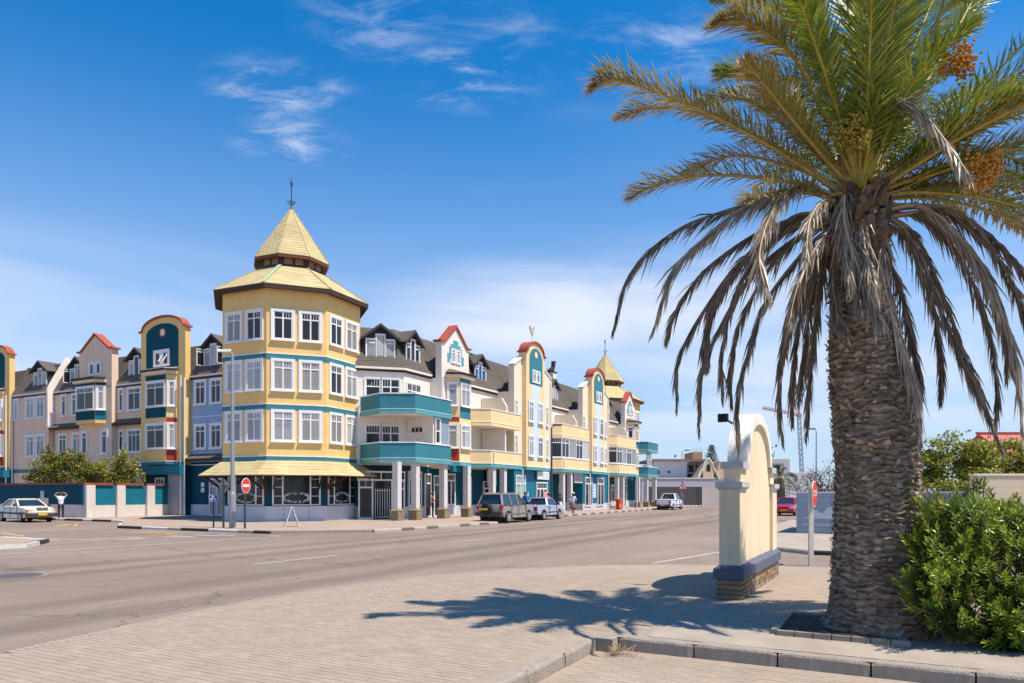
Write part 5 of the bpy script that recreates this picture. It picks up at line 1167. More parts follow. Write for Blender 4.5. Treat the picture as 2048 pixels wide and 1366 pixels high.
def text(body, size, m, parent, M4, nm='lettering'):
    cu = bpy.data.curves.new(nm, 'FONT'); cu.body = body; cu.size = size; cu.align_x = 'CENTER'; cu.align_y = 'CENTER'; cu.extrude = .001
    o = bpy.data.objects.new(nm, cu); COL.objects.link(o); dg = bpy.context.evaluated_depsgraph_get(); me = bpy.data.meshes.new_from_object(o.evaluated_get(dg)); bpy.data.objects.remove(o)
    me.materials.clear(); me.materials.append(m); r = obj(nm, me, parent); r.matrix_local = M4; return r
d = Vector((math.cos(az), math.sin(az), 0)); s_ = Vector((-d.y, d.x, 0)); m4 = Matrix((s_, Vector((0, 0, 1)), d)).transposed().to_4x4(); m4.translation = d*.093+Vector((0, 0, 1.78))
text('STOP', .21, M['white'], D, m4)
T = Thing('warning_sign', 'red bordered warning triangle on the distant lamp post', 'sign', 45.5, -13.45, .13)
post(T, 0, 0, 0, 2.9, .04, 'dsteel'); az = R_(-105)-ROT
D = disc(T, 2.45, 0, az, RS, 'sign_rim', .06, .012, [(-.5, -.38), (.5, -.38), (0, .48)]); disc(T, 2.45, 0, az, M['white'], 'sign_plate', .073, .005, [(-.32, -.27), (.32, -.27), (0, .27)], D); disc(T, 2.45, 0, az, M['black'], 'pictogram', .079, .004, [(-.09, -.2), (.09, -.2), (.05, .1), (-.05, .1)], D)
# A-frame board on the corner pavement
T = Thing('pavement_board', 'white folding pavement board seen from the side before the tower shop', 'sign', -8.07, -8.16, .13)
for s_, nm in ((-1, 'board_leaf'), (1, 'board_leaf')):
    x = Vector((.62, .78, 0)).normalized(); n = Vector((x.y, -x.x, 0))
    k = MB(); f0 = n*s_*.34; f1 = n*s_*.02+Vector((0, 0, .98))
    for e in (-.22, .22): k.bar(x*e+f0, x*e+f1, .045, .03)
    for t in (.05, .98): k.bar(x*-.22+f0.lerp(f1, t), x*.22+f0.lerp(f1, t), .04, .03)
    B = T.part(nm, k, M['white'], absolute=False)
    pn = MB(); P = [x*-.2+f0.lerp(f1, .1), x*.2+f0.lerp(f1, .1), x*.2+f0.lerp(f1, .96), x*-.2+f0.lerp(f1, .96)]; nn = (P[1]-P[0]).cross(P[3]-P[0]).normalized()*.006
    pn.add([p+nn for p in P]+[p-nn for p in P], [(0,1,2,3),(7,6,5,4),(0,4,5,1),(1,5,6,2),(2,6,7,3),(3,7,4,0)]); obj('board_face', pn.mesh('board_face', M['concrete']), B)
# street clutter by the far shops
T = Thing('plastic_chair', 'white plastic chair outside the far shop next to the red drinks box', 'chair', 33.4, -9.6, .13)
k = MB(); k.box(-.25, .25, -.24, .24, .40, .44); T.part('seat', k, M['white'], absolute=False)
k = MB(); k.extr([(-.25, .44), (.25, .44), (.22, .88), (-.22, .88)], (.22, 0, 0), (0, 1, 0), (.16, 0, 1), (1, 0, 0), .03); T.part('backrest', k, M['white'], absolute=False)
for x, y in ((-.22, -.21), (.22, -.21), (-.22, .21), (.22, .21)): k = MB(); k.bar((x*1.15, y*1.15, 0), (x, y, .41), .05); T.part('leg', k, M['white'], absolute=False)
for y in (-.26, .26): k = MB(); k.bar((-.2, y, .62), (.28, y, .64), .05, .03); k.bar((-.2, y, .42), (-.2, y, .62), .04); T.part('armrest', k, M['white'], absolute=False)
T = Thing('ice_box', 'bright red and orange drinks box beside the white plastic chair', 'box', 34.9, -9.6, .13)
k = MB(); k.prism([(-.4,-.35),(.4,-.35),(.4,.35),(-.4,.35)], .08, 1.0); T.part('body', k, mat('signal_red', (.62, .05, .02), .35, .05), absolute=False); k = MB(); k.box(-.43, .43, -.38, .38, 1.0, 1.08); T.part('lid', k, mat('orange_plastic', (.75, .22, .02), .4, .05), absolute=False); k = MB(); k.box(-.35, .35, -.358, -.352, .2, .55); T.part('orange_panel', k, MATS['orange_plastic'], absolute=False)
for x in (-.32, .32): k = MB(); k.box(x-.05, x+.05, -.3, .3, 0, .08); T.part('skid', k, M['black'], absolute=False)
def stand_board(label, a, b, w, h, m, rot, m2=None):
    T = Thing('display_board', label, 'sign', a, b, .13, rot=rot)
    k = MB(); k.box(-w/2, w/2, -.02, .02, .1, h); T.part('panel', k, m, absolute=False)
    if m2: k = MB(); k.box(-w/2+.06, w/2-.06, -.026, -.021, h*.62, h-.08); T.part('print', k, m2, absolute=False)
    for x in (-w/2+.05, w/2-.05): k = MB(); k.bar((x, 0, 0), (x, 0, .12), .04); k.bar((x, .3, 0), (x, 0, h*.8), .03); T.part('foot', k, M['dsteel'], absolute=False)
stand_board('pink and tan display board behind the silver pickup', 16.6, -10.3, .9, 1.75, mat('tan_board', (.72, .50, .32), .7, .08), 0, mat('pink_print', (.72, .30, .30), .7, .1))
stand_board('dark leaning display board with white edge beside the shop entrance', 18.5, -10.9, .8, 1.3, mat('purple_board', (.10, .08, .11), .6, .1), R_(25), M['dark'])
T = Thing('price_board', 'striped menu board hanging under the glazed yellow balcony', 'sign', 28.3, -8.1, 2.75)
k = MB(); k.box(-.95, .95, -.03, .03, 0, .9); T.part('board', k, mat('menu_board', (.62, .60, .56), .7, .1), absolute=False)
for i in range(5): k = MB(); k.box(-.82, .82, -.036, -.031, .1+i*.16, .17+i*.16); T.part('print', k, mat('menu_print', (.25, .15, .10), .7, .2), absolute=False)
# ================================================================ VEHICLES (x forward, y left, z up)
def arc_pts(cx, r, z0, n=9): return [(cx+r*math.cos(math.pi-math.pi*i/n), z0+r*math.sin(math.pi-math.pi*i/n)) for i in range(n+1)]
def make_wheel(T, x, y, r, w, rimm):
    s = 1 if y > 0 else -1
    k = MB(); k.ringcyl((x, y-s*w, r), (0, s, 0), [(r*.6, 0), (r*.94, 0), (r, .03), (r, w-.03), (r*.94, w), (r*.64, w)], 28); o = T.part('wheel', k, M['black'], absolute=False)
    k = MB(); k.ringcyl((x, y, r), (0, s, 0), [(r*.66, -.01), (r*.64, .022), (r*.54, .012), (r*.20, .020), (r*.12, .028)], 24); ri = obj('rim', k.mesh('rim', rimm), o)
    k = MB()
    for i in range(7): t = 2*math.pi*i/7; k.ringcyl((x+math.cos(t)*r*.40, y+s*.012, r+math.sin(t)*r*.40), (0, s, 0), [(r*.075, 0), (r*.075, .008)], 8)
    obj('rim_slot', k.mesh('rim_slot', M['black']), o)
def body_shell(prof, w, zsh, tum, edge=.07, crown=0.):
    """side outline prof extruded across the width; upper edge leans in, long edges rounded, sides bowed"""
    rows = [(-1, edge*1.0, .0), (-1+.10, 0, 0), (-.5, -.0, crown), (0, 0, crown*1.3), (.5, 0, crown), (1-.10, 0, 0), (1, edge, 0)]
    k = MB(); n = len(prof); cx = sum(p[0] for p in prof)/n; zc = .6
    X0, X1 = min(p[0] for p in prof), max(p[0] for p in prof)
    for (t, sh, cr) in rows:
        for (x, z) in prof:
            up = max(0., z-zsh); f = (x-(X0+X1)/2)/((X1-X0)/2); yw = w/2*(1-.10*abs(f)**3)-tum*up
            if abs(t) > .85: yy = t*yw
            else: yy = t*yw
            fx = x-sh*1.0*(1 if x > X1-.25 else -1 if x < X0+.25 else 0); zz = z-(sh*.5 if z > zsh+.1 else 0)+(cr if z > zsh else 0)
            bow = .035*(1-abs(t))*3.2 if abs(t) > .4 else .06
            fx += (bow if x > X1-.25 else -bow if x < X0+.25 else 0)
            k.v.append((fx, yy, zz))
    for r in range(len(rows)-1):
        for i in range(n):
            j = (i+1) % n; k.f.append((r*n+i, (r+1)*n+i, (r+1)*n+j, r*n+j))
    k.f.append(tuple(range(n))); k.f.append(tuple(range((len(rows)-1)*n, len(rows)*n))[::-1])
    return k
def soften(o, w):
    b = o.modifiers.new('round', 'BEVEL'); b.width = w; b.segments = 3; b.limit_method = 'ANGLE'; b.angle_limit = R_(32); b.harden_normals = False
    o.data.polygons.foreach_set('use_smooth', [True]*len(o.data.polygons)); o.data.set_sharp_from_angle(angle=R_(50))
def vehicle(name, label, cat, a, b, heading, L_, Wd, prof, cab, paint, wheels, rw, rimm, zsh, extras, glassm=None, tum=.10, pillars=(), z0=0., group=None, trimb=True):
    """cab: list of (x, z) greenhouse outline, belt rear -> roof rear -> roof front -> belt front"""
    T = Thing(name, label, cat, a, b, z0, group, rot=heading)
    BD = T.part('body', body_shell(prof, Wd, zsh, tum, crown=.012), paint, absolute=False); soften(BD, .05)
    gm = glassm or M['carglass']
    (xb0, zb0), (xr0, zr0), (xr1, zr1), (xb1, zb1) = cab; wb, wt = Wd/2-.09, Wd/2-.30
    def g(x, z, s, d=0.): f = (z-zb0)/(zr0-zb0); return Vector((x, s*(wb+(wt-wb)*f+d), z))
    k = MB(); P = [g(xb0, zb0, -1), g(xr0, zr0, -1), g(xr1, zr1, -1), g(xb1, zb1, -1), g(xb0, zb0, 1), g(xr0, zr0, 1), g(xr1, zr1, 1), g(xb1, zb1, 1)]
    k.add(P, [(0,1,2,3),(7,6,5,4),(0,4,5,1),(2,6,7,3),(1,5,6,2)]); GH = T.part('windows', k, gm, absolute=False)
    rf = MB(); ex = .03
    pts = [(xr0-.10, -wt-.02), (xr0+.1, -wt-.05), (xr1-.1, -wt-.05), (xr1+.08, -wt-.02), (xr1+.10, 0), (xr1+.08, wt+.02), (xr1-.1, wt+.05), (xr0+.1, wt+.05), (xr0-.10, wt+.02), (xr0-.12, 0)]
    rf.prism(pts, zr0-.035, zr0+.02); rf.prism([(x*.0+xr0+.12+(x-xr0)*.86, y*.84) for x, y in pts], zr0+.02, zr0+.05); soften(T.part('roof', rf, paint, absolute=False), .025)
    for s in (-1, 1):
        d = .012
        for x0_, x1_, wd in [(xb0-.02, xr0-.03, .11), (xb1+.02, xr1+.03, .08)]+[(xp, xp+(xr0-xb0)*.08, .09) for xp in pillars]:
            k = MB(); k.bar(g(x0_, zb0, s, d), g(x1_, zr0, s, d), wd, .05); obj('pillar', k.mesh('pillar', paint), GH)
    k = MB()
    for x in wheels:
        for s in (-1, 1): make_wheel(T, x, s*(Wd/2-.01), rw, .2, rimm)
    for x in wheels: k.box(x-rw*1.05, x+rw*1.05, -Wd/2+.06, Wd/2-.06, .2, rw*1.9)
    k.box(min(wheels), max(wheels), -Wd/2+.25, Wd/2-.25, .18, .4); T.part('underbody', k, M['black'], absolute=False)
    # door seams and handles
    for s in (-1, 1):
        for (x0, z0_, x1, z1_, wd, m, nm) in extras.get('side', []):
            q = MB(); y = s*(Wd/2*(1-.10*abs((x0+x1)/2/(L_/2))**3)+.004); q.box(x0, x1, y-.012, y+.012, z0_, z1_); obj(nm, q.mesh(nm, m), BD)
        q = MB(); xm = xb1-.12; q.box(xm-.05, xm+.10, s*(Wd/2-.02), s*(Wd/2+.17), zb0+.02, zb0+.16); T.part('wing_mirror', q, extras.get('mirror', M['black']), absolute=False)
    for (nm, x0, x1, y0, y1, za, zb, m) in extras.get('ends', []):
        q = MB(); q.box(x0, x1, y0, y1, za, zb); T.part(nm, q, m, absolute=False)
    return T
M['carglass'] = mat('car_glass', (.018, .022, .026), .04, .3, 2, coat=1., spec=.7)
SEAM = mat('panel_gap', (.03, .03, .03), .7, .1)
LITE = mat('clear_lamp_glass', (.55, .57, .6), .12, .1, 9, coat=.8); AMB = mat('amber_lamp', (.75, .19, .015), .25, .1, coat=.6); RLAMP = mat('red_lamp', (.42, .015, .012), .25, .1, coat=.6)
HUB = mat('silver_wheel', (.46, .46, .47), .35, .1, 8, metal=.5); DTRIM = mat('dark_bumper', (.05, .045, .042), .55, .15, 5)
# beige saloon on the left street
IV = mat('ivory_car_paint', (.78, .70, .55), .35, .03, 2, coat=.25)
pf = [(-2.30, .34), (-1.80, .27)]+arc_pts(-1.42, .37, .27)+[(-1.0, .24), (.95, .24)]+arc_pts(1.38, .37, .27)+[(1.85, .27), (2.25, .36), (2.33, .62), (2.28, .78), (1.85, .90), (.98, .98), (-1.12, 1.0), (-1.75, .98), (-2.22, .93), (-2.34, .70)]
y_ = .87
vehicle('parked_car', 'beige four-door saloon car with chrome grille by the teal garden wall', 'car', -8.75, 13.95, R_(-97), 4.7, 1.74, pf, [(-1.55, .96), (-.88, 1.40), (.18, 1.40), (1.02, .95)], IV, (1.38, -1.42), .31, HUB, .55, {
  'side': [(-2.1, .50, 2.05, .60, 0, DTRIM, 'side_moulding'), (-.06, .3, -.045, .95, 0, SEAM, 'door_gap'), (.93, .45, .945, .95, 0, SEAM, 'door_gap'), (-.95, .5, -.935, .95, 0, SEAM, 'door_gap'), (.02, .80, .2, .83, 0, DTRIM, 'door_handle'), (-.9, .80, -.72, .83, 0, DTRIM, 'door_handle')],
  'mirror': DTRIM,
  'ends': [('grille', 2.28, 2.365, -.30, .30, .60, .88, mat('grille_slats', (.20, .20, .22), .3, .4, 30, metal=.6)), ('grille_frame', 2.27, 2.372, -.33, .33, .88, .91, M['chrome']), ('grille_bar', 2.3, 2.372, -.015, .015, .6, .88, M['chrome']), ('headlight', 2.27, 2.35, -.66, -.34, .62, .80, LITE), ('headlight', 2.27, 2.35, .34, .66, .62, .80, LITE),
   ('indicator', 2.14, 2.30, -.80, -.67, .62, .80, AMB), ('indicator', 2.14, 2.30, .67, .80, .62, .80, AMB), ('bumper', 2.12, 2.42, -.84, .84, .36, .56, DTRIM), ('bumper', -2.42, -2.12, -.84, .84, .36, .56, DTRIM), ('number_plate', 2.42, 2.432, -.25, .25, .43, .55, M['plate']), ('tail_light', -2.36, -2.25, -.8, -.45, .64, .84, RLAMP), ('tail_light', -2.36, -2.25, .45, .8, .64, .84, RLAMP)]}, pillars=(-.12,))
# grey-brown SUV seen from behind
SV = mat('taupe_car_paint', (.27, .22, .19), .3, .04, 2, coat=.6); CLAD = mat('grey_cladding', (.19, .17, .16), .5, .06, 2)
pf = [(-2.05, .45), (-1.75, .36)]+arc_pts(-1.33, .43, .36)+[(-.86, .32), (.86, .32)]+arc_pts(1.33, .43, .36)+[(1.8, .36), (2.15, .46), (2.2, .75), (2.1, .98), (1.0, 1.10), (-1.5, 1.13), (-2.06, 1.12), (-2.14, .8)]
T = vehicle('parked_car', 'grey-brown SUV with spare wheel on its tailgate parked at the kerb', 'car', 4.85, -13.2, 0, 4.4, 1.84, pf, [(-2.02, 1.08), (-1.78, 1.72), (.25, 1.72), (1.05, 1.06)], SV, (1.33, -1.33), .36, HUB, .6, {
  'side': [(-1.75, .52, 1.75, .60, 0, CLAD, 'side_cladding'), (-.12, .4, -.105, 1.08, 0, SEAM, 'door_gap'), (.9, .5, .915, 1.06, 0, SEAM, 'door_gap'), (-1.0, .5, -.985, 1.08, 0, SEAM, 'door_gap'), (0, .93, .18, .97, 0, DTRIM, 'door_handle'), (-.95, .93, -.77, .97, 0, DTRIM, 'door_handle')],
  'ends': [('bumper', -2.28, -1.95, -.86, .86, .42, .66, DTRIM), ('bumper', 2.0, 2.3, -.86, .86, .42, .66, CLAD), ('tail_light', -2.16, -1.98, -.88, -.70, .80, 1.05, RLAMP), ('tail_light', -2.16, -1.98, .70, .88, .80, 1.05, RLAMP), ('number_plate', -2.45, -2.43, -.05, .50, .78, .90, M['plate']), ('headlight', 2.12, 2.22, -.75, -.45, .75, .92, LITE), ('headlight', 2.12, 2.22, .45, .75, .75, .92, LITE), ('roof_rail', -1.6, .2, -.62, -.58, 1.77, 1.82, HUB), ('roof_rail', -1.6, .2, .58, .62, 1.77, 1.82, HUB)]}, pillars=(-.95, -.05), tum=.12)
k = MB(); k.ringcyl((-2.16, .12, .86), (-1, 0, 0), [(.22, 0), (.34, .02), (.36, .08), (.36, .18), (.30, .24), (.12, .26)], 26); T.part('spare_wheel', k, M['black'], absolute=False)
def pickup(label, a, b, paint, L_, Wd, hood, scale_h, rear_glass, rimm, plate, tailc):
    hx = L_/2; ra, fa = -hx+1.05, hx-.78
    pf = [(-hx, .48), (ra-.55, .36)]+arc_pts(ra, .38, .34)+[(ra+.45, .30), (fa-.45, .30)]+arc_pts(fa, .38, .34)+[(fa+.5, .36), (hx-.05, .46), (hx, .72), (hx-.1, hood-.1), (hx-1.1, hood), (-.55, hood+.03), (-hx+.04, hood+.02), (-hx-.02, .7)]
    T = vehicle('parked_pickup', label, 'pickup truck', a, b, 0, L_, Wd, pf, [(-.52, hood), (-.22, scale_h), (.55, scale_h), (hx-1.15, hood-.02)], paint, (fa, ra), .31, rimm, .55, {
      'side': [(-.35, .35, -.335, hood-.02, 0, SEAM, 'door_gap'), (.85, .4, .865, hood-.02, 0, SEAM, 'door_gap'), (-.25, hood-.2, -.08, hood-.16, 0, DTRIM, 'door_handle'), (ra+.5, .50, fa-.45, .56, 0, DTRIM, 'side_moulding')], 'mirror': DTRIM,
      'ends': [('bumper', -hx-.14, -hx+.1, -Wd/2+.05, Wd/2-.05, .40, .56, DTRIM), ('bumper', hx-.2, hx+.06, -Wd/2+.05, Wd/2-.05, .38, .58, paint), ('tail_light', -hx-.035, -hx+.08, -Wd/2+.03, -Wd/2+.20, .62, hood-.06, tailc), ('tail_light', -hx-.035, -hx+.08, Wd/2-.20, Wd/2-.03, .62, hood-.06, tailc), ('number_plate', -hx-.16, -hx-.145, -.25, .25, .44, .55, plate), ('headlight', hx-.2, hx+.02, -Wd/2+.1, -Wd/2+.42, .66, .82, LITE), ('headlight', hx-.2, hx+.02, Wd/2-.42, Wd/2-.1, .66, .82, LITE)]}, tum=.05)
    q = MB(); q.box(-hx+.10, -.62, -Wd/2+.12, Wd/2-.12, hood+.02, hood+.035); T.part('load_bed', q, M['black'], absolute=False)
    q = MB(); q.box(-hx-.045, -hx-.02, -Wd/2+.24, Wd/2-.24, .60, hood-.02); T.part('tailgate', q, paint, absolute=False)
    return T
pickup('small silver pickup with lettered door parked ahead of the SUV', 9.75, -13.15, mat('silver_car_paint', (.44, .46, .56), .3, .03, 2, metal=.25, coat=.6), 4.3, 1.68, .99, 1.46, None, HUB, M['white'], RLAMP)
pickup('white pickup truck parked in the distance by the far columns', 42.7, -12.75, mat('white_car_paint', (.66, .67, .72), .3, .03, 2, coat=.6), 5.0, 1.76, 1.12, 1.72, None, HUB, M['plate'], RLAMP)
def small_car(label, a, b, heading, paint):
    pf = [(-2.05, .36), (-1.65, .28)]+arc_pts(-1.25, .35, .28)+[(-.85, .25), (.85, .25)]+arc_pts(1.25, .35, .28)+[(1.65, .28), (2.0, .36), (2.08, .6), (2.0, .76), (.95, .93), (-1.5, .95), (-2.0, .90), (-2.08, .65)]
    return vehicle('moving_car', label, 'car', a, b, heading, 4.1, 1.66, pf, [(-1.75, .93), (-1.1, 1.40), (.15, 1.40), (.98, .91)], paint, (1.25, -1.25), .29, HUB, .5, {'side': [(0, .3, .015, .9, 0, SEAM, 'door_gap')],
      'ends': [('headlight', 1.98, 2.12, -.74, -.42, .56, .70, LITE), ('headlight', 1.98, 2.12, .42, .74, .56, .70, LITE), ('grille', 2.0, 2.13, -.4, .4, .58, .68, DTRIM), ('bumper', 1.9, 2.16, -.8, .8, .34, .54, paint), ('number_plate', 2.16, 2.175, -.25, .25, .40, .51, M['plate'])]}, pillars=(-.2,))
small_car('red car with yellow plate driving towards the viewer beyond the gateway wall', 27.5, -26.7, R_(180), mat('red_car_paint', (.50, .015, .03), .25, .03, 2, coat=.8))
small_car('pale green car further back behind the red car', 41, -27.0, R_(180), mat('green_car_paint', (.12, .30, .26), .3, .03, 2, coat=.7))
# ================================================================ PEOPLE
def person(label, a, b, facing, h=1.72, shirt=(.7,.7,.7), legs=(.05,.05,.06), skin=(.20,.11,.07), hair=(.012,.01,.01), arms=None, legp=None, skirt=False, hat=None, z0=.13, bareleg=False, long_sleeve=False):
    """skeleton in local metres for a 1.72 m figure: x right, y forward"""
    J = {'pel': (0,0,.95), 'bel': (0,.01,1.08), 'che': (0,.0,1.30), 'neck': (0,-.01,1.46), 'hd0': (0,.015,1.54), 'hd1': (0,.02,1.66),
         'shL': (-.18,0,1.40), 'elL': (-.25,-.03,1.14), 'wrL': (-.26,.04,.90), 'haL': (-.26,.07,.80), 'shR': (.18,0,1.40), 'elR': (.25,-.03,1.14), 'wrR': (.26,.04,.90), 'haR': (.26,.07,.80),
         'hiL': (-.10,0,.90), 'knL': (-.11,.03,.50), 'anL': (-.11,-.02,.09), 'toL': (-.12,.14,.04), 'hiR': (.10,0,.90), 'knR': (.11,.03,.50), 'anR': (.11,-.02,.09), 'toR': (.12,.14,.04)}
    J.update(arms or {}); J.update(legp or {})
    Rr = {'pel': .15, 'bel': .135, 'che': .155, 'neck': .058, 'hd0': .082, 'hd1': .088, 'sh': .075, 'el': .05, 'wr': .036, 'ha': .038, 'hi': .105, 'kn': .068, 'an': .045, 'to': .035}
    E = [('pel','bel','S'),('bel','che','S'),('che','neck','S'),('neck','hd0','K'),('hd0','hd1','K')]
    for s in 'LR': E += [('che','sh'+s,'S'),('sh'+s,'el'+s,'S'),('el'+s,'wr'+s,'S' if long_sleeve else 'K'),('wr'+s,'ha'+s,'K'),('pel','hi'+s,'T'),('hi'+s,'kn'+s,'T'),('kn'+s,'an'+s,'K' if bareleg else 'T'),('an'+s,'to'+s,'B')]
    names = list(J); me = bpy.data.meshes.new('skel'); me.from_pydata([J[n] for n in names], [(names.index(p), names.index(q)) for p, q, _ in E], [])
    o = bpy.data.objects.new('skel', me); COL.objects.link(o); bpy.context.view_layer.objects.active = o
    md = o.modifiers.new('skin', 'SKIN'); md.use_smooth_shade = True
    for n, v in zip(names, me.skin_vertices[0].data):
        r = Rr.get(n, Rr.get(n[:2], .05)); v.radius = (r, r*(.72 if n in ('pel','bel','che') else 1)); v.use_root = n == 'pel'
    sb = o.modifiers.new('sub', 'SUBSURF'); sb.levels = 1; sb.render_levels = 1
    dg = bpy.context.evaluated_depsgraph_get(); bm_ = bpy.data.meshes.new_from_object(o.evaluated_get(dg)); bpy.data.objects.remove(o); bpy.data.meshes.remove(me)
    bm_.name = 'person'; cols = {'S': shirt, 'T': legs, 'K': skin, 'B': (.02,.018,.018)}; keys = list(cols)
    bm_.materials.clear()
    for k in keys: bm_.materials.append(mat('cloth_%d_%d_%d' % tuple(int(c*250) for c in cols[k]), cols[k], .8, .12, 12))
    for f in bm_.polygons:
        c = f.center; best = 9e9; kb = 'S'
        for p, q, k in E:
            P, Q = Vector(J[p]), Vector(J[q]); d = Q-P; t = max(0, min(1, (c-P).dot(d)/d.length_squared)); ds = (c-P-d*t).length-.6*(Rr.get(p, Rr.get(p[:2], .05))*(1-t)+Rr.get(q, Rr.get(q[:2], .05))*t)
            if ds < best: best = ds; kb = k
        f.material_index = keys.index(kb); f.use_smooth = True
    bo = bpy.data.objects.new('person', None); COL.objects.link(bo); x, y = W(a, b); s = h/1.72
    bo.location = (x, y, z0); bo.rotation_euler = (0, 0, ROT+facing-R_(90)); bo.scale = (s, s, s); tag(bo, label, 'person', None, 'thing')
    obj('body', bm_, bo)
    k = MB(); hc = Vector(J['hd1']); n = 12
    for i in range(6):
        ph = math.pi*.5*i/5
        for j in range(n): t = 2*math.pi*j/n; k.v.append((hc.x+.108*math.cos(t)*math.cos(ph)*.92, hc.y-.015+.112*math.sin(t)*math.cos(ph), hc.z-.02+.115*math.sin(ph)-(.07 if math.sin(t) < .2 and i == 0 else 0)))
    k.f = [(i*n+j, i*n+(j+1) % n, (i+1)*n+(j+1) % n, (i+1)*n+j) for i in range(5) for j in range(n)]
    obj('hair', k.mesh('hair', mat('hair_dark', hair, .7, .2, 20), True), bo)
    k = MB()   # face: eyes, nose, mouth, ears
    fy = hc.y+.083
    for sx in (-.032, .032): k.ringcyl((hc.x+sx, fy-.004, hc.z-.005), (0, 1, 0), [(.012, 0), (.006, .006)], 8)
    k.box(hc.x-.025, hc.x+.025, fy-.012, fy-.002, hc.z-.082, hc.z-.074); obj('eyes_and_mouth', k.mesh('eyes_and_mouth', mat('dark_feature', (.03, .015, .012), .5, .1)), bo)
    k = MB(); k.add([(hc.x-.014, fy-.01, hc.z-.048), (hc.x+.014, fy-.01, hc.z-.048), (hc.x, fy-.006, hc.z), (hc.x, fy+.022, hc.z-.042)], [(0,1,3),(1,2,3),(2,0,3),(0,2,1)])
    for sx in (-.088, .088): k.box(hc.x+sx-.008, hc.x+sx+.008, hc.y-.02, hc.y+.015, hc.z-.05, hc.z+.01)
    obj('nose_and_ears', k.mesh('nose_and_ears', mat('cloth_%d_%d_%d' % tuple(int(c*250) for c in skin), skin)), bo)
    for s_ in 'LR':   # fingers
        wv, hv = Vector(J['wr'+s_]), Vector(J['ha'+s_]); d = (hv-wv).normalized(); x = d.orthogonal().normalized(); k = MB()
        for i, l in enumerate((.075, .085, .08, .065)): p0 = hv+x*(-.027+.018*i); k.tube([p0, p0+d*l*.55, p0+d*l*.9+x.cross(d)*.02], [.0095, .009, .007], 5)
        k.tube([hv-d*.03+x*.03, hv+x*.055+d*.015, hv+x*.055+d*.04], [.011, .010, .008], 5); obj('hand', k.mesh('hand', mat('cloth_%d_%d_%d' % tuple(int(c*250) for c in skin), skin)), bo)
    if skirt:
        k = MB(); k.ringcyl((0, .01, .42), (0, 0, 1), [(.27, 0), (.24, .2), (.20, .45), (.15, .62)], 16); obj('skirt', k.mesh('skirt', mat('cloth_%d_%d_%d' % tuple(int(c*250) for c in skirt), skirt, .8, .12, 12), True), bo)
    if hat:
        k = MB(); k.ringcyl((hc.x, hc.y, hc.z+.035), (0, 0, 1), [(.205, 0), (.20, .012), (.115, .03), (.10, .11), (.05, .125)], 18); obj('hat', k.mesh('hat', mat('cloth_%d_%d_%d' % tuple(int(c*250) for c in hat), hat, .8, .1, 12), True), bo)
    return bo
person('man in white shirt standing by the garden wall with both hands raised to his head', -6.55, 14.05, R_(-120), 1.74, (.75,.74,.74), (.02,.02,.025), (.42,.24,.16), (.03,.02,.015), arms={'elL': (-.36,.08,1.53), 'wrL': (-.19,.13,1.66), 'haL': (-.11,.13,1.67), 'elR': (.36,.08,1.53), 'wrR': (.19,.13,1.66), 'haR': (.11,.13,1.67)})
T = Thing('shoulder_bag', 'small dark bag at the hip of the man with raised hands', 'bag', -6.32, 14.18, 1.02)
k = MB(); k.prism([(-.05,-.14),(.05,-.14),(.07,.14),(-.07,.14)], 0, .30); T.part('pouch', k, mat('navy_canvas', (.02, .025, .06), .8, .2, 9), absolute=False); k = MB(); k.tube([(0, -.12, .3), (-.05, -.1, .52), (-.06, .1, .52), (0, .12, .3)], .012, 6); T.part('strap', k, M['black'], absolute=False)
WALK = {'knL': (-.10,.22,.53), 'anL': (-.10,.28,.12), 'toL': (-.10,.44,.10), 'knR': (.10,-.02,.50), 'anR': (.10,-.30,.16), 'toR': (.11,-.20,.04), 'elL': (-.25,-.14,1.16), 'wrL': (-.25,-.12,.92), 'haL': (-.25,-.08,.82), 'elR': (.25,.04,1.14), 'wrR': (.25,.2,.95), 'haR': (.25,.25,.86)}
person('woman in white top and straw hat walking away along the pavement', 18.0, -12.0, R_(15), 1.66, (.62,.66,.75), (.16,.10,.10), (.13,.065,.045), arms=WALK, hat=(.62,.42,.38), bareleg=True, skirt=(.20,.12,.12))
person('woman in black top and pale skirt standing beside the leaning display board', 17.3, -11.2, R_(-100), 1.62, (.03,.03,.035), (.6,.58,.66), (.16,.085,.06), skirt=(.55,.54,.66), bareleg=True)
person('person in a blue shirt standing behind the grey-brown SUV', 11.07, -11.3, R_(-30), 1.74, (.015,.09,.32), (.05,.06,.09), (.36,.2,.13), long_sleeve=True)
person('person in a tan jacket standing behind the silver pickup', 16.0, -10.8, R_(-90), 1.66, (.34,.23,.12), (.06,.05,.05), (.2,.11,.07), long_sleeve=True)
person('person in a pink shirt leaning in the shop doorway between the columns', 6.2, -6.75, R_(-60), 1.72, (.36,.10,.16), (.02,.02,.025), (.10,.05,.035), arms={'elR': (.27,.12,1.16), 'wrR': (.10,.24,1.2), 'haR': (.02,.26,1.22)})
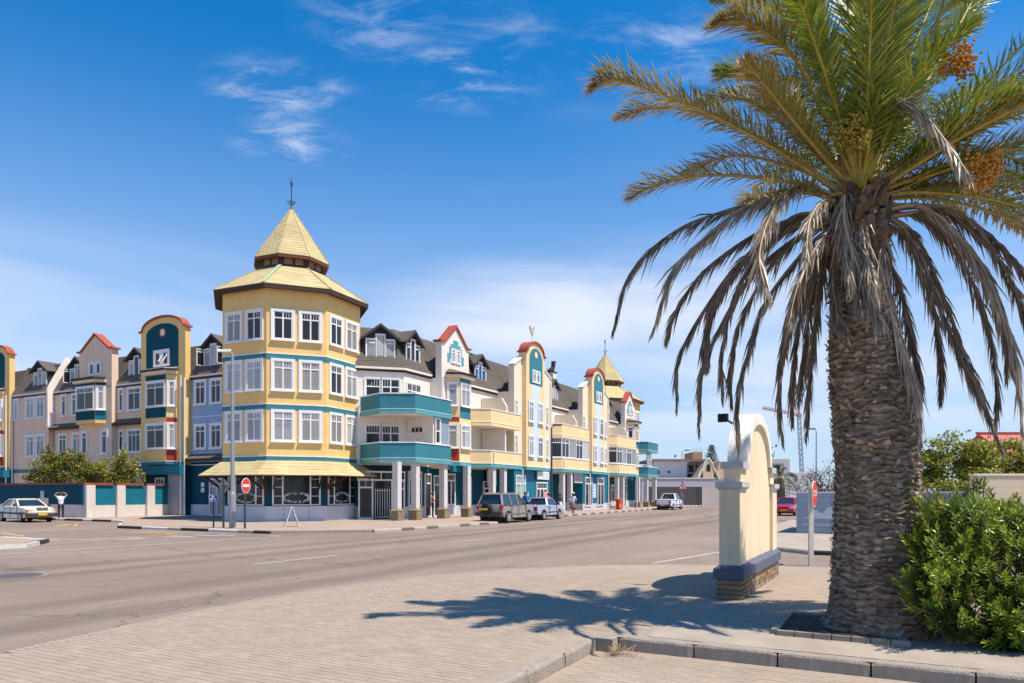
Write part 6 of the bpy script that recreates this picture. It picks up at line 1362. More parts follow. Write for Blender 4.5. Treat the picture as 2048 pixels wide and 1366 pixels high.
FRONDS=[
('m',[(4.34,9.34,5.67),(3.28,9.25,6.31),(2.21,9.12,6.76),(1.32,8.99,6.98),(1.0,8.84,6.78)]),
('m',[(4.34,9.34,5.7),(3.57,9.51,6.38),(2.56,9.73,6.95),(1.97,9.98,7.16),(1.49,10.24,7.15)]),
('m',[(4.34,9.34,5.65),(3.54,9.43,5.92),(2.6,9.56,6.04),(1.92,9.69,5.95),(1.62,9.84,5.84)]),
('m',[(4.49,9.34,5.82),(3.73,9.21,7.24),(3.26,9.04,7.57),(2.8,8.84,7.63),(2.41,8.64,7.42)]),
('g',[(4.49,9.34,5.82),(4.11,9.45,7.47),(3.6,9.6,8.24),(3.14,9.76,8.52),(2.8,9.94,8.63)]),
('m',[(4.41,9.34,5.75),(4.11,9.59,7.07),(3.57,9.91,7.6),(3.25,10.26,7.85),(3.05,10.64,7.94)]),
('g',[(4.51,9.34,5.82),(4.07,9.06,6.78),(3.65,8.69,7.32),(3.3,8.28,7.55),(2.93,7.84,7.69)]),
('g',[(4.54,9.34,5.88),(4.56,9.58,7.75),(4.6,9.89,8.75),(4.61,10.24,9.64)]),
('g',[(4.64,9.34,5.88),(4.66,9.17,6.45),(4.66,8.95,6.9),(4.69,8.7,7.79),(4.64,8.44,8.08)]),
('g',[(4.67,9.34,5.88),(4.91,9.49,6.35),(5.36,9.69,7.61),(5.83,9.91,8.62),(6.24,10.14,9.28)]),
('g',[(4.68,9.34,5.85),(5.32,9.57,6.92),(6.04,9.86,8.01),(6.57,10.19,8.82),(7.18,10.54,9.5)]),
('g',[(4.7,9.34,5.8),(4.97,9.17,6.03),(5.48,8.95,6.48),(6.2,8.7,7.23),(6.4,8.44,7.38)]),
('g',[(4.72,9.34,5.77),(5.06,9.4,5.97),(5.94,9.47,6.53),(6.83,9.55,7.11),(7.51,9.64,7.29)]),
('g',[(4.72,9.34,5.72),(5.17,9.19,5.82),(5.77,8.99,5.95),(6.27,8.77,6.03),(6.77,8.54,5.89)]),
('g',[(4.72,9.34,5.69),(5.33,9.47,5.82),(6.19,9.64,5.98),(7.12,9.84,6.07),(7.89,10.04,6.01)]),
('g',[(4.72,9.34,5.65),(5.23,9.28,5.7),(6.02,9.21,5.6),(6.6,9.13,5.41),(7.05,9.04,5.12)]),
('m',[(4.72,9.34,5.62),(5.51,9.55,5.74),(6.49,9.82,5.68),(7.32,10.12,5.52),(8.06,10.44,5.2)]),
('t',[(4.67,9.34,5.95),(4.74,9.12,6.55),(4.79,8.84,6.62),(4.87,8.53,6.35),(5.02,8.19,5.74),(5.01,7.84,5.27)]),
('m',[(4.34,9.34,5.75),(3.95,9.82,6.85),(3.47,10.45,7.53),(3.24,11.14,7.99)]),
('g',[(4.64,9.34,5.88),(4.82,9.02,6.56),(5.02,8.6,7.0),(5.32,8.14,7.18)]),
('g',[(4.59,9.34,5.88),(4.46,8.99,6.61),(4.27,8.54,7.14),(4.05,8.04,7.5)]),
('g',[(4.46,9.34,5.85),(4.26,9.42,6.71),(4.2,9.52,7.63),(4.21,9.64,8.5)]),
('g',[(4.7,9.34,5.79),(5.19,8.99,6.11),(5.58,8.54,6.34),(5.87,8.04,6.33)]),
('m',[(4.41,9.34,5.79),(3.72,9.1,6.35),(3.2,8.79,6.68),(2.75,8.44,6.9)]),
('g',[(4.6,9.34,5.95),(5.14,9.88,7.77),(6.1,10.57,8.93),(7.41,11.34,9.53)]),
('g',[(4.7,9.34,5.88),(5.83,9.88,7.08),(7.13,10.57,7.82),(8.36,11.34,8.1)]),
('g',[(4.41,9.34,5.85),(4.39,9.88,7.57),(4.25,10.57,8.78),(3.93,11.34,9.45)]),
('d',[(4.15,9.34,5.64),(3.71,9.4,5.8),(3.07,9.47,5.61),(2.22,9.56,5.32),(1.6,9.65,4.77),(1.37,9.74,3.99)]),
('t',[(4.18,9.34,5.62),(3.67,9.3,5.75),(2.99,9.24,5.48),(2.47,9.18,5.07),(2.04,9.11,4.61),(1.78,9.04,3.83)]),
('t',[(4.28,9.34,5.65),(3.7,9.04,5.69),(3.21,8.64,5.34),(2.84,8.21,4.56),(2.77,7.74,3.88)]),
('m',[(4.21,9.34,5.64),(3.63,9.02,5.59),(3.04,8.6,5.37),(2.58,8.14,5.07)]),
('d',[(4.15,9.34,5.43),(3.68,9.47,5.41),(3.2,9.64,5.24),(2.62,9.83,4.83),(2.28,10.03,4.33),(2.21,10.24,3.99)]),
('d',[(4.18,9.34,5.43),(3.77,9.37,5.4),(3.13,9.41,4.97),(2.65,9.45,4.39),(2.23,9.49,3.64),(2.19,9.54,2.93)]),
('d',[(4.18,9.34,5.36),(3.8,9.44,5.2),(3.24,9.57,4.75),(2.84,9.72,4.09),(2.61,9.88,3.43),(2.62,10.04,2.65)]),
('d',[(4.2,9.34,5.26),(3.88,9.31,5.03),(3.32,9.27,4.34),(3.09,9.23,3.77),(2.9,9.19,3.05),(2.89,9.14,2.32)]),
('d',[(4.2,9.34,5.23),(3.94,9.38,4.85),(3.73,9.44,4.38),(3.59,9.5,3.77),(3.56,9.57,3.1),(3.65,9.64,2.45)]),
('d',[(4.23,9.34,5.2),(4.09,9.51,4.89),(4.04,9.73,4.24),(4.06,9.98,3.58),(4.1,10.24,3.11)]),
('d',[(4.23,9.34,5.17),(4.12,9.43,4.8),(4.05,9.56,4.06),(4.03,9.69,3.4),(4.04,9.84,2.53)]),
('d',[(4.21,9.34,5.43),(3.6,9.62,5.27),(3.11,9.99,4.91),(2.88,10.4,4.31),(2.96,10.84,3.66)]),
('d',[(4.28,9.34,5.36),(4.2,9.77,4.98),(4.04,10.32,4.29),(4.09,10.94,3.6)]),
('t',[(4.44,9.34,5.62),(4.3,9.2,5.77),(4.18,9.01,5.22),(4.23,8.8,4.64),(4.31,8.57,4.1),(4.31,8.34,3.8)]),
('t',[(4.6,9.34,5.49),(4.61,9.25,5.33),(4.65,9.13,4.82),(4.72,8.99,4.21),(4.83,8.85,3.59),(4.91,8.7,3.09),(4.88,8.54,2.38)]),
('d',[(4.8,9.34,5.36),(4.94,9.41,4.92),(5.18,9.51,4.4),(5.35,9.61,3.93),(5.51,9.72,3.47),(5.59,9.84,3.08)]),
('d',[(4.87,9.34,5.43),(5.08,9.32,5.25),(5.33,9.29,4.8),(5.58,9.25,4.07),(5.82,9.22,3.45),(6.06,9.18,2.92),(6.26,9.14,2.35)]),
('d',[(4.87,9.34,5.43),(5.32,9.46,5.21),(5.74,9.61,4.52),(6.12,9.77,3.82),(6.47,9.95,3.3),(6.8,10.14,2.76)]),
('t',[(4.83,9.34,5.49),(5.3,9.24,5.49),(5.75,9.11,5.0),(6.04,8.96,4.3),(6.19,8.8,3.5),(6.17,8.64,2.38)]),
('d',[(4.83,9.34,5.49),(5.52,9.38,5.52),(6.17,9.44,5.2),(6.61,9.5,4.63),(6.94,9.57,3.84),(7.14,9.64,3.05)]),
('d',[(4.83,9.34,5.56),(5.67,9.26,5.46),(6.31,9.17,4.91),(6.68,9.06,4.24),(6.9,8.94,3.34)]),
('d',[(4.83,9.34,5.46),(5.65,9.57,5.45),(6.38,9.86,4.94),(6.94,10.19,4.26),(7.4,10.54,3.46)]),
('d',[(4.34,9.34,5.17),(4.13,9.19,4.66),(4.07,9.0,4.16),(4.09,8.79,3.77)]),
('d',[(4.41,9.34,5.43),(3.95,9.05,5.06),(3.48,8.66,4.38),(3.17,8.24,3.68)]),
('t',[(4.7,9.34,5.52),(4.71,9.14,5.16),(4.54,8.88,4.57),(4.34,8.59,4.0)]),
('t',[(4.41,9.34,5.62),(4.21,9.15,5.35),(4.14,8.91,4.82),(4.08,8.64,4.37)]),
('t',[(4.57,9.34,5.65),(4.44,9.11,5.34),(4.35,8.82,4.79),(4.26,8.49,4.33)]),
('d',[(4.49,9.34,5.49),(4.32,9.13,5.09),(4.28,8.85,4.49),(4.16,8.54,3.98)]),
('d',[(4.57,9.34,5.56),(4.51,9.15,5.23),(4.36,8.91,4.7),(4.08,8.64,4.19)]),
('t',[(4.31,9.34,5.56),(3.94,9.02,5.49),(3.58,8.6,5.08),(3.34,8.14,4.45)]),
]
# ================================================================ PALM
def crom(P, n):
    P = [Vector(p) for p in P]; P = [P[0]*2-P[1]]+P+[P[-1]*2-P[-2]]; out = []; m = len(P)-3
    for i in range(n+1):
        t = i/n*m; k = min(int(t), m-1); u = t-k; a, b, c, d = P[k:k+4]
        out.append(.5*((2*b)+(c-a)*u+(2*a-5*b+4*c-d)*u*u+(3*b-a-3*c+d)*u**3))
    return out
HEART = Vector((4.55, 9.34, 5.62))
def frond_mesh(kind, pts, seed):
    rr = random.Random(seed); N = 44; c = crom(pts, N); L_ = sum((c[i+1]-c[i]).length for i in range(N))
    lf, rc = MB(), MB()
    base = .032 if kind in 'gm' else .03
    rad = [base*(1-i/N)**1.1*.8+.006 for i in range(N+1)]; rad[0] = base*1.5; rad[1] = base*1.3
    rc.tube(c, rad, 6)
    G1, G2, BR, DD, TN = (.31, .37, .035), (.10, .16, .022), (.40, .25, .09), (.15, .115, .088), (.56, .46, .34)
    mix = lambda a, b, t: tuple(x+(y-x)*t for x, y in zip(a, b))
    rcol = {'g': (.42, .33, .04), 'm': (.40, .27, .06), 't': (.44, .34, .22), 'd': (.24, .18, .13)}[kind]
    rc.c = [mix(rcol, (.30, .20, .06), rr.random()*.3) for _ in rc.v]
    out_h = Vector((c[-1].x-c[0].x, c[-1].y-c[0].y, 0)); out_h = out_h.normalized() if out_h.length > .1 else Vector((0, -1, 0))
    den = 50 if kind in 'gm' else 50
    nl = int(L_*den); down = Vector((0, 0, -1)); t0 = .13
    side_flip = rr.choice((-1, 1))*rr.uniform(0, .5)
    gap = rr.uniform(0, 1)
    for i in range(nl):
        t = t0+(1-t0)*(i/nl); f = t*N; k = min(int(f), N-1); u = f-k; p = c[k].lerp(c[k+1], u); T = (c[k+1]-c[k]).normalized()
        ref = Vector((0, 0, 1))+out_h*.7; Nn = (ref-T*ref.dot(T)); Nn = Nn.normalized(); S = T.cross(Nn)
        prof = min(1., (t-t0)/.16+.35)*min(1., (1-t)/.30+.30)
        for sg in (-1, 1):
            if rr.random() < (.04 if kind in 'gm' else .14): continue
            L2 = (.43 if kind in 'gm' else .46 if kind == 't' else .36)*prof*(rr.uniform(.78, 1.12) if kind in 'gm' else rr.uniform(.45, 1.25)); al = R_(58-30*t+rr.gauss(0, 7)); 
            if kind in 'gm':
                v = (.62 if i % 3 == 0 else .28 if i % 3 == 1 else .0)*rr.uniform(.6, 1.3)
                d = S*sg*math.sin(al)+T*math.cos(al)+Nn*v; dr = .10 if kind == 'g' else .22
            else:
                d = S*sg*math.sin(al)*rr.uniform(.35, .8)+T*(math.cos(al)+.75)+down*rr.uniform(.25, .9)+Nn*rr.gauss(0, .16); dr = .35
            d = (d+Vector((rr.gauss(0, .07), rr.gauss(0, .07), rr.gauss(0, .07)))).normalized()
            wv = d.cross(Nn if kind in 'gm' else Vector((rr.gauss(0, 1), rr.gauss(0, 1), rr.gauss(0, 1)))).normalized()*(.0105 if kind in 'gm' else .0115)*rr.uniform(.8, 1.2)
            m_ = p+d*L2*.55; e = p+d*L2+down*dr*L2*.5*rr.uniform(.4, 1.5)+(T*.05*L2)
            o = len(lf.v); lf.v += [tuple(x) for x in (p-wv*.7, p+wv*.7, m_+wv, m_-wv, e)]; lf.f += [(o, o+1, o+2, o+3), (o+3, o+2, o+4)]
            if kind == 'g':
                b = rr.random(); cb = mix(G1, G2, rr.random()); dry = .75 if b < .05 else .0
                cc = [mix(cb, BR, dry)]*4+[mix(cb, BR, max(dry, .25+.5*rr.random()*t))]
            elif kind == 'm':
                cb = mix(mix(G1, G2, rr.random()), BR, min(1, .15+.5*t*rr.uniform(.5, 1.4)+(.35 if sg > 0 else 0)*gap)); cc = [cb]*2+[mix(cb, BR, .3)]*2+[mix(cb, TN, .5)]
            elif kind == 't': cb = mix(TN, (.44, .36, .27), rr.random()); cb = mix(cb, DD, rr.random()*.45); cc = [cb]*5
            else: cb = mix(DD, (.34, .26, .19), rr.random()**1.6); cc = [cb]*4+[mix(cb, TN, .35)]
            lf.c += cc
    return lf, rc
LEAFM = attr_mat('palm_leaflet', .42, .28, spec=.5); RACH = attr_mat('palm_rachis', .5, .0, spec=.4)
def grow_palm():
    T = Thing('palm_tree', 'large date palm with green crown and hanging dead fronds at the right', 'palm tree', 0, 0, 0, wx=(4.78, 9.34)); ox, oy = 4.78, 9.34
    # trunk with rows of old leaf scars
    prof = [(0, .70, 4.79), (.12, .66, 4.79), (.35, .60, 4.79), (.8, .555, 4.78), (1.4, .525, 4.77), (2.0, .50, 4.765), (2.7, .505, 4.73), (3.2, .485, 4.68), (3.7, .44, 4.605), (4.2, .385, 4.56), (4.7, .315, 4.51), (5.0, .31, 4.50), (5.3, .31, 4.53), (5.65, .22, 4.55)]
    zs = [p[0] for p in prof]; NT, NZ = 220, 380; v = np.zeros((NZ+1, NT, 3)); cc = np.zeros((NZ+1, NT, 3)); rng = np.random.RandomState(5)
    th = np.arange(NT)/NT*2*np.pi; jit = rng.rand(400, 60); ph = rng.rand(400)
    for i in range(NZ+1):
        z = 5.65*i/NZ; r = np.interp(z, zs, [p[1] for p in prof]); cx = np.interp(z, zs, [p[2] for p in prof])
        n1 = np.array([mnoise.noise(Vector((math.cos(t)*2.2, math.sin(t)*2.2, z*2.4))) for t in th]); n2 = np.array([mnoise.noise(Vector((math.cos(t)*6.5, math.sin(t)*6.5, z*5+9))) for t in th])
        n3 = np.array([mnoise.noise(Vector((math.cos(t)*6, math.sin(t)*6, z*58+3))) for t in th]); n4 = np.array([mnoise.noise(Vector((math.cos(t)*34, math.sin(t)*34, z*80+7))) for t in th])
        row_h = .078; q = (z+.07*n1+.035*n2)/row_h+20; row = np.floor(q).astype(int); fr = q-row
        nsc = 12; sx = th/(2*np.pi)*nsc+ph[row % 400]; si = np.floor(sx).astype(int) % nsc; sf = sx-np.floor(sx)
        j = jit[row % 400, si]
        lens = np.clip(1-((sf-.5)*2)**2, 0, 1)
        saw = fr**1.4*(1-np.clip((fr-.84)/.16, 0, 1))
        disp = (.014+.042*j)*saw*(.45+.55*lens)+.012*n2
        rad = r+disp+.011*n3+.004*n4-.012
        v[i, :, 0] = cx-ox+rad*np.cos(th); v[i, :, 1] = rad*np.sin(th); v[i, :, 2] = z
        tone = .48+.80*saw*(.4+.6*j)+.50*n3+.22*n4+.20*n1+.25*(j-.5)  # crevices toned darker: older fibre, with their shade put into the colour
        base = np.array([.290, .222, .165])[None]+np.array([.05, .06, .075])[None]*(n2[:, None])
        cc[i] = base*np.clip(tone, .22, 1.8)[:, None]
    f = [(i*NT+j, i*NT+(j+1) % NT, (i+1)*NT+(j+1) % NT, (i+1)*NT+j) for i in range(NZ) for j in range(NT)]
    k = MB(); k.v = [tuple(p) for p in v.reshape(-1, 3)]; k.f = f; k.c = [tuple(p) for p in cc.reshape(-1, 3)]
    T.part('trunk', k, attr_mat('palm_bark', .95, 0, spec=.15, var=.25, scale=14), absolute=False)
    # ragged fibre and broken lips on the old leaf scars
    rr = random.Random(21); fb = MB()
    for i in range(1500):
        z = rr.uniform(.05, 4.9); an = rr.uniform(0, 6.283); r = np.interp(z, zs, [p[1] for p in prof])+.012; cx = np.interp(z, zs, [p[2] for p in prof])-ox; d = Vector((math.cos(an), math.sin(an), 0)); s_ = Vector((-d.y, d.x, 0)); p = Vector((cx, 0, z))+d*r
        w0 = rr.uniform(.02, .07); l = rr.uniform(.02, .055); e = p+d*rr.uniform(.015, .045)+Vector((0, 0, l*rr.choice((1, 1, -.6))))+s_*rr.gauss(0, .02); o = len(fb.v)
        fb.v += [tuple(q) for q in (p-s_*w0, p+s_*w0, e+s_*w0*.35, e-s_*w0*.5)]; fb.f += [(o, o+1, o+2, o+3)]; c_ = rr.choice(((.30, .24, .18), (.20, .155, .12), (.12, .09, .07), (.36, .30, .23))); fb.c += [c_]*4
    tag(T.part('bark_fibre', fb, MATS['palm_bark'], absolute=False), kind='stuff')
    # cut leaf bases under the crown
    for i in range(230):
        an = rr.uniform(0, 6.283); z = rr.uniform(4.6, 5.6); r = .285+.02*(z-4.6); d = Vector((math.cos(an), math.sin(an), 0)); s_ = Vector((-d.y, d.x, 0)); p = Vector((4.52-ox, 0, z))+d*r; l = rr.uniform(.08, .18)
        q = p+d*l*.55+Vector((0, 0, l))+s_*rr.gauss(0, .03); b = MB(); w0, w1 = rr.uniform(.05, .085), rr.uniform(.025, .05)
        b.add([p-s_*w0, p+s_*w0, p+s_*w0*.6+d*.05, p-s_*w0*.6+d*.05, q-s_*w1, q+s_*w1, q+s_*w1*.5+d*.03, q-s_*w1*.5+d*.03], [(3,2,1,0),(4,5,6,7),(0,1,5,4),(1,2,6,5),(2,3,7,6),(3,0,4,7)])
        col = rr.choice([(.12, .085, .055), (.10, .08, .06), (.15, .09, .045), (.07, .055, .042), (.14, .115, .09)]); b.c = [col]*len(b.v)
        T.part('leaf_base', b, MATS['palm_bark'], absolute=False)
    fr = list(FRONDS)
    for i in range(13):     # fronds on the far side of the crown
        an = R_(10+160*i/12)+rr.uniform(-.1, .1); el = rr.uniform(.35, 1.25); L_ = rr.uniform(2.6, 3.3); d = Vector((math.cos(an)*math.cos(el), math.sin(an)*math.cos(el), math.sin(el))); p = HEART+Vector((0, .05, .1)); h = Vector((d.x, d.y, 0))
        fr.append(('g' if el > .6 else 'm', [p, p+d*L_*.4, p+d*L_*.75+Vector((0, 0, -.18)), p+d*L_+h*.2+Vector((0, 0, -.65))]))
    for i in range(5):      # and a few that rise towards the viewer
        an = R_(-150+30*i); el = 1.15+.1*(i % 2); L_ = 2.8; d = Vector((math.cos(an)*math.cos(el), math.sin(an)*math.cos(el), math.sin(el))); p = HEART+Vector((0, 0, .15))
        fr.append(('g', [p, p+d*L_*.4, p+d*L_*.75, p+d*L_+Vector((d.x*.4, d.y*.4, -.4))]))
    for i in range(40):     # dry petioles and torn fibre round the heart
        an = rr.uniform(0, 6.283); el = rr.uniform(-.5, .9); L_ = rr.uniform(.35, .8); d = Vector((math.cos(an)*math.cos(el), math.sin(an)*math.cos(el), math.sin(el))); p = HEART+Vector((0, 0, rr.uniform(-.3, .05)))-Vector((ox, oy, 0)); b = MB(); b.tube([p+d*.15, p+d*L_*.6, p+d*L_+Vector((rr.gauss(0, .06), rr.gauss(0, .06), -.1))], [.035, .022, .008], 5); col = rr.choice([(.30, .20, .11), (.22, .16, .11), (.36, .22, .06), (.16, .12, .09)]); b.c = [col]*len(b.v)
        T.part('dry_petiole', b, MATS['palm_bark'], absolute=False)
    for i in range(12):     # living fronds on the right, partly out of the picture
        an = R_(-42+80*i/11); el = rr.uniform(-.05, .62); L_ = rr.uniform(2.7, 3.3); d = Vector((math.cos(an)*math.cos(el), math.sin(an)*math.cos(el), math.sin(el))); p = HEART+Vector((.1, 0, .05)); h = Vector((d.x, d.y, 0))
        fr.append(('g' if i % 3 else 'm', [p, p+d*L_*.4+Vector((0, 0, .12)), p+d*L_*.75, p+d*L_+h*.1+Vector((0, 0, -.5))]))
    for i in range(13):     # dead skirt hanging behind and beside the trunk
        an = R_(5+350*i/12); L_ = rr.uniform(1.6, 2.7); h = Vector((math.cos(an), math.sin(an), 0)); p = HEART+h*.2+Vector((0, 0, -.25)); k = rr.uniform(.85, 1.25)
        if h.y < -.3: continue
        fr.append(('d', [p, p+h*k*.7+Vector((0, 0, .02)), p+h*k*1.35+Vector((0, 0, -L_*.35)), p+h*k*1.6+Vector((0, 0, -L_*.75)), p+h*k*1.6+Vector((0, 0, -L_*1.05))]))
    for i, (kind, pts) in enumerate(fr):
        lf, rc = frond_mesh(kind, pts, i*13+5); lf.shift((ox, oy, 0)); rc.shift((ox, oy, 0))
        F = obj('frond', lf.mesh('frond', LEAFM), T.o); obj('rachis', rc.mesh('rachis', RACH, True), F)
        if kind in 'td': tag(F, label='dead hanging grey-brown frond')
    # date bunches
    dm = mat('orange_dates', (.52, .24, .03), .5, .35, 30); gm = mat('green_dates', (.34, .25, .03), .5, .3, 30)
    for (u, m) in (((4.54, 9.0, 7.2), dm), ((4.22, 8.95, 6.35), gm), ((5.55, 8.9, 7.25), dm), ((4.62, 9.1, 6.75), gm), ((5.75, 8.7, 5.75), dm), ((5.6, 9.2, 6.5), dm)):
        c = Vector(u); k = MB(); 
        for s_ in range(26):
            e = c+Vector((rr.gauss(0, .09), rr.gauss(0, .08), rr.uniform(-.24, .10))); st = HEART.lerp(c, .8); k.tube([HEART.lerp(c, .3), st+Vector((0, 0, .12)), e], .006, 4)
            for q in range(13):
                p = e+Vector((rr.gauss(0, .045), rr.gauss(0, .045), rr.gauss(0, .06))); k.ringcyl(p-Vector((0, 0, .014)), (0, 0, 1), [(.004, 0), (.018, .008), (.018, .024), (.004, .034)], 6)
        k.shift((ox, oy, 0)); obj('date_bunch', k.mesh('date_bunch', m), T.o)
grow_palm()
# tree pit: edging bricks and bark soil
TP = Thing('tree_pit', 'square brick-edged soil pit at the foot of the palm', 'tree pit', -23.6, -33.5, 0)
k = MB(); n = 26
for i in range(n+1):
    for j in range(n+1):
        a, b = -24.53+1.52*i/n, -34.5+1.34*j/n; k.v.append((a, b, .042+.02*mnoise.noise(Vector((a*7, b*7, 2)))+.010*mnoise.noise(Vector((a*25, b*25, 5)))))
k.f = [(i*(n+1)+j, (i+1)*(n+1)+j, (i+1)*(n+1)+j+1, i*(n+1)+j+1) for i in range(n) for j in range(n)]
TP.part('soil', k, mat('dark_soil', (.07, .05, .037), .95, .35, 14, .8, 60))
eb = MB(); eb.box(-.1, .1, -.04, .04, -.05, .075); ebm = eb.mesh('edging_brick', mat('edging', (.34, .27, .21), .9, .2, 6, .6, 50))
for i in range(7): obj('edging_brick', ebm, TP.o, TP.loc(-24.44+.212*i, -33.12, 0)); 
for i in range(7): obj('edging_brick', ebm, TP.o, TP.loc(-22.98, -33.26-.212*i, 0), R_(90))
for i in range(7): obj('edging_brick', ebm, TP.o, TP.loc(-24.57, -33.26-.212*i, 0), R_(90))
# ================================================================ HEDGE at the right edge
def leaf(k, p, d, n, l, w, col, fold=.25):
    s = d.cross(n).normalized(); m_ = p+d*l*.45; o = len(k.v)
    k.v += [tuple(x) for x in (p, m_+s*w+n*w*fold, p+d*l-n*l*.08, m_-s*w+n*w*fold, m_)]; k.f += [(o, o+1, o+4), (o+1, o+2, o+4), (o+2, o+3, o+4), (o+3, o, o+4)]; k.c += [col, col, tuple(c*1.08 for c in col), col, tuple(c*.9 for c in col)]
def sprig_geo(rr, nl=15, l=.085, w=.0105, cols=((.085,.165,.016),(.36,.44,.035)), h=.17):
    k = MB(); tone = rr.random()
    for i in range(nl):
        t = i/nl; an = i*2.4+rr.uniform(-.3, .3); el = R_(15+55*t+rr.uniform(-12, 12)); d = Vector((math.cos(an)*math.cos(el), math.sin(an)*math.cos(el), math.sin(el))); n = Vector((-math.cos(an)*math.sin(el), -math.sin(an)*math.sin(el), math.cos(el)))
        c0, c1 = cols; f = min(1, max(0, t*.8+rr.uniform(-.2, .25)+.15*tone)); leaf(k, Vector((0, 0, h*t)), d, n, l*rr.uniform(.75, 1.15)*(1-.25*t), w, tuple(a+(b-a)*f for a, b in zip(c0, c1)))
    o = len(k.v); k.tube([(0, 0, -.12), (0, 0, h)], .004, 4); k.c += [(.12, .11, .04)]*(len(k.v)-o); return k
HEDGE = attr_mat('hedge_leaf', .33, .22, spec=.5, var=.2, scale=4)
def hedge():
    x0, y0 = 6.15, 8.95; T = Thing('hedge_shrub', 'dense glossy green shrub beside the palm at the right edge', 'shrub', 0, 0, 0, wx=(x0, y0)); rr = random.Random(31)
    # crown volume: union of lumps
    lumps = [((5.55, 8.55, .50), (.42, .55, .50)), ((5.85, 8.5, 1.05), (.55, .6, .50)), ((6.15, 8.75, 1.30), (.65, .65, .48)), ((6.6, 8.7, .7), (.75, .75, .75)), ((6.9, 8.8, 1.28), (.7, .7, .50)), ((7.5, 8.9, .9), (.8, .8, .9)), ((5.75, 8.95, 1.32), (.42, .5, .42)), ((6.2, 8.15, .40), (.6, .45, .42)), ((5.5, 8.75, 1.0), (.33, .4, .3)), ((7.0, 8.0, .4), (.7, .5, .45)), ((6.35, 9.1, 1.5), (.35, .4, .32)), ((5.72, 8.2, .16), (.2, .2, .22))]
    lumps = [((c[0], c[1], c[2]*.86), (r[0], r[1], r[2]*.90)) for c, r in lumps]+[((5.65+.35*i, 8.25+.05*(i % 3), .13), (.28, .3, .2)) for i in range(6)]+[((5.0, 8.35, .62), (.30, .28, .36)), ((5.12, 8.4, 1.02), (.34, .32, .34)), ((5.3, 8.5, 1.38), (.3, .35, .26)), ((5.15, 8.25, .30), (.2, .2, .2))]
    protos = [sprig_geo(random.Random(100+i), 15+(i % 4)*2, .078+.012*(i % 3)) for i in range(8)]
    ms = []
    for p in protos: q = MB(); q.v, q.f, q.c = list(p.v), list(p.f), list(p.c); ms.append(q.mesh('sprig', HEDGE))
    P = []
    for (c, r) in lumps:
        c, r = Vector(c), Vector(r); n = int(240*(r.x*r.y+r.y*r.z+r.x*r.z)/1.0)
        for _ in range(n):
            z = rr.uniform(-.55, 1); an = rr.uniform(0, 6.283); s_ = math.sqrt(1-z*z); d = Vector((s_*math.cos(an), s_*math.sin(an), z)); rad = rr.uniform(.80, 1.05)+.10*mnoise.noise(d*3+c)
            p = Vector((c.x+d.x*r.x*rad, c.y+d.y*r.y*rad, c.z+d.z*r.z*rad))
            if p.z < .06: p.z = rr.uniform(.05, .2)
            if any(((p.x-c2[0])/r2[0])**2+((p.y-c2[1])/r2[1])**2+((p.z-c2[2])/r2[2])**2 < .45 for c2, r2 in lumps): continue
            if (p.x-4.78)**2+(p.y-9.34)**2 < .58**2: continue
            up = (d*.8+Vector((0, 0, .55+.3*rr.random()))+Vector((rr.gauss(0, .2), rr.gauss(0, .2), 0))).normalized(); P.append((p, up))
    for _ in range(26):
        b0 = rr.choice(P); n0 = b0[1]; P += [(b0[0]+n0*rr.uniform(.08, .3)+Vector((rr.gauss(0, .07), rr.gauss(0, .07), rr.gauss(0, .07))), n0) for _ in range(9)]
    P.sort(key=lambda e: e[0].y-(.3 if abs(e[0].x/e[0].y) < .73 else -5)+rr.uniform(0, .8))
    rest = MB()
    for i, (p, up) in enumerate(P):
        q = up.to_track_quat('Z', 'Y'); s_ = rr.uniform(.8, 1.3); k = rr.randrange(8); sp = rr.uniform(0, 6.28)
        mt = Matrix.Translation(p-Vector((x0, y0, 0))) @ q.to_matrix().to_4x4() @ Matrix.Rotation(sp, 4, 'Z') @ Matrix.Scale(s_, 4)
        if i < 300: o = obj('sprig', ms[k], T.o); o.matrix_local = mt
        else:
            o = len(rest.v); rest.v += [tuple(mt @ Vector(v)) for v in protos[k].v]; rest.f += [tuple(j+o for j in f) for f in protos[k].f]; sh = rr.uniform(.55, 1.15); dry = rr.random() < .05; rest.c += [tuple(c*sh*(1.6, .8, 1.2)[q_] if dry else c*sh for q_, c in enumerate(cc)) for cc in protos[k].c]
    # tall whips along the top
    for i in range(46):
        x = rr.uniform(5.35, 7.3); y = rr.uniform(8.5, 9.2); z = 1.12+rr.uniform(-.1, .3); 
        for j in range(12): 
            an = j*2.4; d = Vector((math.cos(an)*.45, math.sin(an)*.45, .85)).normalized(); leaf(rest, Vector((x-x0, y-y0, z+.025*j)), d, Vector((-d.x*.5, -d.y*.5, .6)).normalized(), .10, .009, (.10+.06*rr.random(), .20+.07*rr.random(), .03))
    # inner leaves fill the inside, its shade put into their dark colour
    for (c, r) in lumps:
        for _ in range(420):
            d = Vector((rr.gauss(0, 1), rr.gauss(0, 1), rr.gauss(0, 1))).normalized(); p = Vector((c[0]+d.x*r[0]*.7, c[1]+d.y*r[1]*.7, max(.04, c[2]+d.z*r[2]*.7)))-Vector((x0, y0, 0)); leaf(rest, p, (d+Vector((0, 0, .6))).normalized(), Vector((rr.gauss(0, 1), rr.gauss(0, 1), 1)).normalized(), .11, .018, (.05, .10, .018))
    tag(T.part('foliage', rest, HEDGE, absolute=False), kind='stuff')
    st = MB()
    for i in range(26):
        b = Vector((rr.uniform(5.45, 7.4)-x0, rr.uniform(8.5, 9.1)-y0, 0)); st.tube([b, b+Vector((rr.gauss(0, .12), rr.gauss(0, .12), .6)), b+Vector((rr.gauss(0, .3), rr.gauss(0, .3), 1.2))], [.018, .013, .006], 5)
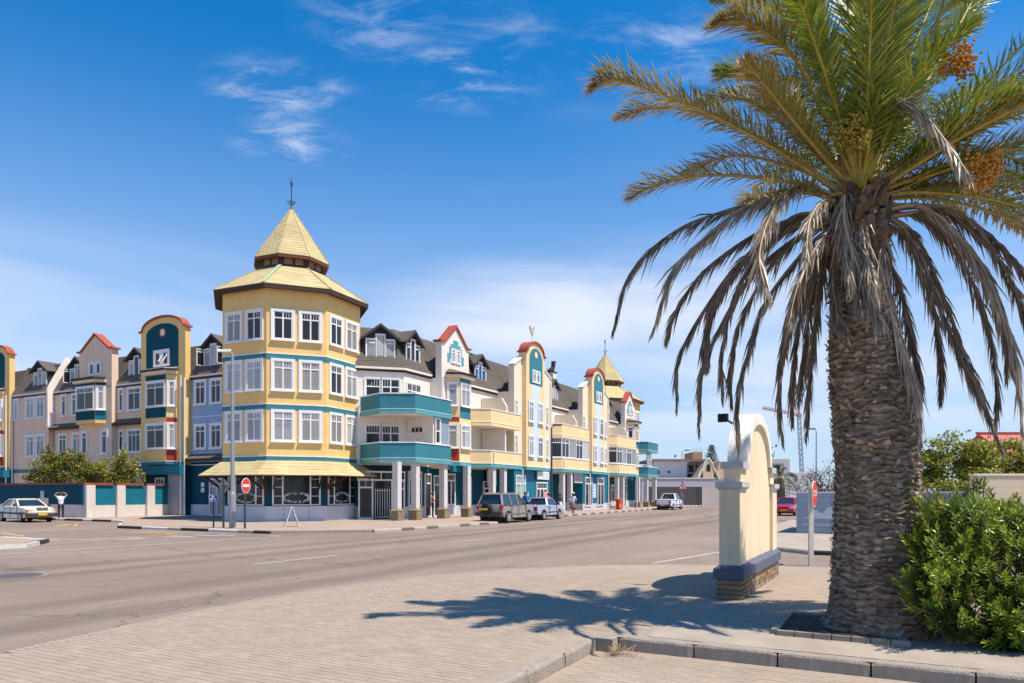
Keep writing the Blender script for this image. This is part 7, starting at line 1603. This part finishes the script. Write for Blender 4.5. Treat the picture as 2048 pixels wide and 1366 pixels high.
    T.part('stems', st, mat('hedge_stem', (.09, .065, .045), .9, .2, 9), absolute=False)
hedge()
# ================================================================ OTHER TREES AND SHRUBS
SHRUB = attr_mat('shrub_leaf', .5, .25, spec=.3)
def blob_tree(name, label, cat, x, y, lumps, leafsize, n, cols, trunk=None, base_z=0., seed=1, tw=None, group=None):
    T = Thing(name, label, cat, 0, 0, base_z, group, wx=(x, y)); rr = random.Random(seed); k = MB()
    vol = [r[0]*r[1]*r[2] for c, r in lumps]; tot = sum(vol)
    for (c, r), v in zip(lumps, vol):
        cl = [Vector((rr.gauss(0, 1), rr.gauss(0, 1), rr.gauss(0, 1))).normalized()*rr.uniform(.55, 1.0) for _ in range(max(6, int(60*v/tot)+8))]
        for _ in range(int(n*v/tot)):
            q = rr.choice(cl)+Vector((rr.gauss(0, .17), rr.gauss(0, .17), rr.gauss(0, .14))); p = Vector((c[0]+q.x*r[0], c[1]+q.y*r[1], c[2]+q.z*r[2]))
            d = Vector((rr.gauss(0, 1), rr.gauss(0, 1), rr.gauss(0.2, .8))).normalized(); cc = rr.choice(cols); f = rr.uniform(.7, 1.45); leaf(k, p, d, Vector((rr.gauss(0, .6), rr.gauss(0, .6), 1)).normalized(), leafsize*rr.uniform(.7, 1.3), leafsize*.26, tuple(a*f for a in cc))
    if n: T.part('crown', k, SHRUB, absolute=False)
    if trunk:
        t = MB()
        for path, r0 in trunk: t.tube(path, [r0*(1-.75*i/(len(path)-1)) for i in range(len(path))], 6)
        T.part('trunk', t, mat('bark_grey', (.13, .10, .08), .95, .25, 8, .4, 30), absolute=False)
    return T
GR = [(.20,.27,.035), (.12,.18,.026), (.32,.36,.045), (.08,.11,.022)]
x, y = W(-3.2, 19.2)
def stemset(rr, n, h, sp): return [([(rr.gauss(0, .1), rr.gauss(0, .1), 0), (rr.gauss(0, sp*.4), rr.gauss(0, sp*.4), h*.5), (rr.gauss(0, sp), rr.gauss(0, sp*.6), h)], .05) for _ in range(n)]
blob_tree('flowering_shrub', 'big shrub with red blooms above the long teal garden wall', 'shrub', x, y, [((-1.2, 0, 3.3), (1.5, 1.0, 1.2)), ((.6, .2, 3.5), (1.6, 1.1, 1.3)), ((1.7, -.2, 3.0), (1.1, .9, 1.0)), ((-2.1, .1, 2.9), (1.0, .8, .8)), ((-1.3, 0, 4.5), (.6, .6, .6)), ((.3, 0, 4.5), (.9, .7, .5))], .19, 8200, GR+[(.34,.36,.05), (.30,.05,.025), (.14,.16,.03)], stemset(random.Random(2), 9, 2.6, .9), .1, 3)
x, y = W(-1.2, 17.0)
blob_tree('yellow_shrub', 'grey-green and yellow shrub beside the yellow gable above the panelled wall', 'shrub', x, y, [((-1.3, .3, 3.0), (1.1, .9, 1.0)), ((.1, 0, 3.2), (1.2, 1.0, 1.2)), ((1.0, -.1, 3.5), (.9, .9, 1.4)), ((1.5, 0, 2.7), (.8, .7, .9))], .18, 7200, [(.28,.28,.07), (.38,.35,.05), (.20,.23,.07), (.52,.42,.04), (.13,.18,.03)], stemset(random.Random(5), 9, 2.7, .8), .1, 4)
def bare(rr, p, d, l, r, depth, out):
    q = p+d*l; m_ = p.lerp(q, .5)+Vector((rr.gauss(0, .05), rr.gauss(0, .05), rr.gauss(0, .05)))*l; out.append(([p, m_, q], r))
    if depth:
        for _ in range(rr.choice((2, 3, 3))): nd = (d+Vector((rr.gauss(0, .55), rr.gauss(0, .55), rr.gauss(.08, .4)))).normalized(); bare(rr, p.lerp(q, rr.uniform(.6, 1)), nd, l*rr.uniform(.6, .85), r*.6, depth-1, out)
for i, (x, y, h, sd_, lab) in enumerate(((20.4, 46, 1.75, 8, 'leafless grey tree beyond the blue-grey wall, left of the palm trunk'), (22.4, 44.5, 1.7, 12, 'leafless grey tree mostly hidden behind the palm trunk'))):
    out = []; rr = random.Random(sd_)
    for _ in range(7): bare(rr, Vector((rr.gauss(0, .25), rr.gauss(0, .25), .6)), Vector((rr.gauss(0, .55), rr.gauss(0, .4), .9)).normalized(), h*.72, .085, 5, out)
    out.append(([(0, 0, 0), (0, 0, .4), (0, 0, .9)], .3))
    blob_tree('bare_tree', lab, 'tree', x, y, [((1.2, 0, 4.0), (1.3, 1.0, .4)), ((.3, 0, 2.2), (1.8, 1.2, 1.2))], .16, 1500, [(.30,.32,.04), (.24,.27,.04), (.14,.11,.06), (.12,.09,.06)], out, 0, sd_, None, 'leafless trees')
YG = [(.34,.36,.035), (.24,.27,.03), (.42,.40,.05), (.15,.17,.03), (.20,.15,.08)]
for i, (x, y, s_, lab) in enumerate(((24.6, 40, 1.0, 'broad yellow-green tree between palm trunk and hanging fronds'), (28.6, 41.5, 1.0, 'yellow-green tree at the right edge under the red roof'), (22.2, 41.5, .75, 'low grey-green bush right beside the palm trunk'))):
    out = []; rr = random.Random(40+i)
    for _ in range(6): bare(rr, Vector((rr.gauss(0, .3), rr.gauss(0, .3), .3)), Vector((rr.gauss(0, .7), rr.gauss(0, .5), .8)).normalized(), 1.25*s_, .12, 3, out)
    blob_tree('broad_tree', lab, 'tree', x, y, [((0, 0, 4.1*s_), (1.7*s_, 1.5, .9*s_)), ((-1.6*s_, 0, 3.3*s_), (1.3, 1.2, .9*s_)), ((1.6*s_, .2, 3.4*s_), (1.4, 1.2, 1.0*s_)), ((0, -.2, 2.3*s_), (2.4*s_, 1.4, 1.0))], .23, 9000, YG if i < 2 else GR+[(.16,.13,.08)], out, 0, 50+i, None, 'trees beyond the yard wall')
# tall thin plants in front of the yard wall
def strappy(label, x, y, seed):
    T = Thing('strappy_plant', label, 'plant', 0, 0, 0, wx=(x, y)); rr = random.Random(seed); k = MB()
    for i in range(230):
        b = Vector((rr.gauss(0, .55), rr.gauss(0, .4), 0)); an = rr.uniform(0, 6.28); sp = rr.uniform(.1, .6); h = rr.uniform(1.2, 2.0); w_ = Vector((-math.sin(an), math.cos(an), 0))*.03
        p1 = b+Vector((math.cos(an)*sp*.3, math.sin(an)*sp*.3, h*.6)); p2 = b+Vector((math.cos(an)*sp, math.sin(an)*sp, h)); o = len(k.v)
        k.v += [tuple(v) for v in (b-w_, b+w_, p1+w_*.8, p1-w_*.8, p2)]; k.f += [(o, o+1, o+2, o+3), (o+3, o+2, o+4)]; c = rr.choice(((.09,.13,.02), (.16,.19,.03), (.06,.09,.02))); k.c += [c]*5
    T.part('leaves', k, SHRUB, absolute=False)
strappy('clump of tall strap leaves left of the cream yard wall', 13.4, 21.6, 3); strappy('second clump of strap leaves next to the palm trunk', 12.5, 21.0, 4)
# ================================================================ FAR BACKGROUND
def simple_house(name, label, x, y, rz, parts):
    T = Thing(name, label, 'building', 0, 0, 0, wx=(x, y), rot=rz); done = {}
    for nm, kind, args, m in parts:
        k = MB()
        if kind == 'box': k.box(*args)
        elif kind == 'poly': pts, y0, th = args; k.extr(pts, (0, y0, 0), (1,0,0), (0,0,1), (0,1,0), th)
        T.part(nm, k, m, absolute=False)
    return T
GW = mat('grey_boundary_paint', (.085, .08, .085), .85, .08, .6, .1, 20, stain=.15); GWL = mat('pale_grey_render', (.48, .46, .50), .85, .06, .5, .1, 20); BWH = mat('far_white', (.62, .60, .60), .8, .06, .4); SND = mat('far_sand', (.66, .48, .28), .8, .06, .4)
# long grey wall across the end of the street
T = Thing('boundary_wall', 'long dark grey boundary wall beyond the far columns', 'wall', 0, 0, 0, wx=(22.6, 98))
k = MB(); k.box(-4.5, 3.4, 0, .3, 0, 2.65); T.part('wall', k, GW, absolute=False); k = MB(); k.box(3.4, 11, -.05, .25, 0, 2.55); T.part('pale_stretch', k, mat('beige_boundary', (.56, .50, .44), .85, .06, .5), absolute=False)
for i in range(2): k = MB(); k.box(2.7+.35*i, 2.74+.35*i, -.03, .0, 0, 2.65); T.part('wall_joint', k, M['dark'], absolute=False)
simple_house('flat_roof_building', 'low pale grey flat-roofed building above the boundary wall', 25, 108, 0, [('wall', 'box', (-5.5, 5.6, 0, 12, 0, 4.0), GWL), ('wall_step', 'box', (5.6, 8.5, .6, 12, 0, 3.9), mat('grey_green_wall', (.26, .28, .26), .85, .06, .5)), ('parapet', 'box', (-5.6, 5.7, -.1, 0, 3.98, 4.1), M['white'])])
T = simple_house('white_block', 'white two-storey block with dark balconies and brown roof in the distance', 28.3, 122, 0, [('wall', 'box', (-4.2, 1.5, 0, 10, 0, 6.9), BWH), ('stair_tower', 'box', (1.5, 5.0, .8, 10, 0, 7.1), mat('far_grey', (.34, .32, .33), .85, .06)), ('roof', 'box', (-5.0, 5.4, -1, 11, 7.12, 7.55), mat('far_brown_roof', (.24, .16, .12), .8, .1)), ('rooftop_room', 'box', (3.0, 4.7, 2, 8, 7.0, 8.9), mat('far_ochre', (.40, .26, .16), .8, .06)), ('roof_edge', 'box', (-4.3, 1.7, -.4, 0, 6.9, 7.1), M['white'])])
for (x, z, w, h) in ((2.0, 5.4, .8, 1.2), (3.2, 5.4, .7, 1.2), (1.9, 3.9, 1.7, 1.2), (4.2, 5.5, .5, 1.0), (4.2, 4.0, .5, .9), (-3.6, 5.0, .4, .7), (-1.8, 5.2, .5, .35)):
    k = MB(); yy = .78 if x > 1.5 else -.02; k.box(x, x+w, yy, yy+.04, z, z+h); T.part('window', k, M['gdark'], absolute=False)
k = MB(); k.box(1.6, 3.8, .3, .8, 5.15, 5.25); T.part('balcony_slab', k, M['white'], absolute=False)
for i in range(6): k = MB(); k.box(3.05+.31*i, 3.09+.31*i, 2, 2.05, 8.9, 9.7-.2*(i % 2)); T.part('reinforcing_rod', k, M['brown'], absolute=False)
T = simple_house('curved_gable_house', 'yellow house with stepped white Dutch gable in the distance', 32.1, 117, 0, [
 ('gable', 'poly', ([(-4.2, 0), (4.2, 0), (4.2, 5.2), (3.6, 5.6), (2.9, 7.0), (1.9, 7.6), (1.5, 8.7), (.6, 9.6), (0, 9.9), (-.6, 9.6), (-1.5, 8.7), (-1.9, 7.6), (-2.9, 7.0), (-3.6, 5.6), (-4.2, 5.2)], 0, .5), SND),
 ('roof', 'poly', ([(-4.2, 5.0), (4.2, 5.0), (0, 9.0)], .5, 14), mat('far_tile_roof', (.50, .34, .24), .8, .08)), ('side_wing', 'box', (4.2, 11, 4, 16, 0, 5.6), SND), ('wing_roof', 'poly', ([(4.0, 5.6), (12, 5.6), (9, 9.2), (5, 9.2)], 4, 12), mat('far_tan_roof', (.62, .44, .32), .8, .08))])
T.o.scale = (.47, .47, .76)
for (P) in ([(-.7, 7.0), (.7, 7.0), (.7, 8.2), (0, 8.8), (-.7, 8.2)], [(-3.3, 5.2), (-1.9, 5.2), (-1.9, 7.0)], [(3.3, 5.2), (1.9, 5.2), (1.9, 7.0)]):
    k = MB(); k.extr(P, (0, -.04, 0), (1,0,0), (0,0,1), (0,1,0), .05); T.part('gable_window', k, M['gdark'], absolute=False)
k = MB(); pts = [(-4.2, 5.2), (-3.6, 5.6), (-2.9, 7.0), (-1.9, 7.6), (-1.5, 8.7), (-.6, 9.6), (0, 9.9), (.6, 9.6), (1.5, 8.7), (1.9, 7.6), (2.9, 7.0), (3.6, 5.6), (4.2, 5.2)]
for i in range(len(pts)-1): k.bar((pts[i][0], -.06, pts[i][1]), (pts[i+1][0], -.06, pts[i+1][1]), .3, .25, (0, 1, 0))
T.part('coping', k, M['white'], absolute=False)
for i in range(5): k = MB(); k.box(-2.0+.8*i, -1.4+.8*i, -.05, 0, 3.9, 4.7); T.part('window', k, M['gdark'], absolute=False)
T = simple_house('tan_house', 'tan house end with grey square tower seen right of the gateway wall', 62, 165, 0, [('wall', 'box', (-5.5, 2.0, 0, 9, 0, 9.6), mat('far_grey_tower', (.50, .48, .45), .8, .06)), ('wing', 'box', (2.0, 9, 1, 9, 0, 6.5), BWH)])
k = MB(); k.box(-2.2, .6, -.05, 0, 6.4, 8.6); T.part('grille_window', k, mat('far_grille', (.22, .21, .20), .8, .3, 3), absolute=False)
T = Thing('red_roof_house', 'house with steep red tiled roof at the far right edge', 'building', 0, 0, 0, wx=(47, 62))
k = MB(); k.box(-3.2, 6, 0, 7, 0, 4.4); T.part('wall', k, M['cream'], absolute=False)
k = MB(); k.add([(-2.6,-.8,4.1),(7,-.8,4.1),(7,3.2,7.2),(-4.6,3.2,7.2),(-4.6,7.2,4.1),(7,7.2,4.1)], [(0,1,2,3),(3,2,5,4),(0,3,4)]); RR = T.part('roof', k, shingle_mat('red_tiles', (.50, .15, .13), (.58, .20, .17)), absolute=False)
k = MB(); k.bar((-4.7, 3.2, 7.25), (7, 3.2, 7.25), .3, .18); obj('ridge', k.mesh('ridge', M['redcap']), RR)
# crane
def crane():
    T = Thing('tower_crane', 'tall tower crane with slanting red jib on the horizon', 'crane', 0, 0, 0, wx=(104.2, 260)); H = 30.5
    def lattice(name, p, q, w, m, n):
        k = MB(); p, q = Vector(p), Vector(q); d = (q-p).normalized(); u = d.orthogonal().normalized(); v = d.cross(u); cs = [(u+v)*w/2, (u-v)*w/2, (-u-v)*w/2, (v-u)*w/2]
        for c in cs: k.bar(p+c, q+c, .15)
        for i in range(n):
            for j in range(4): k.bar(p.lerp(q, i/n)+cs[j], p.lerp(q, (i+1)/n)+cs[(j+1) % 4], .09)
        T.part(name, k, m, absolute=False)
    lattice('mast', (1.5, 0, 0), (0, 0, H-.5), 1.0, mat('crane_blue_grey', (.16, .20, .25), .6, .1), 16); rd = mat('hazed_crane_red', (.46, .26, .22), .6, .1)  # low-contrast crane paint, distance haze put into the colour
    lattice('jib', (0, 0, H-.3), (-13.2, 0, H+2.2), .8, rd, 12); lattice('counter_jib', (0, 0, H-.3), (1.3, 2, H-.3), .7, rd, 2); lattice('apex', (0, 0, H), (-.1, 0, H+3.4), .6, rd, 4)
    k = MB(); k.box(-.7, .7, -.7, .7, H-1.1, H+.1); T.part('slew_ring', k, rd, absolute=False); k = MB(); k.bar((-4, 0, H+.7), (-4, 0, H-4.4), .07); k.box(-4.2, -3.8, -.2, .2, H-1.3, H-.5); T.part('hoist_cable', k, M['dsteel'], absolute=False)
crane()
# norfolk pine and far palm
def norfolk(x, y, h):
    T = Thing('norfolk_pine', 'thin Norfolk pine standing above the distant roofs', 'tree', 0, 0, 0, wx=(x, y)); rr = random.Random(6); k = MB(); k.tube([(0, 0, 0), (0, 0, h*.6), (0, 0, h)], [.28, .16, .03], 6); T.part('trunk', k, MATS['bark_grey'], absolute=False); c = MB()
    for i in range(15):
        z = h*(.42+.56*i/15); L_ = (1-i/16)*2.3+.3
        for j in range(6):
            an = j*math.pi/3+i*.4; d = Vector((math.cos(an), math.sin(an), .28)); c.tube([(0, 0, z), tuple(d*L_*.6+Vector((0, 0, z))), tuple(d*L_+Vector((0, 0, z+.25)))], [.05, .07, .03], 5)
            for q in range(5): p = d*L_*(.4+.14*q)+Vector((0, 0, z)); c.bar(p, p+Vector((rr.gauss(0, .2), rr.gauss(0, .2), .3)), .07)
    T.part('crown', c, mat('pine_needles', (.05, .07, .05), .8, .2), absolute=False)
norfolk(44.6, 160, 12.8)
T = Thing('far_palm', 'small date palm in the distance right of the gateway wall', 'palm tree', 0, 0, 0, wx=(33.8, 90)); rr = random.Random(9)
k = MB(); k.tube([(0, 0, 0), (0, 0, 2), (0, 0, 3.7)], [.6, .5, .42], 10); T.part('trunk', k, MATS['bark_grey'], absolute=False)
for i in range(34):
    an = rr.uniform(0, 6.283); el = rr.uniform(-.5, 1.3); L_ = 2.2; d = Vector((math.cos(an)*math.cos(el), math.sin(an)*math.cos(el), math.sin(el))); p = Vector((0, 0, 3.8)); c = crom([p, p+d*L_*.5, p+d*L_*.85+Vector((0, 0, -.3)), p+d*L_*1.05+Vector((0, 0, -.9))], 14); f = MB()
    for j in range(1, 14):
        Tn = (c[j+1]-c[j]).normalized() if j < 14 else d; S_ = Tn.cross(Vector((0, 0, 1))).normalized()
        for sg in (-1, 1): e = c[j]+S_*sg*.42+Tn*.3+Vector((0, 0, -.14)); o = len(f.v); f.v += [tuple(v) for v in (c[j], c[j]+Tn*.13, e)]; f.f += [(o, o+1, o+2)]; f.c += [(.07, .09, .035)]*3 if el > .1 else [(.14, .11, .07)]*3
    T.part('frond', f, LEAFM, absolute=False)
# low distant hedge of trees that closes the street end
rr = random.Random(77); k = MB()
for i in range(5200):
    x = rr.uniform(38, 100); y = 185+rr.uniform(-3, 3); z = abs(rr.gauss(0, 1))*(2.4+1.2*math.sin(x*.21)+.8*math.sin(x*.57+1)); leaf(k, Vector((x, y, z)), Vector((rr.gauss(0, 1), rr.gauss(0, 1), rr.gauss(0, 1))).normalized(), Vector((0, -.4, 1)).normalized(), 1.1, .32, rr.choice(((.07,.085,.04), (.10,.11,.05), (.05,.06,.035))))
o = obj('distant_trees', k.mesh('distant_trees', SHRUB)); tag(o, 'distant band of trees closing the end of the street', 'trees', kind='stuff')
